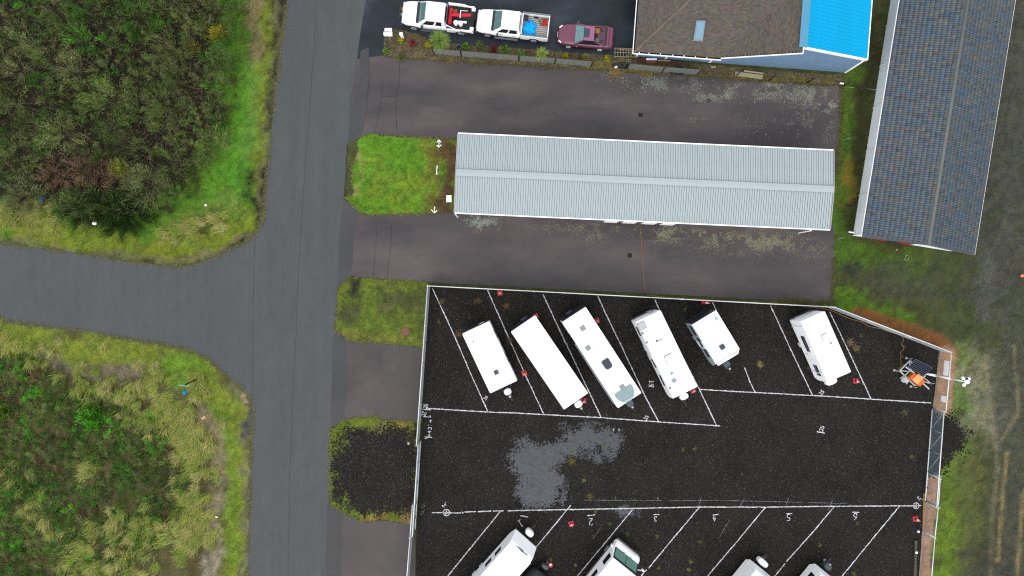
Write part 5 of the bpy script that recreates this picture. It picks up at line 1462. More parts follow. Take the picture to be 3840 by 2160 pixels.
def caravan(label, fit, H=2.95, nose=0.35, rear_slope=0.0, vents=(), ac=None, tank=TANKW, tank_w=0.72, wins=((0.15, 0.32), (0.55, 0.72)), rear_dark=None, spare=None,
            tongue=1.3, ladder=False, axles=2, stripe=None, nose_glass=None, bumper=True, cap=None, group='caravans parked in the gravel lot', roofm=None, bodym=None, name='caravan', jack=True, awning=None, tankoff=0.0, cat='caravan'):
    c, a, L, Wd = fit
    r = empty(name, c, a, label, cat, group)
    h = L / 2; w = Wd / 2; zb = 0.55
    prof = [(-h - 0.0, zb), (h - 0.10 + nose * 0.2, zb), (h + nose, zb + 0.55), (h + nose, 1.35), (h + nose * 0.35, H - 0.35), (h - 0.05, H - 0.06), (-h + 0.05, H - 0.06), (-h, H - 0.25)]
    mb = MB(); mb.extr(prof, -w + 0.012, w - 0.012); mb.build('body', bodym or RVWHITE, r, bevel=0.06, seg=3)
    mb = MB(); mb.box(-h + 0.02, h - 0.02, -w + 0.02, w - 0.02, H - 0.055, H - 0.01); rf = mb.build('roof', roofm or RVROOF, r, bevel=0.02)
    for s in (-1, 1):
        mb = MB(); mb.box(-h + 0.05, h - 0.05, s * (w - 0.02) - 0.018, s * (w - 0.02) + 0.018, H - 0.10, H + 0.005); mb.build('roof_edge_trim', WHITE, r)
    for (px, py, sz, m_, hh) in vents:
        q = Matrix.Rotation(-a, 4, 'Z') @ (P(px, py, H) - Vector((c.x, c.y, 0)))
        e = sz / 2
        mb = MB(); mb.box(q.x - e, q.x + e, q.y - e, q.y + e, H - 0.008, H + hh * 0.5); v0 = mb.build('roof_vent', VENT if m_ is not VENT else STEEL, r, bevel=0.008)
        e *= 0.88
        mb = MB(); mb.box(q.x - e, q.x + e, q.y - e, q.y + e, H + hh * 0.5 + 0.002, H + hh); mb.build('lid', m_, v0, bevel=0.012)
    if ac is not None:
        px, py, m_, lx, ly = ac
        q = Matrix.Rotation(-a, 4, 'Z') @ (P(px, py, H) - Vector((c.x, c.y, 0)))
        mb = MB(); mb.prism([(q.x - lx / 2, q.y - ly / 2), (q.x + lx * 0.30, q.y - ly / 2), (q.x + lx / 2, q.y - ly * 0.30), (q.x + lx / 2, q.y + ly * 0.30), (q.x + lx * 0.30, q.y + ly / 2), (q.x - lx / 2, q.y + ly / 2)], H - 0.008, H + 0.24)
        mb.build('air_conditioner', m_, r, bevel=0.05, seg=3)
    for s in (-1, 1):
        face = [(-h, s * w, 0), (h, s * w, 0)]
        for (u0, u1) in wins:
            x0 = -h + u0 * L; x1 = -h + u1 * L
            mb = MB(); mb.box(x0, x1, s * (w - 0.008) - 0.012, s * (w - 0.008) + 0.012, 1.45, 2.15); wn_ = mb.build('window', DARK, r, bevel=0.004)
            mb = MB(); mb.box(x0 + 0.04, x1 - 0.04, s * (w + 0.006) - 0.006, s * (w + 0.006) + 0.004, 1.49, 2.11); mb.build('pane', TINT, wn_)
    if awning:
        for s in awning:
            mb = MB(); mb.cyl((-h + 0.25 * L, s * (w + 0.07), H - 0.22), (h - 0.06 * L, s * (w + 0.07), H - 0.22), 0.06, 10); mb.build('awning_roll', M('awning_grey', S(150, 158, 168), 0.5), r, smooth=True)
    mb = MB(); mb.box(-h + 0.45 * L, -h + 0.45 * L + 0.65, -w - 0.004, -w + 0.02, 0.62, 2.45); dr = mb.build('door', RVWHITE, r, bevel=0.006)
    mb = MB(); mb.cbox((-h + 0.45 * L + 0.57, -w - 0.014, 1.35), (0.08, 0.02, 0.10)); mb.build('door_handle', DARK, dr)
    n = axles
    for s in (-1, 1):
        for k in range(n):
            wheel(r, -0.35 - (k - (n - 1) / 2) * 0.85, s * (w - 0.02), 0.34, 0.2, M('white_rim', (0.78,) * 3), s)
    if bumper:
        mb = MB(); mb.box(-h - 0.12, -h - 0.02, -w + 0.1, w - 0.1, 0.42, 0.52); mb.build('bumper', M('bumper_steel', S(56, 56, 62), 0.5), r)
        for s in (-1, 1):
            mb = MB(); mb.cbox((-h - 0.012, s * (w - 0.22), 0.95), (0.03, 0.12, 0.28)); mb.build('tail_light', REDLAMP, r)
    if rear_dark:
        mb = MB(); mb.box(-h - 0.035, -h - 0.004, -w + 0.05, w - 0.05, 0.6, rear_dark); mb.build('rear_panel', M('rear_dark', S(52, 52, 64), 0.4), r)
    if spare:
        mb = MB(); mb.cyl((-h - 0.06, spare, 0.95), (-h - 0.28, spare, 0.95), 0.36, 20); mb.build('spare_wheel_cover', TANKW if rear_dark is None or rear_dark < 2.5 else ACD, r, bevel=0.04)
    if ladder:
        mb = MB()
        for s in (-0.18, 0.18): mb.tube([(-h - 0.10, w * 0.45 + s, 0.7), (-h - 0.10, w * 0.45 + s, H - 0.02), (-h + 0.12, w * 0.45 + s, H + 0.12), (-h + 0.3, w * 0.45 + s, H)], 0.018, 6)
        for k in range(8): mb.cyl((-h - 0.10, w * 0.45 - 0.18, 0.8 + 0.27 * k), (-h - 0.10, w * 0.45 + 0.18, 0.8 + 0.27 * k), 0.014, 6)
        mb.build('ladder', STEEL, r)
    if tongue:
        x0 = h - 0.2; x1 = h + nose + tongue
        mb = MB()
        for s in (-1, 1): mb.bar((x0, s * 0.62, 0.48), (x1, 0.0, 0.48), 0.07, 0.10)
        mb.bar((x1 - 0.12, 0, 0.50), (x1 + 0.14, 0, 0.52), 0.10, 0.10); tg = mb.build('tongue', DARK, r)
        xt = h + nose + tongue * 0.42
        n2 = 16; rx, ry = 0.25, tank_w / 2
        ringp = [(xt + rx * math.copysign(abs(math.cos(2 * math.pi * k / n2)) ** 0.7, math.cos(2 * math.pi * k / n2)), tankoff + ry * math.copysign(abs(math.sin(2 * math.pi * k / n2)) ** 0.7, math.sin(2 * math.pi * k / n2))) for k in range(n2)]
        mb = MB(); mb.loft([[Vector((xt + (x - xt) * q, tankoff + (y - tankoff) * q, z)) for x, y in ringp] for q, z in ((1, 0.56), (1.0, 0.98), (0.95, 1.05), (0.75, 1.09))]); mb.build('propane_cover', tank, r, smooth=False, bevel=0.02)
        if jack:
            mb = MB(); mb.cyl((x1 - 0.32, 0, 0.03), (x1 - 0.32, 0, 0.95), 0.04, 8); mb.cyl((x1 - 0.32, 0, 0.95), (x1 - 0.32, 0, 1.05), 0.09, 10); mb.cyl((x1 - 0.32, 0, 0.02), (x1 - 0.32, 0, 0.04), 0.11, 10); mb.build('jack', STEEL, r)
    else:
        for s in (-1, 1):
            pass
    # corner steadies
    for sx in (-1, 1):
        for sy in (-1, 1):
            mb = MB(); mb.bar((sx * (h - 0.35), sy * (w - 0.25), 0.03), (sx * (h - 0.55), sy * (w - 0.25), 0.56), 0.06, 0.06); mb.build('corner_steady', DARK, r)
    return r, (c, a, L, Wd)

def rv_local(fit, px, py, z):
    c, a, L, Wd = fit
    return Matrix.Rotation(-a, 4, 'Z') @ (P(px, py, z) - Vector((c.x, c.y, 0)))

GRP = None
rv1, ft = caravan('white caravan nearest the west fence with one dark roof vent', rv_fit((1732, 1254), (1834, 1202), (1938, 1430), (1838, 1472), 2.9), 2.9, 0.18,
        vents=[(1861, 1396, 0.36, VENTD, 0.10), (1775, 1282, 0.12, VENT, 0.06), (1810, 1242, 0.05, VENT, 0.05)], tank_w=0.60, ladder=True, rear_dark=2.2, group=GRP, axles=2)
mb = MB(); q0 = rv_local(ft, 1868, 1458, 2.9); q1 = rv_local(ft, 1911, 1438, 2.9); mb.bar((q0.x, q0.y, 2.905), (q1.x, q1.y, 2.905), 0.03, 0.02); mb.build('roof_seam', VENT, rv1)
rv2, ft = caravan('long plain white caravan with script lettering above its nose', rv_fit((1914, 1247), (2008, 1180), (2204, 1476), (2118, 1536), 3.0), 3.0, 0.12,
        tank_w=0.66, spare=0.25, rear_dark=2.6, group=GRP, axles=2, tongue=1.25)
rv3, ft3 = caravan('long white caravan with pale blue curved nose panel and dark roof unit', rv_fit((2107, 1206), (2196, 1151), (2406, 1474), (2318, 1532), 3.0), 3.0, 0.16,
        vents=[(2185, 1231, 0.40, VENT, 0.10), (2205, 1305, 0.40, VENT, 0.10), (2334, 1452, 0.40, VENT, 0.10), (2198, 1265, 0.06, VENTD, 0.08), (2228, 1310, 0.06, VENTD, 0.08)],
        ac=(2276, 1365, ACD, 0.78, 0.62), tank=TANKG, tank_w=0.60, rear_dark=2.92, spare=-0.15, group=GRP, axles=2, tongue=1.15, awning=(-1,))
rv4, ft4 = caravan('white motorhome-length caravan with cluttered roof, narrow vent and aerial', rv_fit((2386, 1206), (2476, 1163), (2616, 1450), (2524, 1496), 3.0), 3.0, 0.20,
        vents=[(2407, 1222, 0.62, M('vent_pale', S(222, 222, 222), 0.5), 0.10), (2409, 1250, 0.22, VENT, 0.06), (2508, 1344, 0.62, RVROOF, 0.22), (2512, 1455, 0.14, VENTD, 0.10), (2519, 1400, 0.20, VENT, 0.06), (2426, 1284, 0.18, VENT, 0.05)],
        tank_w=0.70, ladder=True, wins=((0.08, 0.2), (0.5, 0.62), (0.72, 0.86)), group=GRP, tongue=1.2, tankoff=0.10, jack=False)
mb = MB(); q0 = rv_local(ft4, 2462, 1279, 3.0); q1 = rv_local(ft4, 2487, 1269, 3.0); mb.cyl((q0.x, q0.y, 3.05), (q1.x, q1.y, 3.08), 0.025, 6); mb.cbox((q0.x, q0.y, 3.04), (0.18, 0.08, 0.08)); mb.build('aerial', DARK, rv4)
q0 = rv_local(ft4, 2528, 1427, 3.0); mb = MB(); mb.cbox((q0.x, q0.y, 3.015), (0.34, 0.34, 0.05), 0.4); mb.build('roof_patch', M('pale_blue_patch', S(176, 198, 208), 0.5), rv4)
rv5, ft5 = caravan('short white caravan with dark window strips and single dark roof vent', rv_fit((2594, 1215), (2686, 1164), (2776, 1312), (2684, 1364), 2.8), 2.8, 0.34,
        vents=[(2708, 1301, 0.42, VENTD, 0.09), (2687, 1195, 0.26, M('vent_pale', S(222, 222, 222), 0.5), 0.07)], tank=TANKG, tank_w=0.58, wins=((0.06, 0.30), (0.36, 0.60), (0.66, 0.86)), rear_dark=2.70, group=GRP, axles=1, tongue=1.3, bodym=M('caravan_silver', S(176, 192, 200, 1.5), 0.35, 0.1))
mb = MB(); mb.panel([(ft5[2] / 2 + 0.02, -ft5[3] / 2 + 0.1, 2.74), (ft5[2] / 2 + 0.33, -ft5[3] / 2 + 0.16, 2.25), (ft5[2] / 2 + 0.33, ft5[3] / 2 - 0.16, 2.25), (ft5[2] / 2 + 0.02, ft5[3] / 2 - 0.1, 2.74)], 0, 1, 0, 1, 0.02, 0.02); mb.build('nose_cap', RVWHITE, rv5)
rv7, ft7 = caravan('white caravan beside the solar trailer with dark windows along its side', rv_fit((3004, 1205), (3092, 1166), (3192, 1394), (3104, 1436), 2.9), 2.9, 0.10,
        vents=[(3092, 1263, 0.46, RVROOF, 0.16)], tank_w=0.92, wins=((0.26, 0.52), (0.74, 0.92)), group=GRP, tongue=1.25, ladder=False, jack=False, axles=1)
mb = MB(); q0 = rv_local(ft7, 3103, 1258, 2.9); q1 = rv_local(ft7, 3116, 1287, 2.9); mb.cyl((q0.x, q0.y, 2.93), (q1.x, q1.y, 2.95), 0.02, 6); mb.cyl((q1.x, q1.y, 2.90), (q1.x, q1.y, 2.98), 0.07, 10); mb.build('aerial', VENT, rv7)
for t, x in ((0.10, 0.03), (0.86, 0.03)):
    mb = MB(); mb.bar((-ft7[2] / 2 + t * ft7[2], -ft7[3] / 2 - 0.05, 0.7), (-ft7[2] / 2 + t * ft7[2], -ft7[3] / 2 - 0.05, 2.80), 0.05, 0.05); mb.build('awning_arm', WHITE, rv7)
# curved pale panel on the nose of rv3 with its script
mb = MB(); c, a, L, Wd = ft3; h = L / 2
half = [(h - 1.10, -0.72)] + [(h - 1.10 + 1.12 * math.sin(t) ** 0.8, -0.80 * math.cos(t)) for t in np.linspace(0.12, math.pi - 0.12, 15)] + [(h - 1.10, 0.72)]
mb.prism([(x, y) for x, y in half], 2.985, 3.01); mb.build('nose_panel', M('pale_blue_panel', S(168, 190, 196), 0.4, 0, 0.04), rv3)
def script(root, fit, px0, py0, px1, py1, z, hgt, mat, seed, name='lettering', letters=8):
    """small brush script along a line of the roof"""
    q0 = rv_local(fit, px0, py0, z); q1 = rv_local(fit, px1, py1, z)
    d = (q1 - q0); L = d.length; d.normalize(); n = Vector((-d.y, d.x, 0)); rs = random.Random(seed); lines = []
    for k in range(letters):
        t0 = L * k / letters; t1 = L * (k + 0.75) / letters
        pts = [(t0, 0), ((t0 * 0.6 + t1 * 0.4), hgt * rs.uniform(0.5, 1.0)), (t1 * 0.8 + t0 * 0.2, rs.uniform(0.0, 0.3) * hgt), (t1, hgt * rs.uniform(0.2, 0.7))]
        lines.append([tuple((q0 + d * u + n * w)[:2]) for u, w in pts])
    v, f = stroke_mesh(lines, 0.022, z + 0.004, 0.003, 0.03, seed)
    return raw_mesh(name, v, f, mat, root)
script(rv2, ft if False else rv_fit((1914, 1247), (2008, 1180), (2204, 1476), (2118, 1536), 3.0), 2138, 1515, 2182, 1487, 2.992, 0.10, M('letter_dark', S(96, 98, 100)), 3)
script(rv3, ft3, 2345, 1508, 2377, 1492, 3.013, 0.10, WHITE, 5, letters=6)

# lower row
def lower(FL, FR, back, z):
    """front roof corners and backward pixel direction -> fit"""
    d = Vector((*back,)).normalized(); return FL, FR, d
def fit_from_front(FL, FR, back, Lm, z):
    pf = [P(*FL, z), P(*FR, z)]
    for q in pf: q.z = 0
    front = (pf[0] + pf[1]) / 2
    d = Vector((back[0], -back[1], 0)).normalized()
    return front + d * Lm / 2, math.atan2(-d.y, -d.x), Lm, (pf[0] - pf[1]).length
ft8 = fit_from_front((1911, 2036), (1990, 2112), (-0.663, 0.748), 7.2, 2.9)
rv8, _ = caravan('white caravan with sloping lettered nose and running animal emblem, bottom edge', ft8, 2.9, 0.75, tank=TANKW, tank_w=0.72, group=GRP, tongue=1.0, wins=((0.60, 0.70), (0.76, 0.86)), jack=False)
h8 = ft8[2] / 2
def nose_pt(t, y):   # on the sloping nose, t=0 at roof .. 1 at its front lip
    return Vector((h8 - 0.05 + (0.75 * 0.35 + 0.05) * t, y, 2.84 - 0.29 * t))
mb = MB()
EMB = M('emblem_grey', S(108, 120, 124), 0.5)
def ribbon3(pts, w):
    v = []; f = []
    for i, (t, y, ww) in enumerate(pts):
        p = nose_pt(t - ww, y) + Vector((0.02, 0, 0.03)); q = nose_pt(t + ww, y) + Vector((0.02, 0, 0.03))
        v += [p, q, p - Vector((0, 0, 0.02)), q - Vector((0, 0, 0.02))]
    for i in range(len(pts) - 1):
        o = 4 * i
        f += [(o, o + 1, o + 5, o + 4), (o + 2, o + 6, o + 7, o + 3), (o, o + 4, o + 6, o + 2), (o + 1, o + 3, o + 7, o + 5)]
    mb.add(v, f)
ribbon3([(0.62, 0.55, 0.02), (0.66, 0.25, 0.06), (0.60, 0.0, 0.12), (0.64, -0.2, 0.10), (0.66, -0.4, 0.05), (0.70, -0.5, 0.12), (0.72, -0.58, 0.06)], 0.1)
ribbon3([(0.85, 0.4, 0.02), (0.82, 0.1, 0.04), (0.86, -0.2, 0.02)], 0.1)
mb.build('emblem', EMB, rv8)
script(rv8, ft8, 1926, 2041, 1957, 2066, 2.895, 0.08, EMB, 8, letters=9)
ft11 = fit_from_front((2834, 2138), (2916, 2202), (-0.634, 0.774), 6.0, 2.9)
rv11, _ = caravan('white caravan at the bottom edge with plain white propane cover and timber block', ft11, 2.9, 0.20, tank=TANKW, tank_w=0.95, group=GRP, tongue=1.0, jack=False)
ft12 = fit_from_front((3078, 2154), (3160, 2218), (-0.634, 0.774), 5.0, 2.7)
rv12, _ = caravan('small white and black caravan at the bottom edge nearest the gate', ft12, 2.7, 0.30, tank=TANKG, tank_w=0.62, group=GRP, tongue=1.0, wins=((0.58, 0.74), (0.80, 0.92)), axles=1)
# small covered trailer
c0 = fit_from_front((2003, 2136), (2062, 2172), (-0.60, 0.80), 3.0, 1.4)
ct = empty('covered_trailer', c0[0], c0[1], 'low trailer under a black cover beside the lettered caravan', 'trailer')
mb = MB(); hl = 1.5; hw = c0[3] / 2 + 0.1
mb.loft([[Vector((x, y * k, z)) for y, z in ((-hw, 0.45), (-hw, 1.05), (-hw * 0.7, 1.35), (hw * 0.1, 1.42), (hw * 0.7, 1.32), (hw, 1.02), (hw, 0.45))] for x, k in ((-hl, 1), (0, 1.03), (hl - 0.4, 1.0), (hl, 0.72))])
mb.build('cover', M('black_cover', S(46, 48, 52), 0.55, 0, 0.3, 2.5), ct, smooth=True)
mb = MB(); mb.bar((hl - 0.2, 0.4, 0.42), (hl + 0.9, 0, 0.42), 0.06, 0.08); mb.bar((hl - 0.2, -0.4, 0.42), (hl + 0.9, 0, 0.42), 0.06, 0.08); mb.build('tongue', DARK, ct)
mb = MB(); n2 = 16; mb.loft([[Vector((hl + 0.45 + 0.17 * q * math.cos(2 * math.pi * k / n2), 0.32 * q * math.sin(2 * math.pi * k / n2), z)) for k in range(n2)] for q, z in ((1, 0.47), (1, 0.85), (0.8, 0.92))]); mb.build('propane_cover', TANKG, ct)
mb = MB(); mb.cyl((hl + 0.80, 0.0, 0.03), (hl + 0.80, 0, 0.7), 0.035, 8); mb.build('jack', STEEL, ct)
for s in (-1, 1): wheel(ct, -0.2, s * (hw - 0.02), 0.32, 0.2, CHROME, s)
# motorhome
ftm = fit_from_front((2300, 2102), (2386, 2162), (-0.625, 0.781), 8.0, 3.0)
mh = empty('motorhome', ftm[0], ftm[1], 'white motorhome with green-tinted windscreen facing into the lot', 'motorhome')
h = ftm[2] / 2; w = 1.20
mb = MB(); mb.extr([(-h, 0.5), (h + 0.9, 0.5), (h + 1.05, 0.75), (h + 0.95, 1.25), (h + 0.62, 1.55), (h + 0.02, 2.75), (h - 0.12, 2.94), (-h, 2.94)], -w, w); mb.build('body', RVWHITE, mh, bevel=0.16, seg=4)
mb = MB(); mb.box(-h + 0.1, h - 0.15, -w + 0.12, w - 0.12, 2.945, 2.985); mb.build('roof', RVROOF, mh, bevel=0.02)
q = [(h + 0.62, -w + 0.10, 1.62), (h + 0.62, w - 0.10, 1.62), (h + 0.08, w - 0.10, 2.66), (h + 0.08, -w + 0.10, 2.66)]
mb = MB(); mb.panel(q, -0.02, 1.02, 0.0, 1.04, 0.018, 0.02); mb.build('windscreen_surround', DARK, mh)
mb = MB(); mb.panel(q, 0.02, 0.98, 0.05, 0.86, 0.03, 0.02); mb.build('windscreen', M('green_glass', S(136, 184, 164), 0.1), mh)
mb = MB(); mb.panel(q, 0.49, 0.51, 0.05, 0.86, 0.036, 0.01); mb.build('centre_pillar', DARK, mh)
mb = MB(); mb.box(h + 0.88, h + 1.12, -w + 0.12, w - 0.12, 0.45, 0.72); mb.build('front_bumper', M('taupe_trim', S(128, 116, 108), 0.5), mh, bevel=0.05)
for s in (-1, 1):
    mb = MB(); mb.box(-h + 0.1, h + 0.7, s * (w + 0.006) - 0.012, s * (w + 0.006) + 0.008, 0.5, 0.78); mb.build('skirt', M('taupe_trim', S(128, 116, 108), 0.5), mh)
    mb = MB(); mb.box(h - 0.95, h - 0.05, s * (w + 0.004) - 0.012, s * (w + 0.004) + 0.008, 1.55, 2.35); mb.build('cab_window', TINT, mh)
    mb = MB(); mb.box(h - 2.6, h - 1.7, s * (w + 0.004) - 0.012, s * (w + 0.004) + 0.008, 1.55, 2.25); mb.build('side_window', TINT, mh)
    mb = MB(); mb.cyl((h + 0.35, s * w, 2.05), (h + 0.55, s * (w + 0.30), 2.10), 0.025, 6); mb.cbox((h + 0.58, s * (w + 0.36), 2.02), (0.12, 0.16, 0.34)); mb.build('side_mirror', RVWHITE, mh)
    wheel(mh, h - 0.2, s * (w + 0.005), 0.42, 0.26, CHROME, s); wheel(mh, -h + 2.0, s * (w + 0.005), 0.42, 0.26, CHROME, s)
    mb = MB(); mb.cbox((h + 0.98, s * 0.85, 0.98), (0.10, 0.30, 0.18)); mb.build('headlight', LAMP, mh, bevel=0.02)
    mb = MB(); mb.bar((h + 0.70, s * 0.25, 1.60), (h + 0.55, s * 0.75, 1.78), 0.03, 0.02); mb.build('wiper', DARK, mh)
# ------------------------------------------------------------------ fences and gates
def wire_mat(name, col, cover, cell=0.055):
    """woven wire seen as its diamonds: covered share of the sheet given by cover"""
    m, nt, b = new_mat(name)
    b.inputs['Base Color'].default_value = (*col, 1); b.inputs['Roughness'].default_value = 0.5
    uv = nt.nodes.new("ShaderNodeUVMap"); sep = nt.nodes.new("ShaderNodeSeparateXYZ")
    nt.links.new(uv.outputs[0], sep.inputs[0])
    def math_(op, a, b2):
        n = nt.nodes.new("ShaderNodeMath"); n.operation = op
        for i, q in enumerate((a, b2)):
            if q is None: continue
            if isinstance(q, (int, float)): n.inputs[i].default_value = q
            else: nt.links.new(q, n.inputs[i])
        return n.outputs[0]
    s = 1 - math.sqrt(1 - cover)
    out = []
    for op in ('ADD', 'SUBTRACT'):
        d = math_(op, sep.outputs[0], sep.outputs[1])
        fr = math_('FRACT', math_('DIVIDE', d, cell), None)
        out.append(math_('LESS_THAN', fr, s))
    fac = math_('MAXIMUM', out[0], out[1])
    tr = nt.nodes.new("ShaderNodeBsdfTransparent"); ms = nt.nodes.new("ShaderNodeMixShader")
    nt.links.new(fac, ms.inputs[0]); nt.links.new(tr.outputs[0], ms.inputs[1]); nt.links.new(b.outputs[0], ms.inputs[2])
    nt.links.new(ms.outputs[0], nt.nodes["Material Output"].inputs['Surface'])
    return m
RAIL = M('fence_rail', (0.62, 0.64, 0.65), 0.4, 0.1, 0.04)  # whitish colour stands in for the glint of galvanised tube
GATEM = M('gate_tube', S(186, 200, 204), 0.45, 0.1, 0.06)
WIRE_D = wire_mat('slatted_wire', S(184, 194, 198, 1.6), 0.86)
WIRE_L = wire_mat('open_wire', S(150, 160, 160), 0.14)
WIRE_G = wire_mat('gate_wire', S(118, 134, 144, 1.5), 0.46)
SCREENM = wire_mat('grey_windscreen', S(136, 142, 138, 1.5), 0.74, 0.03)

def wire_panel(name, a, b, z0, z1, mat, parent, off):
    v = [(a.x - off.x, a.y - off.y, z0), (b.x - off.x, b.y - off.y, z0), (b.x - off.x, b.y - off.y, z1), (a.x - off.x, a.y - off.y, z1)]
    o = raw_mesh(name, v, [(0, 1, 2, 3)], mat, parent)
    uv = o.data.uv_layers.new(name='UVMap'); L = (b - a).length
    for li, q in enumerate(((0, z0), (L, z0), (L, z1), (0, z1))): uv.data[li].uv = q
    return o

def fence(label, tops, z, spacing, wire, rail_r=0.035, mid=False, name='wire_fence', skip_first=False):
    pts = [P(x, y, z) for x, y in tops]
    for p in pts: p.z = 0
    off = pts[0].copy()
    r = empty(name, off, 0, label, 'fence')
    for i in range(len(pts) - 1):
        a, b = pts[i], pts[i + 1]; L = (b - a).length; n = max(1, round(L / spacing)); d = (b - a) / n
        mb = MB(); mb.cyl((a.x - off.x, a.y - off.y, z), (b.x - off.x, b.y - off.y, z), rail_r, 8); mb.build('top_rail', RAIL, r, smooth=True)
        mb = MB(); mb.cyl((a.x - off.x, a.y - off.y, 0.10), (b.x - off.x, b.y - off.y, 0.10), 0.012, 6); mb.build('bottom_wire', STEEL, r)
        for k in range(n + (1 if i == len(pts) - 2 else 0)):
            if skip_first and i == 0 and k == 0: continue
            p = a + d * k - off
            mb = MB(); rr = 0.04 if k else 0.055
            mb.cyl((p.x, p.y, 0), (p.x, p.y, z + 0.03), rr, 8); mb.ball((p.x, p.y, z + 0.05), rr * 1.1, 8, 4); mb.build('post', RAIL, r, smooth=True)
        for k in range(n):
            wire_panel('wire_panel', a + d * (k + 0.01), a + d * (k + 0.99), 0.06, z - 0.02, wire, r, off)
    return r
FZ = 1.72
fence('white-railed slatted fence along the north and northeast sides of the gravel lot', [(1603, 1072), (2000, 1092), (2560, 1122), (3130, 1152), (3568, 1321)], FZ, 3.0, WIRE_D)
fence('white-railed slatted fence on the west side of the gravel lot above the sliding gate', [(1603, 1075), (1561, 1672)], FZ, 3.0, WIRE_D, skip_first=True)
fence('white-railed slatted fence on the west side below the sliding gate', [(1546, 1898), (1537, 2018), (1521, 2220)], FZ, 3.0, WIRE_D)
fence('see-through wire fence on the east side above the sliding gate, holding two white signs', [(3568, 1326), (3547, 1545)], FZ, 3.2, WIRE_L, skip_first=True)
fence('see-through wire fence on the east side below the sliding gate', [(3526, 1796), (3518, 1905), (3506, 2017), (3489, 2220)], FZ, 3.0, WIRE_L)

def gate(label, tops, z, cells, wire, tail=None):
    pts = [P(x, y, z) for x, y in tops]
    for p in pts: p.z = 0
    a, b = pts; off = a.copy(); d = b - a
    r = empty('sliding_gate', off, 0, label, 'gate')
    def at(t, zz): q = d * t; return Vector((q.x, q.y, zz))
    for zz in (0.16, z):
        mb = MB(); mb.cyl(at(0, zz), at(1, zz), 0.04, 8); mb.build('rail', RAIL, r, smooth=True)
    for t in cells:
        mb = MB(); mb.cyl(at(t, 0.16), at(t, z), 0.028, 8); mb.build('upright', GATEM, r, smooth=True)
    for i in range(len(cells) - 1):
        t0, t1 = cells[i], cells[i + 1]
        if tail and t0 >= tail - 1e-6:
            mb = MB(); mb.cyl(at(t0, 0.16), at(t1, z), 0.022, 6)
        else:
            mb = MB(); mb.cyl(at(t0, z), at(t1, 0.16), 0.022, 6)
        mb.build('brace', GATEM, r, smooth=True)
        if not (tail and t0 >= tail - 1e-6):
            p0, p1 = at(t0 + 0.004, 0), at(t1 - 0.004, 0)
            wire_panel('wire_panel', p0, p1, 0.18, z - 0.04, wire, r, Vector((0, 0, 0)))
    return r
gate('sliding gate of pale tube and wire on the east side of the gravel lot', [(3540, 1546), (3513, 1901)], FZ, [0, 0.225, 0.45, 0.68, 0.85, 1.0], WIRE_G, 0.68)
gate('sliding gate of pale tube and wire on the west side of the gravel lot', [(1568, 1668), (1546, 2012)], FZ, [0, 0.23, 0.46, 0.68, 0.84, 1.0], WIRE_D, 0.68)
for (px, py, lab) in ((3524, 1786, 'galvanised guide post at the middle of the east sliding gate'), (3517, 1903, 'galvanised guide post at the lower end of the east sliding gate'),
                      (1553, 1897, 'galvanised guide post at the middle of the west sliding gate'), (1541, 2015, 'galvanised guide post at the lower end of the west sliding gate')):
    p = P(px, py, 1.9); p.z = 0
    e = empty('gate_post', p, 0, lab, 'post')
    s = 0.13 if px > 2000 else -0.13
    mb = MB(); mb.cyl((s, 0, 0), (s, 0, 1.9), 0.05, 10); mb.build('upright', GATEM, e, smooth=True)
    mb = MB(); mb.ball((s, 0, 1.92), 0.06, 10, 6); mb.build('cap', GATEM, e, smooth=True)
    mb = MB(); mb.cbox((s * 0.5, 0, 1.60), (0.14, 0.10, 0.12)); mb.build('roller_bracket', STEEL, e)

# blank white boards hung on the east fence
def hung_board(tops, z0, z1, z, label):
    a, b = [P(x, y, z) for x, y in tops]; a.z = b.z = 0
    d = (b - a); L = d.length
    e = empty('sign_board', a, math.atan2(d.y, d.x), label, 'sign')
    mb = MB(); mb.box(0, L, -0.075, -0.062, z0, z1); mb.build('board', RVWHITE, e, bevel=0.003)
    mb = MB()
    for x in (0.08, L - 0.08):
        for zz in (z0 + 0.06, z1 - 0.06): mb.cyl((x, -0.061, zz), (x, 0.0, zz), 0.012, 6)
    mb.build('cable_tie', DARK, e)
hung_board([(3565, 1355), (3560, 1411)], 1.02, 1.66, FZ, 'large blank white board hung on the east fence beside the mast')
hung_board([(3554, 1488), (3552, 1511)], 1.02, 1.64, FZ, 'small blank white board hung on the east fence next to the gate')

# ------------------------------------------------------------------ traffic cones
CONE = M('cone_orange_red', (0.62, 0.04, 0.055), 0.5, 0, 0.06)
CBAND = M('cone_band', (0.85, 0.85, 0.85), 0.4)
def cone(px, py, label, rz=0.3, lying=False):
    p = P(px, py, 0); p.z = 0.02
    r = empty('traffic_cone', p, rz, label, 'traffic cone', 'traffic cones in the gravel lot')
    mb = MB(); mb.box(-0.20, 0.20, -0.20, 0.20, 0.0, 0.045); b0 = mb.build('base', CONE, r, bevel=0.02)
    mb = MB(); mb.cyl((0, 0, 0.046), (0, 0, 0.70), 0.15, 18, 0.035); mb.build('cone_body', CONE, r, smooth=True)
    for z0, z1 in ((0.34, 0.48), (0.54, 0.60)):
        ra = 0.15 - (0.115) * (z0 - 0.046) / 0.654 + 0.004; rb_ = 0.15 - 0.115 * (z1 - 0.046) / 0.654 + 0.004
        mb = MB(); mb.cyl((0, 0, z0), (0, 0, z1), ra, 18, rb_); mb.build('reflective_band', CBAND, r, smooth=True)
    if lying:
        r.rotation_euler = (0, math.radians(74), rz); r.location.z = 0.22
    return r
cone(1875, 1098, 'traffic cone by the north fence, above the westmost caravan', 0.1)
cone(2009, 1186, 'traffic cone tucked behind the rear corner of the plain white caravan', 0.4)
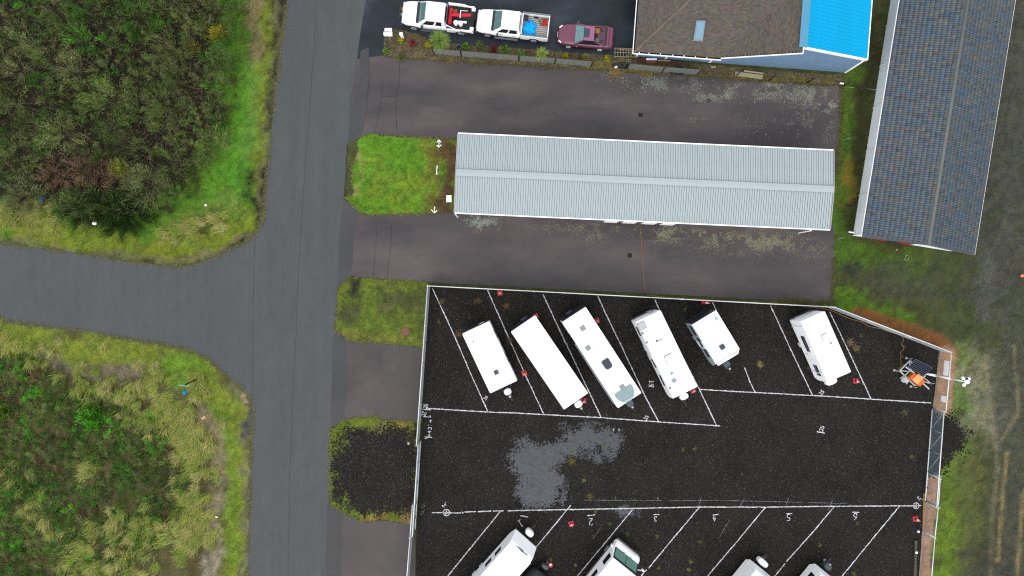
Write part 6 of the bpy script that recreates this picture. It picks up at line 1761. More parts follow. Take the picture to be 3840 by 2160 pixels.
cone(2238, 1203, 'traffic cone at the rear side of the caravan with the pale nose', 0.2)
cone(1966, 1399, 'traffic cone on the painted line between the two westmost caravans', 0.35)
cone(2188, 1503, 'traffic cone beside the nose of the plain lettered caravan', 0.1)
cone(2628, 1133, 'traffic cone lying on its side by the north fence', -0.12, True)
cone(2598, 1464, 'traffic cone half hidden under the nose of the caravan with the aerial', 0.5)
cone(3208, 1428, 'traffic cone beside the nose of the caravan next to the solar trailer', 0.05)
cone(2142, 1964, 'traffic cone in painted bay two of the lower row', 0.3)
cone(3432, 1945, 'traffic cone by the east fence below the painted target', 0.15)

# ------------------------------------------------------------------ solar camera trailer
st_c = P(3437, 1407, 0)
HD = math.atan2(-(1461 - 1352), 3485 - 3372)     # direction of travel (towards the hitch), in the picture down and right
st = empty('solar_trailer', (st_c.x, st_c.y, 0.02), 0, 'orange and silver mobile trailer with tilted solar panel and tall camera mast', 'trailer')
def sl(px, py, z):
    q = P(px, py, z) - st_c; q.z = z - 0.02
    return q
FRM = M('trailer_frame', S(214, 218, 218, 1.2), 0.45, 0.1, 0.08)
ORB = M('orange_box', (0.50, 0.10, 0.012), 0.45, 0, 0.08); ORL = M('pale_orange_lid', (0.62, 0.29, 0.11), 0.4, 0, 0.05)
mb = MB()
for a_, b_2 in (((3373, 1390), (3412, 1352)), ((3373, 1390), (3430, 1446)), ((3412, 1352), (3470, 1408)), ((3430, 1446), (3470, 1408)), ((3392, 1410), (3430, 1370))):
    mb.bar(sl(*a_, 0.5), sl(*b_2, 0.5), 0.09, 0.10)
mb.bar(sl(3378, 1390, 0.52), sl(3420, 1394, 0.52), 0.07, 0.07); mb.bar(sl(3412, 1356, 0.52), sl(3410, 1372, 0.52), 0.07, 0.07)
mb.build('frame', FRM, st)
mb = MB(); mb.bar(sl(3452, 1430, 0.5), sl(3484, 1459, 0.5), 0.09, 0.10); mb.bar(sl(3466, 1418, 0.5), sl(3494, 1440, 0.5), 0.06, 0.06); mb.bar(sl(3464, 1432, 0.5), sl(3494, 1438, 0.5), 0.06, 0.06); mb.build('drawbar', FRM, st)
mb = MB(); mb.cbox(sl(3440, 1424, 0.78), (0.88, 0.62, 0.50), math.radians(-45)); mb.build('battery_box', ORB, st, bevel=0.03)
mb = MB(); mb.panel([sl(3421, 1424, 1.07), sl(3441, 1442, 1.05), sl(3466, 1416, 1.05), sl(3442, 1402, 1.07)], 0, 1, 0, 1, 0.0, 0.04); mb.build('box_lid', ORL, st, bevel=0.008)
mb = MB(); mb.cbox(sl(3420, 1410, 0.80), (0.30, 0.56, 0.44), math.radians(-45)); mb.build('control_box', ORB, st, bevel=0.02)
pq = [sl(3404, 1377, 1.75), sl(3464, 1410, 1.45), sl(3498, 1380, 1.75), sl(3434, 1347, 2.05)]
mb = MB(); mb.panel(pq, 0, 1, 0, 1, 0.0, 0.05); pan = mb.build('solar_panel', M('panel_backing', S(120, 128, 144), 0.4), st)
CELL = M('solar_cell', (0.003, 0.004, 0.010), 0.3, spec=0.06)
for i in range(10):
    for j in range(6):
        mb = MB(); mb.panel(pq, (i + 0.06) / 10 * 0.97 + 0.015, (i + 0.94) / 10 * 0.97 + 0.015, (j + 0.06) / 6 * 0.96 + 0.02, (j + 0.94) / 6 * 0.96 + 0.02, 0.006, 0.005); mb.build('solar_cell', CELL, pan)
mb = MB(); mb.bar(sl(3396, 1376, 1.2), sl(3428, 1398, 1.25), 0.10, 0.08); mb.bar(sl(3440, 1392, 0.55), sl(3446, 1386, 1.50), 0.08, 0.08); mb.build('panel_support', FRM, st)
mast_xy = sl(3481, 1403, 1.6)
mb = MB(); b0 = Vector((mast_xy.x, mast_xy.y, 0.5))
mb.cyl(b0, (b0.x, b0.y, 2.6), 0.085, 12); mb.cyl((b0.x, b0.y, 2.6), (b0.x, b0.y, 4.5), 0.068, 12); mb.cyl((b0.x, b0.y, 4.5), (b0.x, b0.y, 6.15), 0.05, 12); mst = mb.build('mast', WHITE, st, smooth=True)
mb = MB(); mb.bar((b0.x - 0.5, b0.y - 0.35, 0.56), (b0.x, b0.y, 0.58), 0.08, 0.08); mb.build('mast_foot', ORL, st)
hd = Vector((b0.x, b0.y, 6.15))
mb = MB(); mb.cbox(hd + Vector((0.10, 0.0, 0.08)), (0.30, 0.26, 0.22), 0.4); mb.build('camera_head', WHITE, mst, bevel=0.04)
for dx, dy in ((-0.12, 0.26), (-0.06, -0.24), (0.28, 0.22)):
    mb = MB(); mb.cyl(hd + Vector((0, 0, 0.05)), hd + Vector((dx, dy, 0.02)), 0.03, 6); mb.ball(hd + Vector((dx, dy, -0.02)), 0.13, 10, 6); mb.build('camera', WHITE, mst, smooth=True)
mb = MB(); mb.ball(hd + Vector((0.16, 0.22, 0.0)), 0.09, 8, 5); mb.build('camera_lens', DARK, mst, smooth=True)
for (px, py, nm) in ((3391, 1424, 1), (3440, 1372, 2)):
    q = sl(px, py, 0.3); q.z = 0.28
    d = Vector((math.cos(math.radians(-135)), math.sin(math.radians(-135)), 0)) * (1 if nm == 1 else -1)
    mb = MB(); mb.cyl(q, q + d * 0.18, 0.28, 18); wv = mb.build('wheel', BLACK, st, bevel=0.03)
    mb = MB(); mb.cyl(q + d * 0.17, q + d * 0.192, 0.17, 14); mb.build('rim', WHITE, wv)
    q2 = q - d * 0.06
    ax = Vector((-d.y, d.x, 0))
    ringv = [[q2 + d * w_ + ax * (0.36 * math.cos(math.pi * k / 8)) + Vector((0, 0, 0.36 * math.sin(math.pi * k / 8))) for k in range(9)] for w_ in (-0.05, 0.26)]
    mb = MB(); mb.loft(ringv, cap=False, closed=False); fo = mb.build('mudguard', FRM, st); md = fo.modifiers.new('thick', 'SOLIDIFY'); md.thickness = 0.02
for (px, py) in ((3366, 1391), (3411, 1345), (3428, 1452), (3494, 1437)):
    q = sl(px, py, 0.5)
    mb = MB(); mb.cyl((q.x, q.y, 0.0), (q.x, q.y, 0.75), 0.03, 8); mb.cyl((q.x, q.y, 0.0), (q.x, q.y, 0.02), 0.10, 10); mb.cyl((q.x, q.y, 0.72), (q.x + 0.12, q.y + 0.05, 0.74), 0.015, 6); mb.build('outrigger_jack', FRM, st)

# extension cord from the storage building to the trailer
cpts = [(2398, 838), (2401, 870), (2406, 920), (2408, 980), (2413, 1040), (2418, 1078), (2424, 1096), (2440, 1108), (2520, 1116), (2600, 1120), (2700, 1128), (2860, 1133), (2960, 1141), (3040, 1152), (3090, 1158),
        (3120, 1166), (3150, 1180), (3190, 1196), (3230, 1208), (3260, 1224), (3300, 1232), (3330, 1242), (3366, 1254), (3384, 1266), (3386, 1278), (3379, 1290), (3388, 1308), (3374, 1324), (3386, 1338), (3376, 1340),
        (3378, 1358), (3376, 1370), (3386, 1378), (3390, 1368), (3382, 1366), (3378, 1376), (3370, 1378), (3364, 1388), (3360, 1394), (3370, 1394)]
from mathutils import Vector as V_
cw = [P(x, y, 0) + V_((0, 0, 0.055)) for x, y in cpts]
sm = []
for i in range(len(cw) - 1):
    p0 = cw[max(0, i - 1)]; p1 = cw[i]; p2 = cw[i + 1]; p3 = cw[min(len(cw) - 1, i + 2)]
    for k in range(5):
        t = k / 5
        sm.append(0.5 * ((2 * p1) + (p2 - p0) * t + (2 * p0 - 5 * p1 + 4 * p2 - p3) * t * t + (3 * p1 - p0 - 3 * p2 + p3) * t ** 3))
sm.append(cw[-1])
mb = MB(); mb.tube(sm, 0.020, 5)
thing_mesh(mb, 'extension_cord', M('cord_tan', S(186, 142, 78), 0.6), 'tan extension cord running from the storage building to the solar trailer', 'cord')

# ------------------------------------------------------------------ small things on the ground
def drain(px, py, rz, label):
    p = P(px, py); e = empty('drain_grate', (p.x, p.y, 0.02), rz, label, 'drain')
    fm = M('grate_frame', S(120, 106, 100), 0.7); s = 0.235
    for a_ in range(4):
        m_ = Matrix.Rotation(a_ * math.pi / 2, 4, 'Z')
        mb = MB(); mb.box(-s, s - 0.05, s - 0.05, s, 0.002, 0.02, m_); mb.build('frame_side', fm, e)
    mb = MB(); mb.box(-s + 0.05, s - 0.05, -s + 0.05, s - 0.05, 0.001, 0.004); mb.build('pit', M('pit_black', (0.004, 0.004, 0.004), 0.9), e)
    for k in range(5):
        x = -s + 0.085 + k * 0.0745
        mb = MB(); mb.box(x - 0.012, x + 0.012, -s + 0.051, s - 0.051, 0.006, 0.016); mb.build('grate_bar', M('grate_iron', S(70, 58, 52), 0.7), e)
drain(2402, 431, 0.02, 'square iron drain grate in the asphalt north of the storage building')
drain(2361, 958, -0.05, 'square iron drain grate in the asphalt south of the storage building')
def disc(px, py, r, z, mat, label, name, cat, rings=True):
    p = P(px, py); e = empty(name, (p.x, p.y, z), 0, label, cat)
    mb = MB(); mb.cyl((0, 0, -0.02), (0, 0, 0.012), r, 28); mb.build('cover', mat, e, bevel=0.006)
    mb = MB()
    for k in range(28):
        a_ = 2 * math.pi * k / 28; b_2 = a_ + 2 * math.pi / 28
        mb.add([(r * 1.12 * math.cos(a_), r * 1.12 * math.sin(a_), 0.004), (r * 1.12 * math.cos(b_2), r * 1.12 * math.sin(b_2), 0.004), (r * 1.01 * math.cos(b_2), r * 1.01 * math.sin(b_2), 0.004), (r * 1.01 * math.cos(a_), r * 1.01 * math.sin(a_), 0.004)], [(0, 1, 2, 3)])
    mb.build('rim', DARK if rings else mat, e)
disc(2657, 377, 0.19, 0.022, M('manhole_iron', S(70, 72, 80), 0.5), 'round dark manhole cover in the asphalt by the lichen', 'manhole_cover', 'manhole cover')
disc(1521, 1244, 0.31, 0.10, M('rust_lid', S(150, 98, 84), 0.75), 'round rust-red access lid in the grass island by the fence', 'access_lid', 'lid', False)

def street_sign():
    b = P(741, 1417); t = P(695, 1442, 2.4)
    b2 = Vector((t.x, t.y, 0)) * 0.35 + Vector((b.x, b.y, 0)) * 0.65
    e = empty('street_sign', (b2.x, b2.y, 0), 0, 'street name sign on a brown post at the road corner', 'sign')
    mb = MB(); mb.bar((0, 0, 0), (t.x - b2.x, t.y - b2.y, 2.38), 0.11, 0.11); mb.build('post', M('dark_post', S(56, 44, 36), 0.85), e)
    a = P(671, 1443, 2.5) - Vector((b2.x, b2.y, 0)); c_ = P(714, 1448, 2.5) - Vector((b2.x, b2.y, 0))
    d = (c_ - a); L = d.length; m_ = Matrix.Translation(((a.x + c_.x) / 2, (a.y + c_.y) / 2, 2.50)) @ Matrix.Rotation(math.atan2(d.y, d.x), 4, 'Z')
    mb = MB(); mb.box(-L / 2, L / 2, -0.02, 0.02, -0.10, 0.12, m_); mb.build('name_blade', M('blade_green', S(176, 216, 208), 0.4), e)
street_sign()
lump('plastic_bag', None, *P(693, 1471)[:2], 0.02, 0.20, 0.26, 0.2, M('bag_blue', (0.006, 0.16, 0.45), 0.3, 0, 0.3, 8), 'blue plastic bag in the grass beside the street sign', 'bag', 5, 14, 5)
loose_box('paving_block', None, (*P(765, 1566)[:2], 0.07), (0.40, 0.27, 0.10), 0.5, M('block_pink', S(214, 176, 146), 0.85), 'pale terracotta paving block in the dry grass by the road', 'block', 0.02)
lump('plastic_bag', None, *P(171, 749)[:2], 0.55, 0.17, 0.20, 0.16, M('bag_blue2', (0.02, 0.10, 0.40), 0.3), 'small blue bag at the lower edge of the thicket', 'bag', 15, 12, 5)
lump('litter_bag', None, *P(386, 843)[:2], 1.20, 0.20, 0.14, 0.14, M('bag_white', (0.78, 0.78, 0.78), 0.5), 'white bag caught on the dark broom bush', 'bag', 25, 12, 5)
lump('litter_bag', None, *P(772, 769)[:2], 0.05, 0.12, 0.10, 0.13, M('bag_white', (0.78,) * 3), 'lone white bag on the grass by the road bend', 'bag', 35, 12, 5)
for i, (px, py, s, lab) in enumerate([(814, 1937, 0.12, 'white scrap of litter on the sandy verge by the tussocks'), (439, 2147, 0.14, 'white litter lowest in the tussock field'),
                                      (437, 2101, 0.10, 'white litter just above the lowest scrap in the tussock field'), (486, 2049, 0.07, 'tiny white litter in the middle of the lower tussocks'), (771, 1887, 0.06, 'tiny white litter beside the sandy path')]):
    lump('litter', None, *P(px, py)[:2], 0.10, s, s * 0.6, 0.10, M('bag_white', (0.78,) * 3), lab, 'litter', 45 + i, 10, 4)
lump('cloth', None, *P(418, 2028)[:2], 0.15, 0.18, 0.30, 0.12, M('grey_blue_cloth', S(112, 128, 134), 0.9), 'grey-blue rag lying among the lower tussocks', 'cloth', 55, 12, 5)
# leaning white board and stakes round the storage building
def stake(base, top, h, r, mat, label, name='stake'):
    b = P(*base); t = P(*top, h)
    e = empty(name, (b.x, b.y, 0), 0, label, 'stake')
    mb = MB(); mb.cyl((0, 0, 0), (t.x - b.x, t.y - b.y, h), r, 8); mb.build('shaft', mat, e, smooth=True)
    mb = MB(); mb.cyl((t.x - b.x, t.y - b.y, h), (t.x - b.x, t.y - b.y, h + 0.03), r * 1.3, 8); mb.build('cap', mat, e)
stake((3129, 897), (3165, 892), 1.6, 0.018, M('stake_grey', S(196, 196, 190), 0.6), 'white stake at the corner of the asphalt south of the storage building')
stake((3148, 531), (3187, 517), 1.6, 0.018, M('stake_grey', S(196, 196, 190), 0.6), 'white stake in the grass strip north of the storage building')
stake((3160, 326), (3200, 329), 1.5, 0.018, M('stake_grey', S(196, 196, 190), 0.6), 'white stake at the end of the black fence')
stake((3243, 331), (3287, 338), 1.5, 0.018, M('stake_grey', S(196, 196, 190), 0.6), 'white stake against the tiled building wall')
stake((3156, 427), (3193, 410), 1.6, 0.02, M('black_iron', (0.012, 0.012, 0.012), 0.7), 'thin black stake in the grass strip below the black fence')
e = empty('notice_board', (*P(1684, 746)[:2], 0.10), 0.06, 'white board lying on the mulch by the storage building wall', 'board')
mb = MB(); mb.cbox((0, 0, 0.06), (0.42, 0.56, 0.03), -0.05, 0.06); mb.build('panel', WHITE, e)
mb = MB(); mb.cbox((-0.12, 0, 0.022), (0.05, 0.5, 0.04)); mb.cbox((0.12, 0, 0.022), (0.05, 0.5, 0.04)); mb.build('batten', M('grey_wood', S(128, 118, 106), 0.8), e)

# mailboxes
def mailbox(px, py, z, L, Wd, H, label, post_to):
    p = P(px, py, z); b = P(*post_to)
    e = empty('mailbox', (b.x, b.y, 0.06), 0, label, 'mailbox')
    dx, dy = p.x - b.x, p.y - b.y
    mb = MB(); mb.bar((0.0, 0, 0), (0, 0, z - 0.42), 0.11, 0.11); mb.bar((0, 0, z - 0.42), (dx, dy, z - 0.36), 0.11, 0.08); mb.build('post', M('pale_wood', S(176, 160, 138), 0.85), e)
    n = 10; prof = [(-Wd / 2, 0)] + [(-Wd / 2 * math.cos(math.pi * k / n), H * 0.5 + H * 0.5 * math.sin(math.pi * k / n)) for k in range(n + 1)] + [(Wd / 2, 0)]
    mb = MB(); mb.loft([[Vector((dx + x, dy + y, z - 0.31 + zz)) for y, zz in prof] for x in (-L / 2, L / 2)]); bx = mb.build('box', WHITE, e, bevel=0.01)
    mb = MB(); mb.loft([[Vector((dx + x, dy + y * 1.03, z - 0.31 + zz * 1.03)) for y, zz in prof] for x in (-L / 2 - 0.02, -L / 2 - 0.001)]); mb.build('door', WHITE, e)
    mb = MB(); mb.cbox((dx - L * 0.2, dy - Wd / 2 - 0.012, z - 0.1), (0.12, 0.01, 0.06)); mb.build('flag', M('red_plastic', (0.50, 0.015, 0.02), 0.45), e)
mailbox(1456, 110, 1.2, 0.54, 0.27, 0.30, 'white mailbox standing nearest the wet driveway', (1464, 138))
mailbox(1455, 125, 1.2, 0.66, 0.32, 0.32, 'larger white mailbox standing nearest the mulch bed', (1466, 150))
e = empty('bollard', (*P(1511, 143)[:2], 0.05), 0.2, 'short white bollard behind the yellow shrub in the mulch bed', 'bollard')
mb = MB(); mb.box(-0.12, 0.12, -0.10, 0.10, 0, 0.92); mb.build('post', WHITE, e, bevel=0.03)
mb = MB(); mb.box(-0.135, 0.135, -0.115, 0.115, 0.922, 0.98); mb.build('cap', WHITE, e, bevel=0.02)
e = empty('waste_bin', (*P(1722, 187)[:2], 0.05), 0, 'round galvanised bin by the black fence post', 'bin')
mb = MB(); mb.loft([[Vector((r * math.cos(2 * math.pi * k / 20), r * math.sin(2 * math.pi * k / 20), z)) for k in range(20)] for r, z in ((0.17, 0), (0.21, 0.6), (0.225, 0.61), (0.225, 0.63), (0.20, 0.63), (0.16, 0.1))]); mb.build('bin_body', M('bin_grey', S(128, 138, 142), 0.5), e)

# black fence along the planting bed
IRON = M('black_iron', (0.012, 0.012, 0.012), 0.7)
bf_posts = [((1628, 203), 1.9), ((1730, 212), 1.9), ((1946, 229), 1.4), ((2080, 239), 1.4), ((2216, 251), 1.4), ((2350, 259), 1.4), ((2482, 271), 1.4), ((2613, 281), 1.4), ((2758, 287), 1.4), ((2884, 303), 1.4), ((3026, 311), 1.4), ((3161, 324), 1.5)]
f0_ = P(*bf_posts[0][0])
bf = empty('black_wire_fence', (f0_.x, f0_.y, 0), 0, 'black wire fence with grey screen panels along the planting bed', 'fence')
tp = []
for (px, h) in bf_posts:
    q = P(*px) - f0_
    mb = MB(); mb.cyl((q.x, q.y, 0.0), (q.x, q.y, h), 0.045, 8); mb.build('post', IRON, bf, smooth=True)
    tp.append((q, h))
for i in range(len(tp) - 1):
    (a, ha), (b, hb) = tp[i], tp[i + 1]; hh = 1.38
    mb = MB(); mb.cyl((a.x, a.y, hh), (b.x, b.y, hh), 0.016, 6); mb.build('top_wire', M('fence_wire', S(96, 92, 84), 0.7), bf)
    if i in (0, 1, 2, 3, 5, 6):
        wire_panel('screen_panel', a * 0.98 + b * 0.02, a * 0.02 + b * 0.98, 0.06, hh - 0.03, SCREENM, bf, Vector((0, 0, 0)))

# planks and odds and ends beside the house
def plank(px0, py0, px1, py1, w, th, z, mat, label, tilt=0.0, cat='plank'):
    a = P(px0, py0, z); b = P(px1, py1, z); d = b - a; c = (a + b) / 2
    mb = MB(); mb.cbox((0, 0, 0), (d.length, w, th), 0, 0, tilt)
    o = mb.build('plank', mat, None, bevel=0.006); o.location = c; o.rotation_euler = (0, 0, math.atan2(d.y, d.x))
    tag(o, label, cat)
REDW = M('red_brown_wood', S(104, 66, 48), 0.85, 0, 0.25, 7); TANW = M('weathered_wood', S(186, 176, 138), 0.85, 0, 0.2, 5)
plank(2387, 222, 2560, 236, 0.22, 0.06, 0.14, REDW, 'long reddish plank at the foot of the blue wall')
plank(2390, 231, 2552, 242, 0.20, 0.06, 0.12, M('brown_wood2', S(92, 70, 46), 0.85, 0, 0.2, 6), 'long brown plank lying outside the reddish one by the blue wall')
plank(2423, 222, 2463, 222, 0.16, 0.05, 0.24, WHITE, 'short white board on top of the reddish plank')
plank(2468, 226, 2514, 228, 0.10, 0.05, 0.24, TANW, 'narrow pale board on top of the reddish plank')
plank(2426, 234, 2458, 232, 0.22, 0.05, 0.23, M('orange_wood', S(158, 92, 66), 0.85, 0, 0.2), 'short orange-brown board on the brown plank')
plank(2757, 276, 2860, 289, 0.34, 0.05, 0.30, TANW, 'wide weathered board behind the black fence below the gable wall')
plank(2790, 266, 2863, 276, 0.12, 0.05, 0.34, M('weathered_wood2', S(200, 192, 160), 0.85), 'narrow weathered board above the wide one below the gable wall')
plank(2664, 250, 2684, 252, 0.12, 0.10, 0.16, TANW, 'short pale block by the foot of the gable wall')
plank(3149, 312, 3164, 314, 0.10, 0.10, 0.30, WHITE, 'small white block at the end of the planting bed')
lump('black_sheet', None, *P(2330, 247)[:2], 0.08, 0.95, 0.28, 0.28, M('black_sheet', (0.012, 0.012, 0.014), 0.4), 'crumpled black sheet behind the fence by the trellis', 'sheet', 61, 22, 6)
lump('litter_bag', None, *P(2309, 254)[:2], 0.10, 0.16, 0.08, 0.30, M('bag_white', (0.78,) * 3), 'white scrap beside the crumpled black sheet', 'litter', 62, 10, 4)
# hoop of hose hung behind the screen
mb = MB(); hc = P(2542, 264, 0.4)
for k, rr in enumerate((0.62, 0.54)):
    mb.tube([hc + Vector((rr * math.cos(2 * math.pi * i / 28), 0.30 * rr / 0.62 * math.sin(2 * math.pi * i / 28), 0.03 * k - 0.2)) for i in range(29)], 0.04, 6)
thing_mesh(mb, 'coiled_hose', M('hose_black', (0.015, 0.018, 0.018), 0.5), 'coil of dark hose behind the fence below the blue wall', 'hose')
# trellis
TRW = M('trellis_wood', S(176, 166, 134), 0.85, 0, 0.12, 6)
tr0 = P(2300, 202)
tr = empty('trellis', (tr0.x, tr0.y, 0.05), -0.02, 'pale wooden trellis lying beside the maroon coupe and the house', 'trellis')
for k in range(3):
    mb = MB(); mb.box(0, 1.95, -0.34 + 0.34 * k - 0.022, -0.34 + 0.34 * k + 0.022, 0.30, 0.33); mb.build('rail', TRW, tr)
for k in range(9):
    x = 0.08 + k * 0.225
    mb = MB(); mb.box(x - 0.018, x + 0.018, -0.36, 0.36, 0.335, 0.36); mb.build('slat', TRW, tr)
for k, (xa, xb) in enumerate(((1.05, 1.40), (1.40, 1.05))):
    mb = MB(); mb.bar((xa, -0.34, 0.372 + 0.026 * k), (xb, 0.34, 0.372 + 0.026 * k), 0.03, 0.02); mb.build('brace', TRW, tr)
for x in (0.1, 1.85):
    for y in (-0.34, 0.34):
        mb = MB(); mb.box(x - 0.03, x + 0.03, y - 0.03, y + 0.03, 0.0, 0.298); mb.build('leg', TRW, tr)
plank(2320, 185, 2380, 187, 0.14, 0.10, 0.35, M('orange_wood2', S(150, 118, 96), 0.85), 'pinkish beam lying along the far side of the trellis')
# small lattice frame
fr = P(2355, 231); e = empty('wire_crate', (fr.x, fr.y, 0.07), -0.03, 'small pale open frame on the ground below the trellis', 'frame')
for s in (-1, 1):
    mb = MB(); mb.box(-0.20, 0.20, s * 0.10 - 0.02, s * 0.10 + 0.02, 0, 0.16); mb.build('side', TRW, e)
for s in (-1, 0, 1):
    mb = MB(); mb.box(s * 0.18 - 0.02, s * 0.18 + 0.02, -0.078, 0.078, 0, 0.15); mb.build('divider', TRW, e)
# tyre against the house wall
t0 = P(2384, 78, 0.4); e = empty('tyre', (t0.x + 0.12, t0.y, 0.03), 0.1, 'tyre standing at the west wall under the eave of the house', 'tyre')
mb = MB(); n = 24
mb.loft([[Vector((dx, r * math.cos(2 * math.pi * k / n), 0.36 + r * math.sin(2 * math.pi * k / n))) for k in range(n)] for dx, r in ((-0.10, 0.22), (-0.12, 0.30), (-0.08, 0.36), (0.08, 0.36), (0.12, 0.30), (0.10, 0.22))], cap=False); mb.build('tread', BLACK, e, smooth=True)
mb = MB(); mb.cyl((-0.05, 0, 0.36), (0.05, 0, 0.36), 0.215, 20); mb.build('rim', STEEL, e)
# timbers and lamps along the east fence, post on the west
plank(3465, 1850, 3461, 1980, 0.09, 0.06, 0.08, M('honey_wood', S(176, 140, 76), 0.8), 'long honey-coloured plank along the east fence foot')
mb = MB(); a = P(3434, 2026, 0.1); b = P(3429, 2210, 0.1); d = b - a
mb.cbox((0, 0, 0), (d.length, 0.20, 0.17)); o = mb.build('timber', M('grey_timber', S(98, 92, 74), 0.85, 0, 0.25, 5), None, bevel=0.02); o.location = ((a.x + b.x) / 2, (a.y + b.y) / 2, 0.11); o.rotation_euler = (0, 0, math.atan2(d.y, d.x))
tag(o, 'grey landscape timber lying inside the east fence', 'timber')
for (px, py, lab) in ((3435, 1988, 'small white lamp head on the gravel below the cone by the east fence'), (3428, 2066, 'small white lamp head beside the grey landscape timber')):
    p = P(px, py); e = empty('path_light', (p.x, p.y, 0.02), 0, lab, 'lamp')
    mb = MB(); mb.cyl((0, 0, 0), (0, 0, 0.30), 0.03, 8); mb.build('stem', DARK, e)
    mb = MB(); mb.cyl((0, 0, 0.301), (0, 0, 0.40), 0.11, 14, 0.08); mb.build('lamp_head', WHITE, e, bevel=0.01)
pb = P(1560, 1624); pt = P(1532, 1663, 4.2)
e = empty('wooden_pole', (pb.x, pb.y, 0.05), 0, 'dark wooden pole just outside the west fence above the gate', 'pole')
mb = MB(); mb.cyl((0, 0, 0), (pt.x - pb.x, pt.y - pb.y, 4.15), 0.11, 12, 0.09); mb.build('shaft', M('pole_wood', S(80, 68, 50), 0.9, 0, 0.2), e, smooth=True)
mb = MB(); mb.cyl((pt.x - pb.x, pt.y - pb.y, 4.152), (pt.x - pb.x, pt.y - pb.y, 4.19), 0.10, 12, 0.07); mb.build('cap', M('pole_cap', S(200, 196, 170), 0.7), e)
# timber blocks and red pail near the lower row
loose_box('wood_block', None, (*P(1984, 1986)[:2], 0.20), (0.26, 0.26, 0.34), 0.5, M('yellow_wood', S(186, 146, 64), 0.8), 'yellow timber block stood in front of the lettered caravan', 'block', 0.02)
loose_box('wood_block', None, (*P(2860, 2090)[:2], 0.10), (0.40, 0.30, 0.16), 0.7, M('brown_block', S(150, 108, 82), 0.8), 'brown timber block in front of the bottom-edge caravan with white propane cover', 'block', 0.02)
e = empty('pail', (*P(2064, 2114)[:2], 0.02), 0, 'small round red pail by the hitch of the covered trailer', 'pail')
mb = MB(); mb.loft([[Vector((r * math.cos(2 * math.pi * k / 18), r * math.sin(2 * math.pi * k / 18), z)) for k in range(18)] for r, z in ((0.13, 0), (0.19, 0.30), (0.17, 0.31), (0.10, 0.20))]); mb.build('shell', M('red_pail', (0.62, 0.06, 0.07), 0.4), e)
mb = MB(); mb.cyl((0, 0, 0.201), (0, 0, 0.225), 0.10, 14); mb.build('lid', WHITE, e)
mb = MB(); mb.ball((0, 0, 0.14), 0.14, 10, 6); o = mb.build('float_ball', M('orange_ball', (0.72, 0.22, 0.14), 0.5), None, smooth=True); o.location = (*P(3828, 1034)[:2], 0.0); tag(o, 'small orange ball at the far right edge', 'ball')
loose_box('stone', None, (*P(3361, 936)[:2], 0.05), (0.16, 0.13, 0.12), 0.3, M('pale_stone', S(206, 196, 160), 0.8), 'pale stone in the grass in front of the tiled building', 'stone', 0.04)
p = P(3398, 966); mb = MB()
mb.tube([(p.x + dx, p.y + dy, 0.06) for dx, dy in ((0.1, 0.18), (-0.05, 0.2), (-0.10, 0.0), (-0.18, -0.15), (0.0, -0.22), (0.14, -0.16), (0.16, -0.05))], 0.025, 5)
thing_mesh(mb, 'rope', M('rope_white', S(190, 200, 188), 0.8), 'short pale rope lying in the grass in front of the tiled building', 'rope')
# ------------------------------------------------------------------ growth
LEAF = M_attr('leaf', 0.65, 0.25, transl=0.25)
def blades(name, base, dirs, L, wd, lift, col, droop=0.5, mat=None, kind='stuff', parent=None):
    """bent blades: base (n,3), dirs (n,2) unit heading, length, width, lift angle (rad), colours (n,3)"""
    n = len(base)
    ca, sa = np.cos(lift), np.sin(lift)
    d3 = np.stack([dirs[:, 0] * ca, dirs[:, 1] * ca, sa], -1)
    d4 = np.stack([dirs[:, 0] * np.cos(lift - droop), dirs[:, 1] * np.cos(lift - droop), np.sin(lift - droop)], -1)
    side = np.stack([-dirs[:, 1], dirs[:, 0], np.zeros(n)], -1)
    mid = base + d3 * (L * 0.55)[:, None]
    tip = mid + d4 * (L * 0.45)[:, None]
    tip[:, 2] = np.maximum(tip[:, 2], 0.03)
    w = (wd / 2)[:, None]
    v = np.stack([base - side * w * 0.7, base + side * w * 0.7, mid + side * w, mid - side * w, tip], 1).reshape(-1, 3)
    i = (np.arange(n) * 5)[:, None]
    f = np.concatenate([i + np.array([[0, 1, 2]]), i + np.array([[0, 2, 3]]), i + np.array([[3, 2, 4]])], 0)
    o = np_mesh(name, v, f, mat or LEAF, parent, cols=np.repeat(col, 5, 0))
    if kind: o['kind'] = kind
    return o

def sprays(base, d3, L, wd, col):
    """flat kite-shaped leafy sprays -> vertices, triangles, colours"""
    n = len(base)
    up = RNG.normal(size=(n, 3)); side = np.cross(d3, up); side /= np.linalg.norm(side, axis=1)[:, None] + 1e-9
    mid = base + d3 * (L * 0.55)[:, None]; w = (wd / 2)[:, None]
    v = np.stack([base, mid + side * w, base + d3 * L[:, None], mid - side * w], 1).reshape(-1, 3)
    i = (np.arange(n) * 4)[:, None]
    f = np.concatenate([i + np.array([[0, 1, 2]]), i + np.array([[0, 2, 3]])], 0)
    return v, f, np.repeat(col, 4, 0)

def poly_points(poly, n):
    xs_ = [p[0] for p in poly]; ys_ = [p[1] for p in poly]
    out = np.zeros((0, 2))
    while len(out) < n:
        p = np.stack([RNG.uniform(min(xs_), max(xs_), n), RNG.uniform(min(ys_), max(ys_), n)], -1)
        out = np.concatenate([out, p[in_poly(p[:, 0], p[:, 1], poly)]])
    return out[:n]

def unit2(n):
    a = RNG.uniform(0, 2 * np.pi, n); return np.stack([np.cos(a), np.sin(a)], -1)

K = 2.1   # foliage shades itself; base colours are set above what the picture shows
OLIVE, DULL, GREEN, TAN, BRIGHT, GREY = [np.array(S(*c, K)) for c in ((84, 104, 46), (86, 94, 52), (58, 96, 34), (116, 124, 74), (80, 134, 40), (90, 98, 64))]

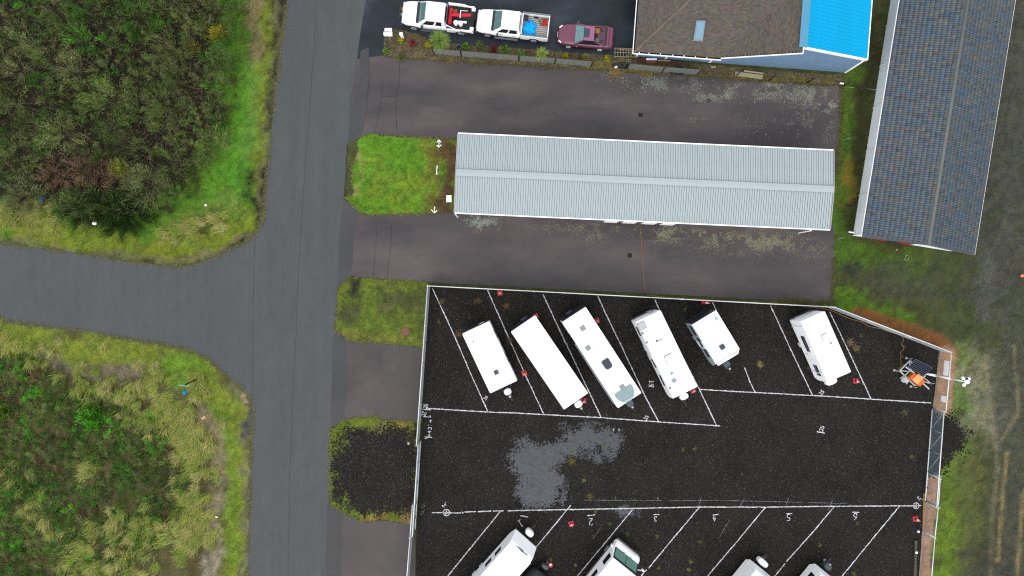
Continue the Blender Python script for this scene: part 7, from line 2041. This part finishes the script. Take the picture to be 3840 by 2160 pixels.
def shrub_arrays(x, y, R, H, n, base_col, zbase=0.0, stiff=0.6, tipcol=None, L=(0.14, 0.36), wd=(0.018, 0.045), flat=1.0, per=64):
    """a shrub as plumes: branches fan out from its foot, each carrying a coherent tuft of sprays"""
    nb = max(5, int(n / per)); n = nb * per
    th = RNG.uniform(0, 2 * np.pi, nb); ph = np.arccos(1 - RNG.uniform(0, 1, nb) * 0.96)
    ln = RNG.uniform(0.65, 1.12, nb)
    tipx = R * ln * np.sin(ph) * np.cos(th); tipy = R * ln * np.sin(ph) * np.sin(th); tipz = H * ln * (0.25 + 0.75 * np.cos(ph)) * flat
    bcol = base_col[None] * RNG.uniform(0.5, 1.5, (nb, 1)) * RNG.uniform(0.92, 1.08, (nb, 3))
    if tipcol is not None:
        m = RNG.uniform(size=nb) < 0.32
        bcol[m] = tipcol[None] * RNG.uniform(0.7, 1.3, (m.sum(), 1))
    i = np.repeat(np.arange(nb), per)
    t = RNG.uniform(0.30, 1.0, n) ** 0.75
    jit = 0.035 + 0.065 * R * t
    cx = x + tipx[i] * t + RNG.normal(size=n) * jit; cy = y + tipy[i] * t + RNG.normal(size=n) * jit
    cz = np.maximum(zbase + tipz[i] * (1 - (1 - t) ** 1.6) + RNG.normal(size=n) * 0.05 * H, 0.02)
    bd = np.stack([tipx, tipy, tipz * 0.8 + 0.05], -1); bd /= np.linalg.norm(bd, axis=1)[:, None] + 1e-9
    d = bd[i] * stiff + RNG.normal(size=(n, 3)) * (1 - stiff) * 0.75
    d[:, 2] = np.abs(d[:, 2]); d /= np.linalg.norm(d, axis=1)[:, None]
    col = bcol[i] * RNG.uniform(0.75, 1.25, (n, 1))
    return sprays(np.stack([cx, cy, cz], -1), d, RNG.uniform(*L, n), RNG.uniform(*wd, n), col)

def merge(parts):
    vs = []; fs = []; cs = []; o = 0
    for v, f, c in parts:
        vs.append(v); fs.append(f + o); cs.append(c); o += len(v)
    return np.concatenate(vs), np.concatenate(fs), np.concatenate(cs)

# thicket filling the upper left block
cent = []
tries = poly_points(THICKET, 2600)
for p in tries:
    r = RNG.uniform(30, 88) if len(cent) < 90 else RNG.uniform(24, 46)
    if all((p[0] - q[0]) ** 2 + (p[1] - q[1]) ** 2 > ((r + q[2]) * 0.70) ** 2 for q in cent):
        cent.append((p[0], p[1], r))
parts = []
for (px, py, r) in cent:
    w = P(px, py); R = r * CAM_H / FPX
    n1 = float(fbm(px, py, 200, 77)); u = RNG.uniform()
    # brown dead patch low in the thicket
    dead = math.hypot((px - 330) / 120, (py - 665) / 70) < 1
    if dead: bc, tc = np.array(S(104, 78, 58, K)), np.array(S(120, 96, 72, K))
    elif u < 0.36: bc, tc = OLIVE, TAN
    elif u < 0.50: bc, tc = DULL, OLIVE
    elif u < 0.74: bc, tc = GREEN, OLIVE
    elif u < 0.83: bc, tc = TAN, OLIVE
    elif u < 0.93: bc, tc = BRIGHT, GREEN
    else: bc, tc = GREY, TAN
    edge = 1.0 if px < 780 and py < 640 else 0.7
    H = RNG.uniform(0.75, 1.25) * min(2.6, 0.6 + R * 1.25) * edge * (0.6 if dead else 1.0)
    n = int(760 * (R / 0.95) ** 2) + 200
    parts.append(shrub_arrays(w.x, w.y, R * 1.16, H, n, bc * RNG.uniform(0.7, 1.3), 0.0, RNG.uniform(0.55, 0.85), tc))
# bare twigs reaching out of the mass
m = 9000
tp_ = poly_points(THICKET, m); tw_ = (tp_ - np.array([[1920, 1080]])) * CAM_H / FPX * np.array([[1, -1]])
dirs = np.concatenate([unit2(m) * 0.8, RNG.uniform(0.2, 0.9, (m, 1))], 1); dirs /= np.linalg.norm(dirs, axis=1)[:, None]
parts.append(sprays(np.concatenate([tw_, RNG.uniform(0.7, 1.9, (m, 1))], 1), dirs, RNG.uniform(0.3, 0.8, m), np.full(m, 0.018), np.array(S(150, 136, 104, 1.3))[None] * RNG.uniform(0.6, 1.3, (m, 1))))
v, f, c = merge(parts)
o = np_mesh('scrub_thicket', v, f, LEAF, cols=c); tag(o, 'dense olive scrub thicket filling the upper left corner', 'scrub', kind='stuff')

def bush(name, label, px, py, rx, H, n, col, tip, stiff=0.6, L=(0.1, 0.25), wd=(0.03, 0.06), z=0.03, cat='bush', trunk=True, group=None):
    w = P(px, py); R = rx * CAM_H / FPX
    e = empty(name, (w.x, w.y, 0), 0, label, cat, group)
    v, f, c = shrub_arrays(0, 0, R, H, n, np.array(col), z, stiff, np.array(tip), L, wd, per=14 if R < 0.6 else 26)
    np_mesh('crown', v, f, LEAF, e, cols=c)
    mb = MB()
    for k in range(4):
        a = k * 1.6 + 0.3
        mb.cyl((0, 0, 0.0), (R * 0.35 * math.cos(a), R * 0.35 * math.sin(a), H * 0.6), max(0.008, R * 0.05), 6, max(0.004, R * 0.02))
    mb.build('stem', M('bark', S(70, 58, 44), 0.9), e)
    return e
bush('gorse_bush', 'yellow-green bush at the right edge of the upper left thicket', 836, 148, 32, 1.7, 1800, S(150, 144, 28, K), S(126, 120, 30, K))
bush('gorse_bush', 'dull yellow bush just left of the brightest yellow bush in the thicket', 738, 192, 26, 1.6, 1400, S(112, 112, 34, K), S(96, 92, 40, K))
bush('gorse_bush', 'bright yellow-green bush beside the brown dead patch of the thicket', 466, 640, 36, 1.6, 2000, S(122, 136, 40, K), S(146, 146, 70, K))
bush('leafy_bush', 'round bright green leafy bush in the lower left scrub', 354, 1562, 52, 1.1, 3200, S(66, 120, 28, K), S(86, 146, 40, K), 0.5, (0.10, 0.18), (0.08, 0.13))
bush('leafy_bush', 'small green leafy bush at the far left of the lower scrub', 20, 1540, 46, 0.9, 1500, S(84, 112, 34, K), S(112, 118, 40, K), 0.5, (0.10, 0.18), (0.06, 0.10))
# dark broom leaning outwards
w = P(410, 800)
e = empty('broom_bush', (w.x, w.y, 0), 0, 'dark green feathery broom bush at the foot of the thicket', 'bush')
pp = []
for (dx, dy, R, H, n) in ((-2.2, 0.1, 1.5, 1.2, 2600), (-0.8, 0.5, 1.6, 1.5, 3200), (0.8, 0.2, 1.7, 1.5, 3400), (2.0, -0.3, 1.4, 1.2, 2400), (0.9, -1.1, 1.3, 1.0, 1800), (2.2, 0.9, 1.0, 1.0, 1200)):
    pp.append(shrub_arrays(dx, dy, R, H, n, np.array(S(40, 62, 24, 1.6)), 0.0, 0.75, np.array(S(62, 88, 34, 1.6)), (0.35, 0.8), (0.014, 0.03)))
v, f, c = merge(pp); np_mesh('crown', v, f, LEAF, e, cols=c)
mb = MB()
for k in range(9): mb.cyl((0.3 * (k - 4) * 0.8, 0.1, 0), (0.3 * (k - 4) * 1.2, 0.1 + 0.3 * math.sin(k), 0.9), 0.03, 6, 0.01)
mb.build('stem', M('bark', S(70, 58, 44), 0.9), e)

# low scrub of the lower left block
cent = []
for p in poly_points(SCRUB, 2600):
    r = RNG.uniform(18, 46)
    if all((p[0] - q[0]) ** 2 + (p[1] - q[1]) ** 2 > ((r + q[2]) * 0.6) ** 2 for q in cent):
        cent.append((p[0], p[1], r))
parts = []
for (px, py, r) in cent:
    w = P(px, py); R = r * CAM_H / FPX; u = RNG.uniform()
    bc, tc = ((OLIVE, TAN) if u < 0.34 else (GREEN, OLIVE) if u < 0.56 else (np.array(S(94, 78, 54, K)), DULL) if u < 0.63 else (np.array(S(74, 88, 40, K)), GREY) if u < 0.9 else (BRIGHT, OLIVE))
    parts.append(shrub_arrays(w.x, w.y, R * 1.3, RNG.uniform(0.2, 0.55), int(1000 * (R / 0.8) ** 2) + 150, bc * RNG.uniform(1.1, 1.55), 0.0, RNG.uniform(0.4, 0.7), tc, (0.12, 0.30), (0.016, 0.04)))
v, f, c = merge(parts)
o = np_mesh('low_scrub', v, f, LEAF, cols=c); tag(o, 'low mixed scrub in the lower left block', 'scrub', kind='stuff')

# tussock grass: dense towards the road, scattered through the scrub
TUS = [([(60, 1330), (300, 1345), (460, 1330), (600, 1370)], 50, 34), ([(180, 1400), (300, 1440), (420, 1470), (560, 1440), (640, 1430)], 50, 70), ([(460, 1540), (560, 1540), (660, 1500), (730, 1500)], 60, 130),
       ([(700, 1560), (730, 1650), (740, 1760)], 60, 230), ([(730, 1840), (720, 1950), (700, 2050)], 55, 190), ([(340, 1990), (460, 1990), (560, 1990), (640, 1960)], 60, 110), ([(240, 2110), (360, 2120), (470, 2140), (560, 2160)], 60, 120),
       ([(340, 1720), (350, 1760)], 24, 14), ([(20, 790), (60, 830), (150, 820), (200, 800)], 40, 60), ([(640, 870), (720, 860), (740, 830)], 36, 40), ([(820, 790), (830, 830)], 22, 16), ([(10, 1280), (200, 1300)], 30, 30),
       ([(60, 1700), (120, 1900), (200, 2000)], 90, 40), ([(735, 1400), (745, 1440), (720, 1470)], 22, 30), ([(795, 1960), (800, 2040)], 20, 12)]
bs = []; ds = []; Ls = []; ws = []; ls = []; cs = []
TP = [np.array(S(*c, 1.95)) for c in ((166, 166, 90), (150, 160, 72), (132, 150, 60), (172, 170, 102), (152, 158, 80))]
for line, rad, cnt in TUS:
    for k in range(int(cnt * (0.52 if line[0][1] > 1000 else 0.4))):
        t = RNG.uniform(0, len(line) - 1); i = int(t); u = t - i
        x = line[i][0] * (1 - u) + line[min(i + 1, len(line) - 1)][0] * u + RNG.normal() * rad * 0.6
        y = line[i][1] * (1 - u) + line[min(i + 1, len(line) - 1)][1] * u + RNG.normal() * rad * 0.6
        if x > 850 and y > 1300: continue
        if min(math.hypot(x - 693, y - 1455), math.hypot(x - 765, y - 1550)) < 46: continue
        w = P(x, y); n = RNG.randint(60, 110); sz = RNG.uniform(0.65, 1.3)
        ba = 4.2 + (float(fbm(x, y, 160, 71)) - 0.5) * 2.6 + RNG.normal() * 0.25
        d = unit2(n) * 0.42 + np.array([[math.cos(ba), math.sin(ba)]]) * 0.7; d /= np.linalg.norm(d, axis=1)[:, None]
        b = np.stack([w.x + RNG.normal(size=n) * 0.17, w.y + RNG.normal(size=n) * 0.17, np.full(n, 0.02)], -1)
        bs.append(b); ds.append(d); Ls.append(RNG.uniform(0.45, 0.95, n) * sz); ws.append(RNG.uniform(0.012, 0.028, n)); ls.append(RNG.uniform(0.5, 1.25, n))
        cs.append(TP[RNG.randint(5)][None] * RNG.uniform(0.85, 1.12) * RNG.uniform(0.5, 1.4, (n, 1)) * RNG.uniform(0.93, 1.07, (n, 3)))
o = blades('tussock_grass', np.concatenate(bs), np.concatenate(ds), np.concatenate(Ls), np.concatenate(ws), np.concatenate(ls), np.concatenate(cs), 0.95)
tag(o, 'pale tussock grass swept across the lower left block', 'grass')

# short turf on the verges, islands and the ground to the right
def turf_blades(name, label, poly, n, zone, z, L=(0.05, 0.13), keep=None, k=1.65, wd=(0.012, 0.028), vary=(0.6, 1.45)):
    p = poly_points(poly, n)
    if keep is not None: p = p[keep(p)]
    n = len(p)
    col = paint(p[:, 0], p[:, 1], np.full(n, zone)) * k * RNG.uniform(*vary, (n, 1)) * RNG.uniform(0.92, 1.08, (n, 3))
    w = (p - np.array([[1920, 1080]])) * CAM_H / FPX * np.array([[1, -1]])
    o = blades(name, np.concatenate([w, np.full((n, 1), z)], 1), unit2(n), RNG.uniform(*L, n), RNG.uniform(*wd, n), RNG.uniform(0.3, 1.2, n), col, 0.6)
    tag(o, label, 'grass'); return o
VERGE_TL = [(880, -120), (1070, -120), (1050, 180), (1030, 320), (1010, 540), (985, 825), (945, 885), (800, 955), (670, 992), (480, 974), (150, 925), (-100, 890), (-100, 680), (200, 740), (560, 760), (760, 620), (860, 430)]
VERGE_BL = [(-100, 1180), (20, 1212), (340, 1250), (560, 1290), (715, 1322), (835, 1408), (900, 1470), (925, 1560), (938, 1640), (930, 1800), (920, 2250), (700, 2250), (690, 1600), (300, 1440), (-100, 1340)]
turf_blades('verge_grass', 'short green and yellow verge grass round the upper left thicket', VERGE_TL, 70000, 'TL', 0.01)
turf_blades('verge_grass', 'short yellow-green verge grass along the lower left road edge', VERGE_BL, 70000, 'BL', 0.01)
turf_blades('island_grass', 'bright short grass on the island west of the storage building', GRASS1, 30000, 'G1', 0.055)
turf_blades('island_grass', 'mossy short grass on the island north of the first apron', GRASS2, 22000, 'G2', 0.055)
turf_blades('island_grass', 'short grass round the gravelled island between the aprons', GRASS3, 16000, 'G3', 0.055, keep=lambda p: ~in_poly(p[:, 0], p[:, 1], GRAVEL3))
RIGHT = [(3150, 260), (3250, 100), (3340, -100), (3900, -100), (3900, 2250), (3500, 2250), (3530, 1800), (3640, 1700), (3640, 1590), (3560, 1530), (3575, 1320), (3300, 1210), (3135, 1140), (3132, 880), (3140, 560), (3155, 330)]
def rkeep(p):
    c = paint(p[:, 0], p[:, 1], np.full(len(p), 'R'))
    g = c[:, 1] / (c[:, 0] + 1e-6)
    return RNG.uniform(size=len(p)) < sstep(0.95, 1.5, g)
turf_blades('rough_grass', 'thin patchy grass on the track side at the right', RIGHT, 150000, 'R', 0.01, keep=rkeep)
turf_blades('bed_litter', 'leaf litter and weeds in the planting bed by the fence', BED, 30000, 'BED', 0.07, L=(0.04, 0.10), k=1.5, wd=(0.02, 0.05), vary=(0.25, 2.2))

# ragged pale fringe where turf meets asphalt
def fringe(lines, n, z, label, cols, spread=5.0):
    pts = []
    for ln in lines:
        la = np.array(ln, float); sl_ = np.hypot(*(la[1:] - la[:-1]).T); cum = np.concatenate([[0], np.cumsum(sl_)])
        m = int(n * cum[-1] / sum(np.hypot(*(np.array(q, float)[1:] - np.array(q, float)[:-1]).T).sum() for q in lines))
        t = RNG.uniform(0, cum[-1], m)
        t = t[fbm(t, t * 0, 30, 5) > 0.40]
        pts.append(np.stack([np.interp(t, cum, la[:, 0]), np.interp(t, cum, la[:, 1])], -1) + RNG.normal(size=(len(t), 2)) * spread)
    p = np.concatenate(pts); m = len(p)
    w = (p - np.array([[1920, 1080]])) * CAM_H / FPX * np.array([[1, -1]])
    pal_ = np.array([S(*c, 1.3) for c in cols]); col = pal_[RNG.randint(len(cols), size=m)] * RNG.uniform(0.6, 1.35, (m, 1))
    o = blades('edge_fringe', np.concatenate([w, np.full((m, 1), z)], 1), unit2(m), RNG.uniform(0.06, 0.16, m), RNG.uniform(0.014, 0.03, m), RNG.uniform(0.1, 0.8, m), col, 0.5)
    tag(o, label, 'grass')
fringe([ROAD_L, ROAD_LL], 26000, 0.03, 'ragged dry grass fringe along both sides of the side road', [(150, 142, 104), (128, 124, 82), (112, 124, 56), (92, 90, 76)])
fringe([GRASS1[:3] + [GRASS1[4]], GRASS1[5:] + GRASS1[:1], GRASS2[:5], GRASS2[8:] + GRASS2[:1], GRASS2[7:11], GRASS3[:6], GRASS3[8:] + GRASS3[:1]], 16000, 0.04, 'ragged dry grass fringe round the grass islands', [(164, 156, 100), (140, 142, 70), (112, 130, 50), (80, 76, 56)], 4.0)
fringe([LOT_N[6:11], LOT_M[8:12], BED[12:]], 16000, 0.03, 'mossy fringe along the edges of the old asphalt lots', [(122, 116, 64), (96, 104, 48), (136, 118, 72), (74, 76, 44)], 5.0)

# planting-bed shrubs
for (px, py, r, H, col, tip, lab) in [
    (1507, 156, 10, 0.45, (170, 168, 20), (186, 178, 60), 'yellow shrub in the mulch bed in front of the white bollard'),
    (1608, 174, 12, 0.45, (160, 156, 24), (180, 172, 60), 'yellow shrub in the mulch bed left of the big cordyline'),
    (2119, 214, 10, 0.40, (178, 170, 20), (150, 140, 30), 'round yellow shrub in the bed below the white pickup tail'),
    (2274, 224, 11, 0.45, (176, 166, 20), (150, 140, 30), 'yellow shrub in the bed by the trellis end'),
    (1547, 167, 12, 0.40, (120, 34, 44), (150, 60, 66), 'dark red shrub in the mulch bed between the two yellow shrubs'),
    (1848, 188, 16, 0.40, (112, 36, 42), (140, 58, 60), 'dark red shrub beside the fence below the white pickup'),
    (1747, 177, 11, 0.35, (112, 150, 36), (130, 160, 50), 'light green shrub next to the galvanised bin'),
    (1449, 195, 8, 0.30, (100, 146, 40), (120, 160, 60), 'small green weed clump at the corner of the mulch bed'),
    (1505, 222, 9, 0.25, (88, 106, 46), (110, 118, 60), 'small green weed clump in the joint of the asphalt'),
    (1800, 172, 18, 0.30, (92, 112, 56), (110, 124, 70), 'low grey-green shrub behind the fence below the two trucks'),
    (1895, 190, 20, 0.28, (96, 130, 44), (112, 140, 60), 'low green ground shrub below the white pickup'),
    (1952, 205, 14, 0.45, (98, 142, 44), (110, 150, 60), 'green leafy shrub left of the small cordyline'),
    (2195, 217, 12, 0.3, (150, 144, 84), (130, 124, 70), 'pale dry shrub in the bed below the maroon coupe')]:
    bush('garden_shrub', lab, px, py, r, H, 420, S(*col, 2.1), S(*tip, 2.1), 0.6, (0.06, 0.14), (0.03, 0.06), 0.07, 'shrub', group='shrubs in the planting bed')
def cordyline(px, py, h, R, n, label, green):
    w = P(px, py); e = empty('cordyline', (w.x, w.y, 0.05), 0, label, 'palm')
    mb = MB(); mb.cyl((0, 0, 0), (0.02, 0.01, h), 0.09, 10, 0.06); mb.build('trunk', M('palm_bark', S(120, 100, 74), 0.9), e)
    th = RNG.uniform(0, 2 * np.pi, n); d = np.stack([np.cos(th), np.sin(th)], -1)
    col = np.array(S(*green, 1.35))[None] * RNG.uniform(0.6, 1.5, (n, 1)) * np.array([[1, 1, 1]])
    m = RNG.uniform(size=n) < 0.25; col[m] = np.array(S(176, 176, 110, 1.3)) * RNG.uniform(0.7, 1.2, (m.sum(), 1))
    b = np.stack([d[:, 0] * 0.05, d[:, 1] * 0.05, h + RNG.uniform(-0.15, 0.12, n)], -1)
    blades('crown', b, d, RNG.uniform(0.75, 1.0, n) * R * 1.25, RNG.uniform(0.03, 0.05, n), RNG.uniform(-0.2, 1.35, n), col, 0.55, kind=None, parent=e)
cordyline(1664, 201, 3.0, 0.85, 190, 'tall spiky cordyline palm beside the tow truck', (112, 150, 56))
cordyline(2031, 222, 1.3, 0.55, 90, 'small spiky cordyline below the white pickup tail', (134, 160, 56))
# dry grass spilling over the fence foot
def clump(px, py, n, L, col, label, spread=0.25, lift=(0.3, 1.1), name='grass_clump', cat='grass clump', group=None, droop=0.8, k=1.4):
    w = P(px, py); e = empty(name, (w.x, w.y, 0.02), 0, label, cat, group)
    d = unit2(n); col = np.array(S(*col, k))[None] * RNG.uniform(0.6, 1.4, (n, 1))
    b = np.stack([RNG.normal(size=n) * spread, RNG.normal(size=n) * spread, np.full(n, 0.0)], -1)
    blades('blades', b, d, RNG.uniform(L * 0.5, L, n), RNG.uniform(0.012, 0.024, n), RNG.uniform(*lift, n), col, droop, kind='stuff', parent=e)
    mb = MB(); mb.ball((0, 0, 0.0), 0.05, 6, 4); mb.build('root', M('soil_dark', S(60, 54, 40), 0.9), e)
clump(2305, 268, 260, 0.5, (168, 140, 84), 'dry tan grass clump spilling over the asphalt below the trellis', 0.30)
clump(2420, 276, 160, 0.35, (158, 136, 76), 'dry grass clump at the fence foot left of the coiled hose', 0.22)
clump(1690, 226, 120, 0.35, (150, 132, 80), 'dry grass clump at the fence foot below the tall cordyline', 0.22)
# weeds growing through the black gravel
weeds = [(1790, 1128, (120, 92, 66)), (1900, 1146, (124, 92, 70)), (1720, 1252, (128, 100, 66)), (1912, 1276, (118, 94, 60)), (2568, 1158, (92, 112, 52)), (2850, 1364, (170, 150, 96)), (3186, 1284, (156, 136, 96)), (3210, 1304, (150, 132, 96)),
         (3030, 1380, (92, 106, 40)), (2153, 1695, (122, 156, 60)), (2263, 1674, (112, 140, 50)), (2144, 1726, (132, 120, 60)), (2188, 1802, (128, 160, 70)), (2562, 1684, (112, 130, 56)), (2605, 1684, (112, 130, 56)), (2211, 1862, (120, 112, 48)),
         (2352, 2002, (104, 124, 48)), (2232, 1917, (120, 140, 60)), (2286, 1964, (116, 130, 56)), (2066, 2098, (130, 150, 60)), (2157, 2118, (120, 140, 56)), (2590, 2106, (130, 150, 56)), (2583, 2135, (132, 146, 56)), (2468, 2130, (112, 136, 50)),
         (2462, 2010, (118, 128, 50)), (2624, 2032, (112, 112, 60)), (3417, 1713, (122, 146, 60)), (3074, 2042, (132, 152, 60)), (3200, 2150, (112, 140, 50)), (3216, 1962, (112, 116, 50)), (3392, 1544, (112, 104, 70)), (1656, 1130, (120, 100, 76)), (3228, 1258, (100, 122, 60)), (3390, 1300, (104, 120, 66)), (1645, 1205, (110, 130, 50))]
LAND = {'the westmost caravan': (1836, 1340), 'the plain lettered caravan': (2060, 1360), 'the caravan with the pale nose': (2260, 1345), 'the caravan with the aerial': (2500, 1330), 'the short silver-sided caravan': (2685, 1265),
        'the caravan beside the solar trailer': (3095, 1300), 'the solar trailer': (3437, 1400), 'the grey puddle': (2060, 1740), 'painted figure two': (2216, 1955), 'painted figure three': (2458, 1946), 'painted figure four': (2679, 1944),
        'painted figure five': (2957, 1940), 'painted figure six': (3207, 1937), 'the motorhome': (2330, 2110), 'the east sliding gate': (3500, 1700), 'the west fence corner': (1610, 1080), 'the covered trailer': (2030, 2150), 'the small bottom-edge caravan': (3070, 2150), 'the bottom-edge caravan with white propane cover': (2850, 2140)}
seen_l = {}
for i, (px, py, c) in enumerate(weeds):
    big = c[0] > c[1]
    done = False
    for nm, (lx, ly) in sorted(LAND.items(), key=lambda q: math.hypot(q[1][0] - px, q[1][1] - py)):
        dx, dy = px - lx, py - ly
        way = ('right of' if dx > 0 else 'left of') if abs(dx) > abs(dy) else ('below' if dy > 0 else 'above')
        lab = ('dry straggling weed' if big else 'small green weed') + ' in the gravel ' + way + ' ' + nm
        if lab not in seen_l:
            seen_l[lab] = 1; break
    clump(px, py, 60 if big else 34, 0.42 if big else 0.20, c, lab, 0.10 if big else 0.06, (0.1, 0.9), 'weed', 'weed', 'weeds growing through the black gravel')
# grit on the dirt track at the right
TRACK = [(3560, 1080), (3660, 950), (3720, 500), (3800, 0), (3900, -60), (3900, 2240), (3640, 2240), (3660, 1800), (3660, 1600), (3590, 1450), (3580, 1250)]
n = 36000
p = poly_points(TRACK, n); w = (p - np.array([[1920, 1080]])) * CAM_H / FPX * np.array([[1, -1]])
gcol2 = paint(p[:, 0], p[:, 1], np.full(n, 'R')) * np.array([0.35, 0.7, 1.0, 1.5, 2.0])[RNG.choice(5, n, p=[0.25, 0.2, 0.2, 0.2, 0.15])][:, None]
s = RNG.uniform(0.015, 0.045, n); a = RNG.uniform(0, 2 * np.pi, n)
vv = [np.stack([w[:, 0] + s * np.cos(a + k * 2.094), w[:, 1] + s * np.sin(a + k * 2.094), np.full(n, 0.0)], -1) for k in range(3)] + [np.stack([w[:, 0], w[:, 1], s * 0.7], -1)]
i4 = (np.arange(n) * 4)[:, None]
o = np_mesh('track_grit', np.stack(vv, 1).reshape(-1, 3), np.concatenate([i4 + np.array([[0, 1, 3]]), i4 + np.array([[1, 2, 3]]), i4 + np.array([[2, 0, 3]])], 0), M_attr('grit_stone', 0.8, 0.2), cols=np.repeat(gcol2, 4, 0))
tag(o, 'loose grit on the dirt track at the right', 'gravel', kind='stuff')
# crumbs of stone over the gravel lot, lichen over the old asphalt
n = 80000
p = poly_points(GRAVEL, n); p3 = poly_points(GRAVEL3, 6000); p = np.concatenate([p, p3]); n = len(p)
w = (p - np.array([[1920, 1080]])) * CAM_H / FPX * np.array([[1, -1]])
z0 = np.concatenate([np.full(n - 6000, 0.016), np.full(6000, 0.103)])
pal = np.array([S(40, 39, 38), S(62, 58, 51), S(84, 70, 56), S(92, 91, 90), S(24, 24, 24), S(136, 128, 114)])
ci = RNG.choice(6, n, p=[0.34, 0.22, 0.14, 0.12, 0.13, 0.05])
s = RNG.uniform(0.016, 0.052, n)
a = RNG.uniform(0, 2 * np.pi, n)
vv = []
for k in range(3):
    vv.append(np.stack([w[:, 0] + s * np.cos(a + k * 2.094), w[:, 1] + s * np.sin(a + k * 2.094), z0], -1))
vv.append(np.stack([w[:, 0], w[:, 1], z0 + s * 0.9], -1))
v = np.stack(vv, 1).reshape(-1, 3); i4 = (np.arange(n) * 4)[:, None]
f = np.concatenate([i4 + np.array([[0, 1, 3]]), i4 + np.array([[1, 2, 3]]), i4 + np.array([[2, 0, 3]])], 0)
o = np_mesh('loose_gravel', v, f, M_attr('gravel_stone', 0.7, 0.4), cols=np.repeat(pal[ci], 4, 0)); tag(o, 'loose black and brown stones over the gravel lot', 'gravel', kind='stuff')

LICH = [([(2350, 300), (2440, 305)], 34, 380, 0), ([(2420, 312), (2520, 318), (2620, 316)], 26, 1300, 1), ([(2700, 330), (2780, 350), (2880, 350), (2960, 352)], 34, 2300, 0), ([(2620, 365), (2740, 358)], 16, 800, 0), ([(2880, 320), (2920, 330)], 22, 700, 0), ([(2980, 345), (3060, 360), (3110, 380), (3140, 400)], 40, 3600, 0),
        ([(2560, 450), (2640, 452)], 8, 160, 0), ([(3000, 420), (3100, 440), (3060, 500)], 46, 1000, 0), ([(2760, 470), (2960, 500), (3100, 530)], 40, 500, 0), ([(2240, 290), (2300, 285)], 22, 160, 0),
        ([(1760, 822), (1860, 838)], 22, 1500, 1), ([(1800, 840)], 20, 400, 0), ([(2000, 848), (2200, 858), (2400, 868)], 24, 900, 2), ([(2460, 872), (2540, 880)], 30, 1500, 2), ([(2580, 884), (2680, 890), (2760, 896)], 34, 2600, 2), ([(2780, 904), (2880, 908), (2960, 914)], 36, 3000, 2), ([(2980, 930), (3080, 930)], 44, 700, 2),
        ([(2150, 880), (2300, 890)], 30, 420, 2), ([(2620, 930), (2800, 940)], 30, 420, 2)]
LP = [np.array(S(*c)) for c in ((186, 188, 168), (176, 188, 176), (176, 176, 142))]
vs = []; cs = []
for line, rad, cnt, kind_ in LICH:
    cnt = int(cnt * 1.5); rad = rad * 1.2
    t = RNG.uniform(0, max(len(line) - 1, 1e-6), cnt); i0 = np.minimum(t.astype(int), max(len(line) - 2, 0)); u = t - i0
    la = np.array(line, float); i1 = np.minimum(i0 + 1, len(line) - 1)
    xy = la[i0] * (1 - u)[:, None] + la[i1] * u[:, None] + RNG.normal(size=(cnt, 2)) * rad * np.array([[0.75, 0.5]])
    nz = fbm(xy[:, 0], xy[:, 1], 26, 90 + kind_)
    ok = RNG.uniform(size=cnt) < sstep(0.38, 0.64, nz)
    ok &= in_poly(xy[:, 0], xy[:, 1], LOT_N) | in_poly(xy[:, 0], xy[:, 1], LOT_M)
    xy = xy[ok]; cnt = len(xy)
    w = (xy - np.array([[1920, 1080]])) * CAM_H / FPX * np.array([[1, -1]])
    s = RNG.uniform(0.010, 0.036, cnt); a = RNG.uniform(0, 6.28, cnt)
    q = []
    for k in range(5):
        rr = s * RNG.uniform(0.5, 1.2, cnt); q.append(np.stack([w[:, 0] + rr * np.cos(a + k * 1.2566), w[:, 1] + rr * np.sin(a + k * 1.2566), np.full(cnt, 0.026) + RNG.uniform(0, 0.004, cnt)], -1))
    vs.append(np.stack(q, 1).reshape(-1, 3)); cs.append(np.repeat(LP[kind_][None] * RNG.uniform(0.55, 1.1, (cnt, 1)), 5, 0))
v = np.concatenate(vs); n = len(v) // 5; i5 = (np.arange(n) * 5)[:, None]
f = np.concatenate([i5 + np.array([[0, 1, 2]]), i5 + np.array([[0, 2, 3]]), i5 + np.array([[0, 3, 4]])], 0)
o = np_mesh('lichen', v, f, M_attr('lichen', 0.9, 0.1), cols=np.concatenate(cs)); tag(o, 'pale lichen crust scattered over the old asphalt', 'lichen', kind='stuff')
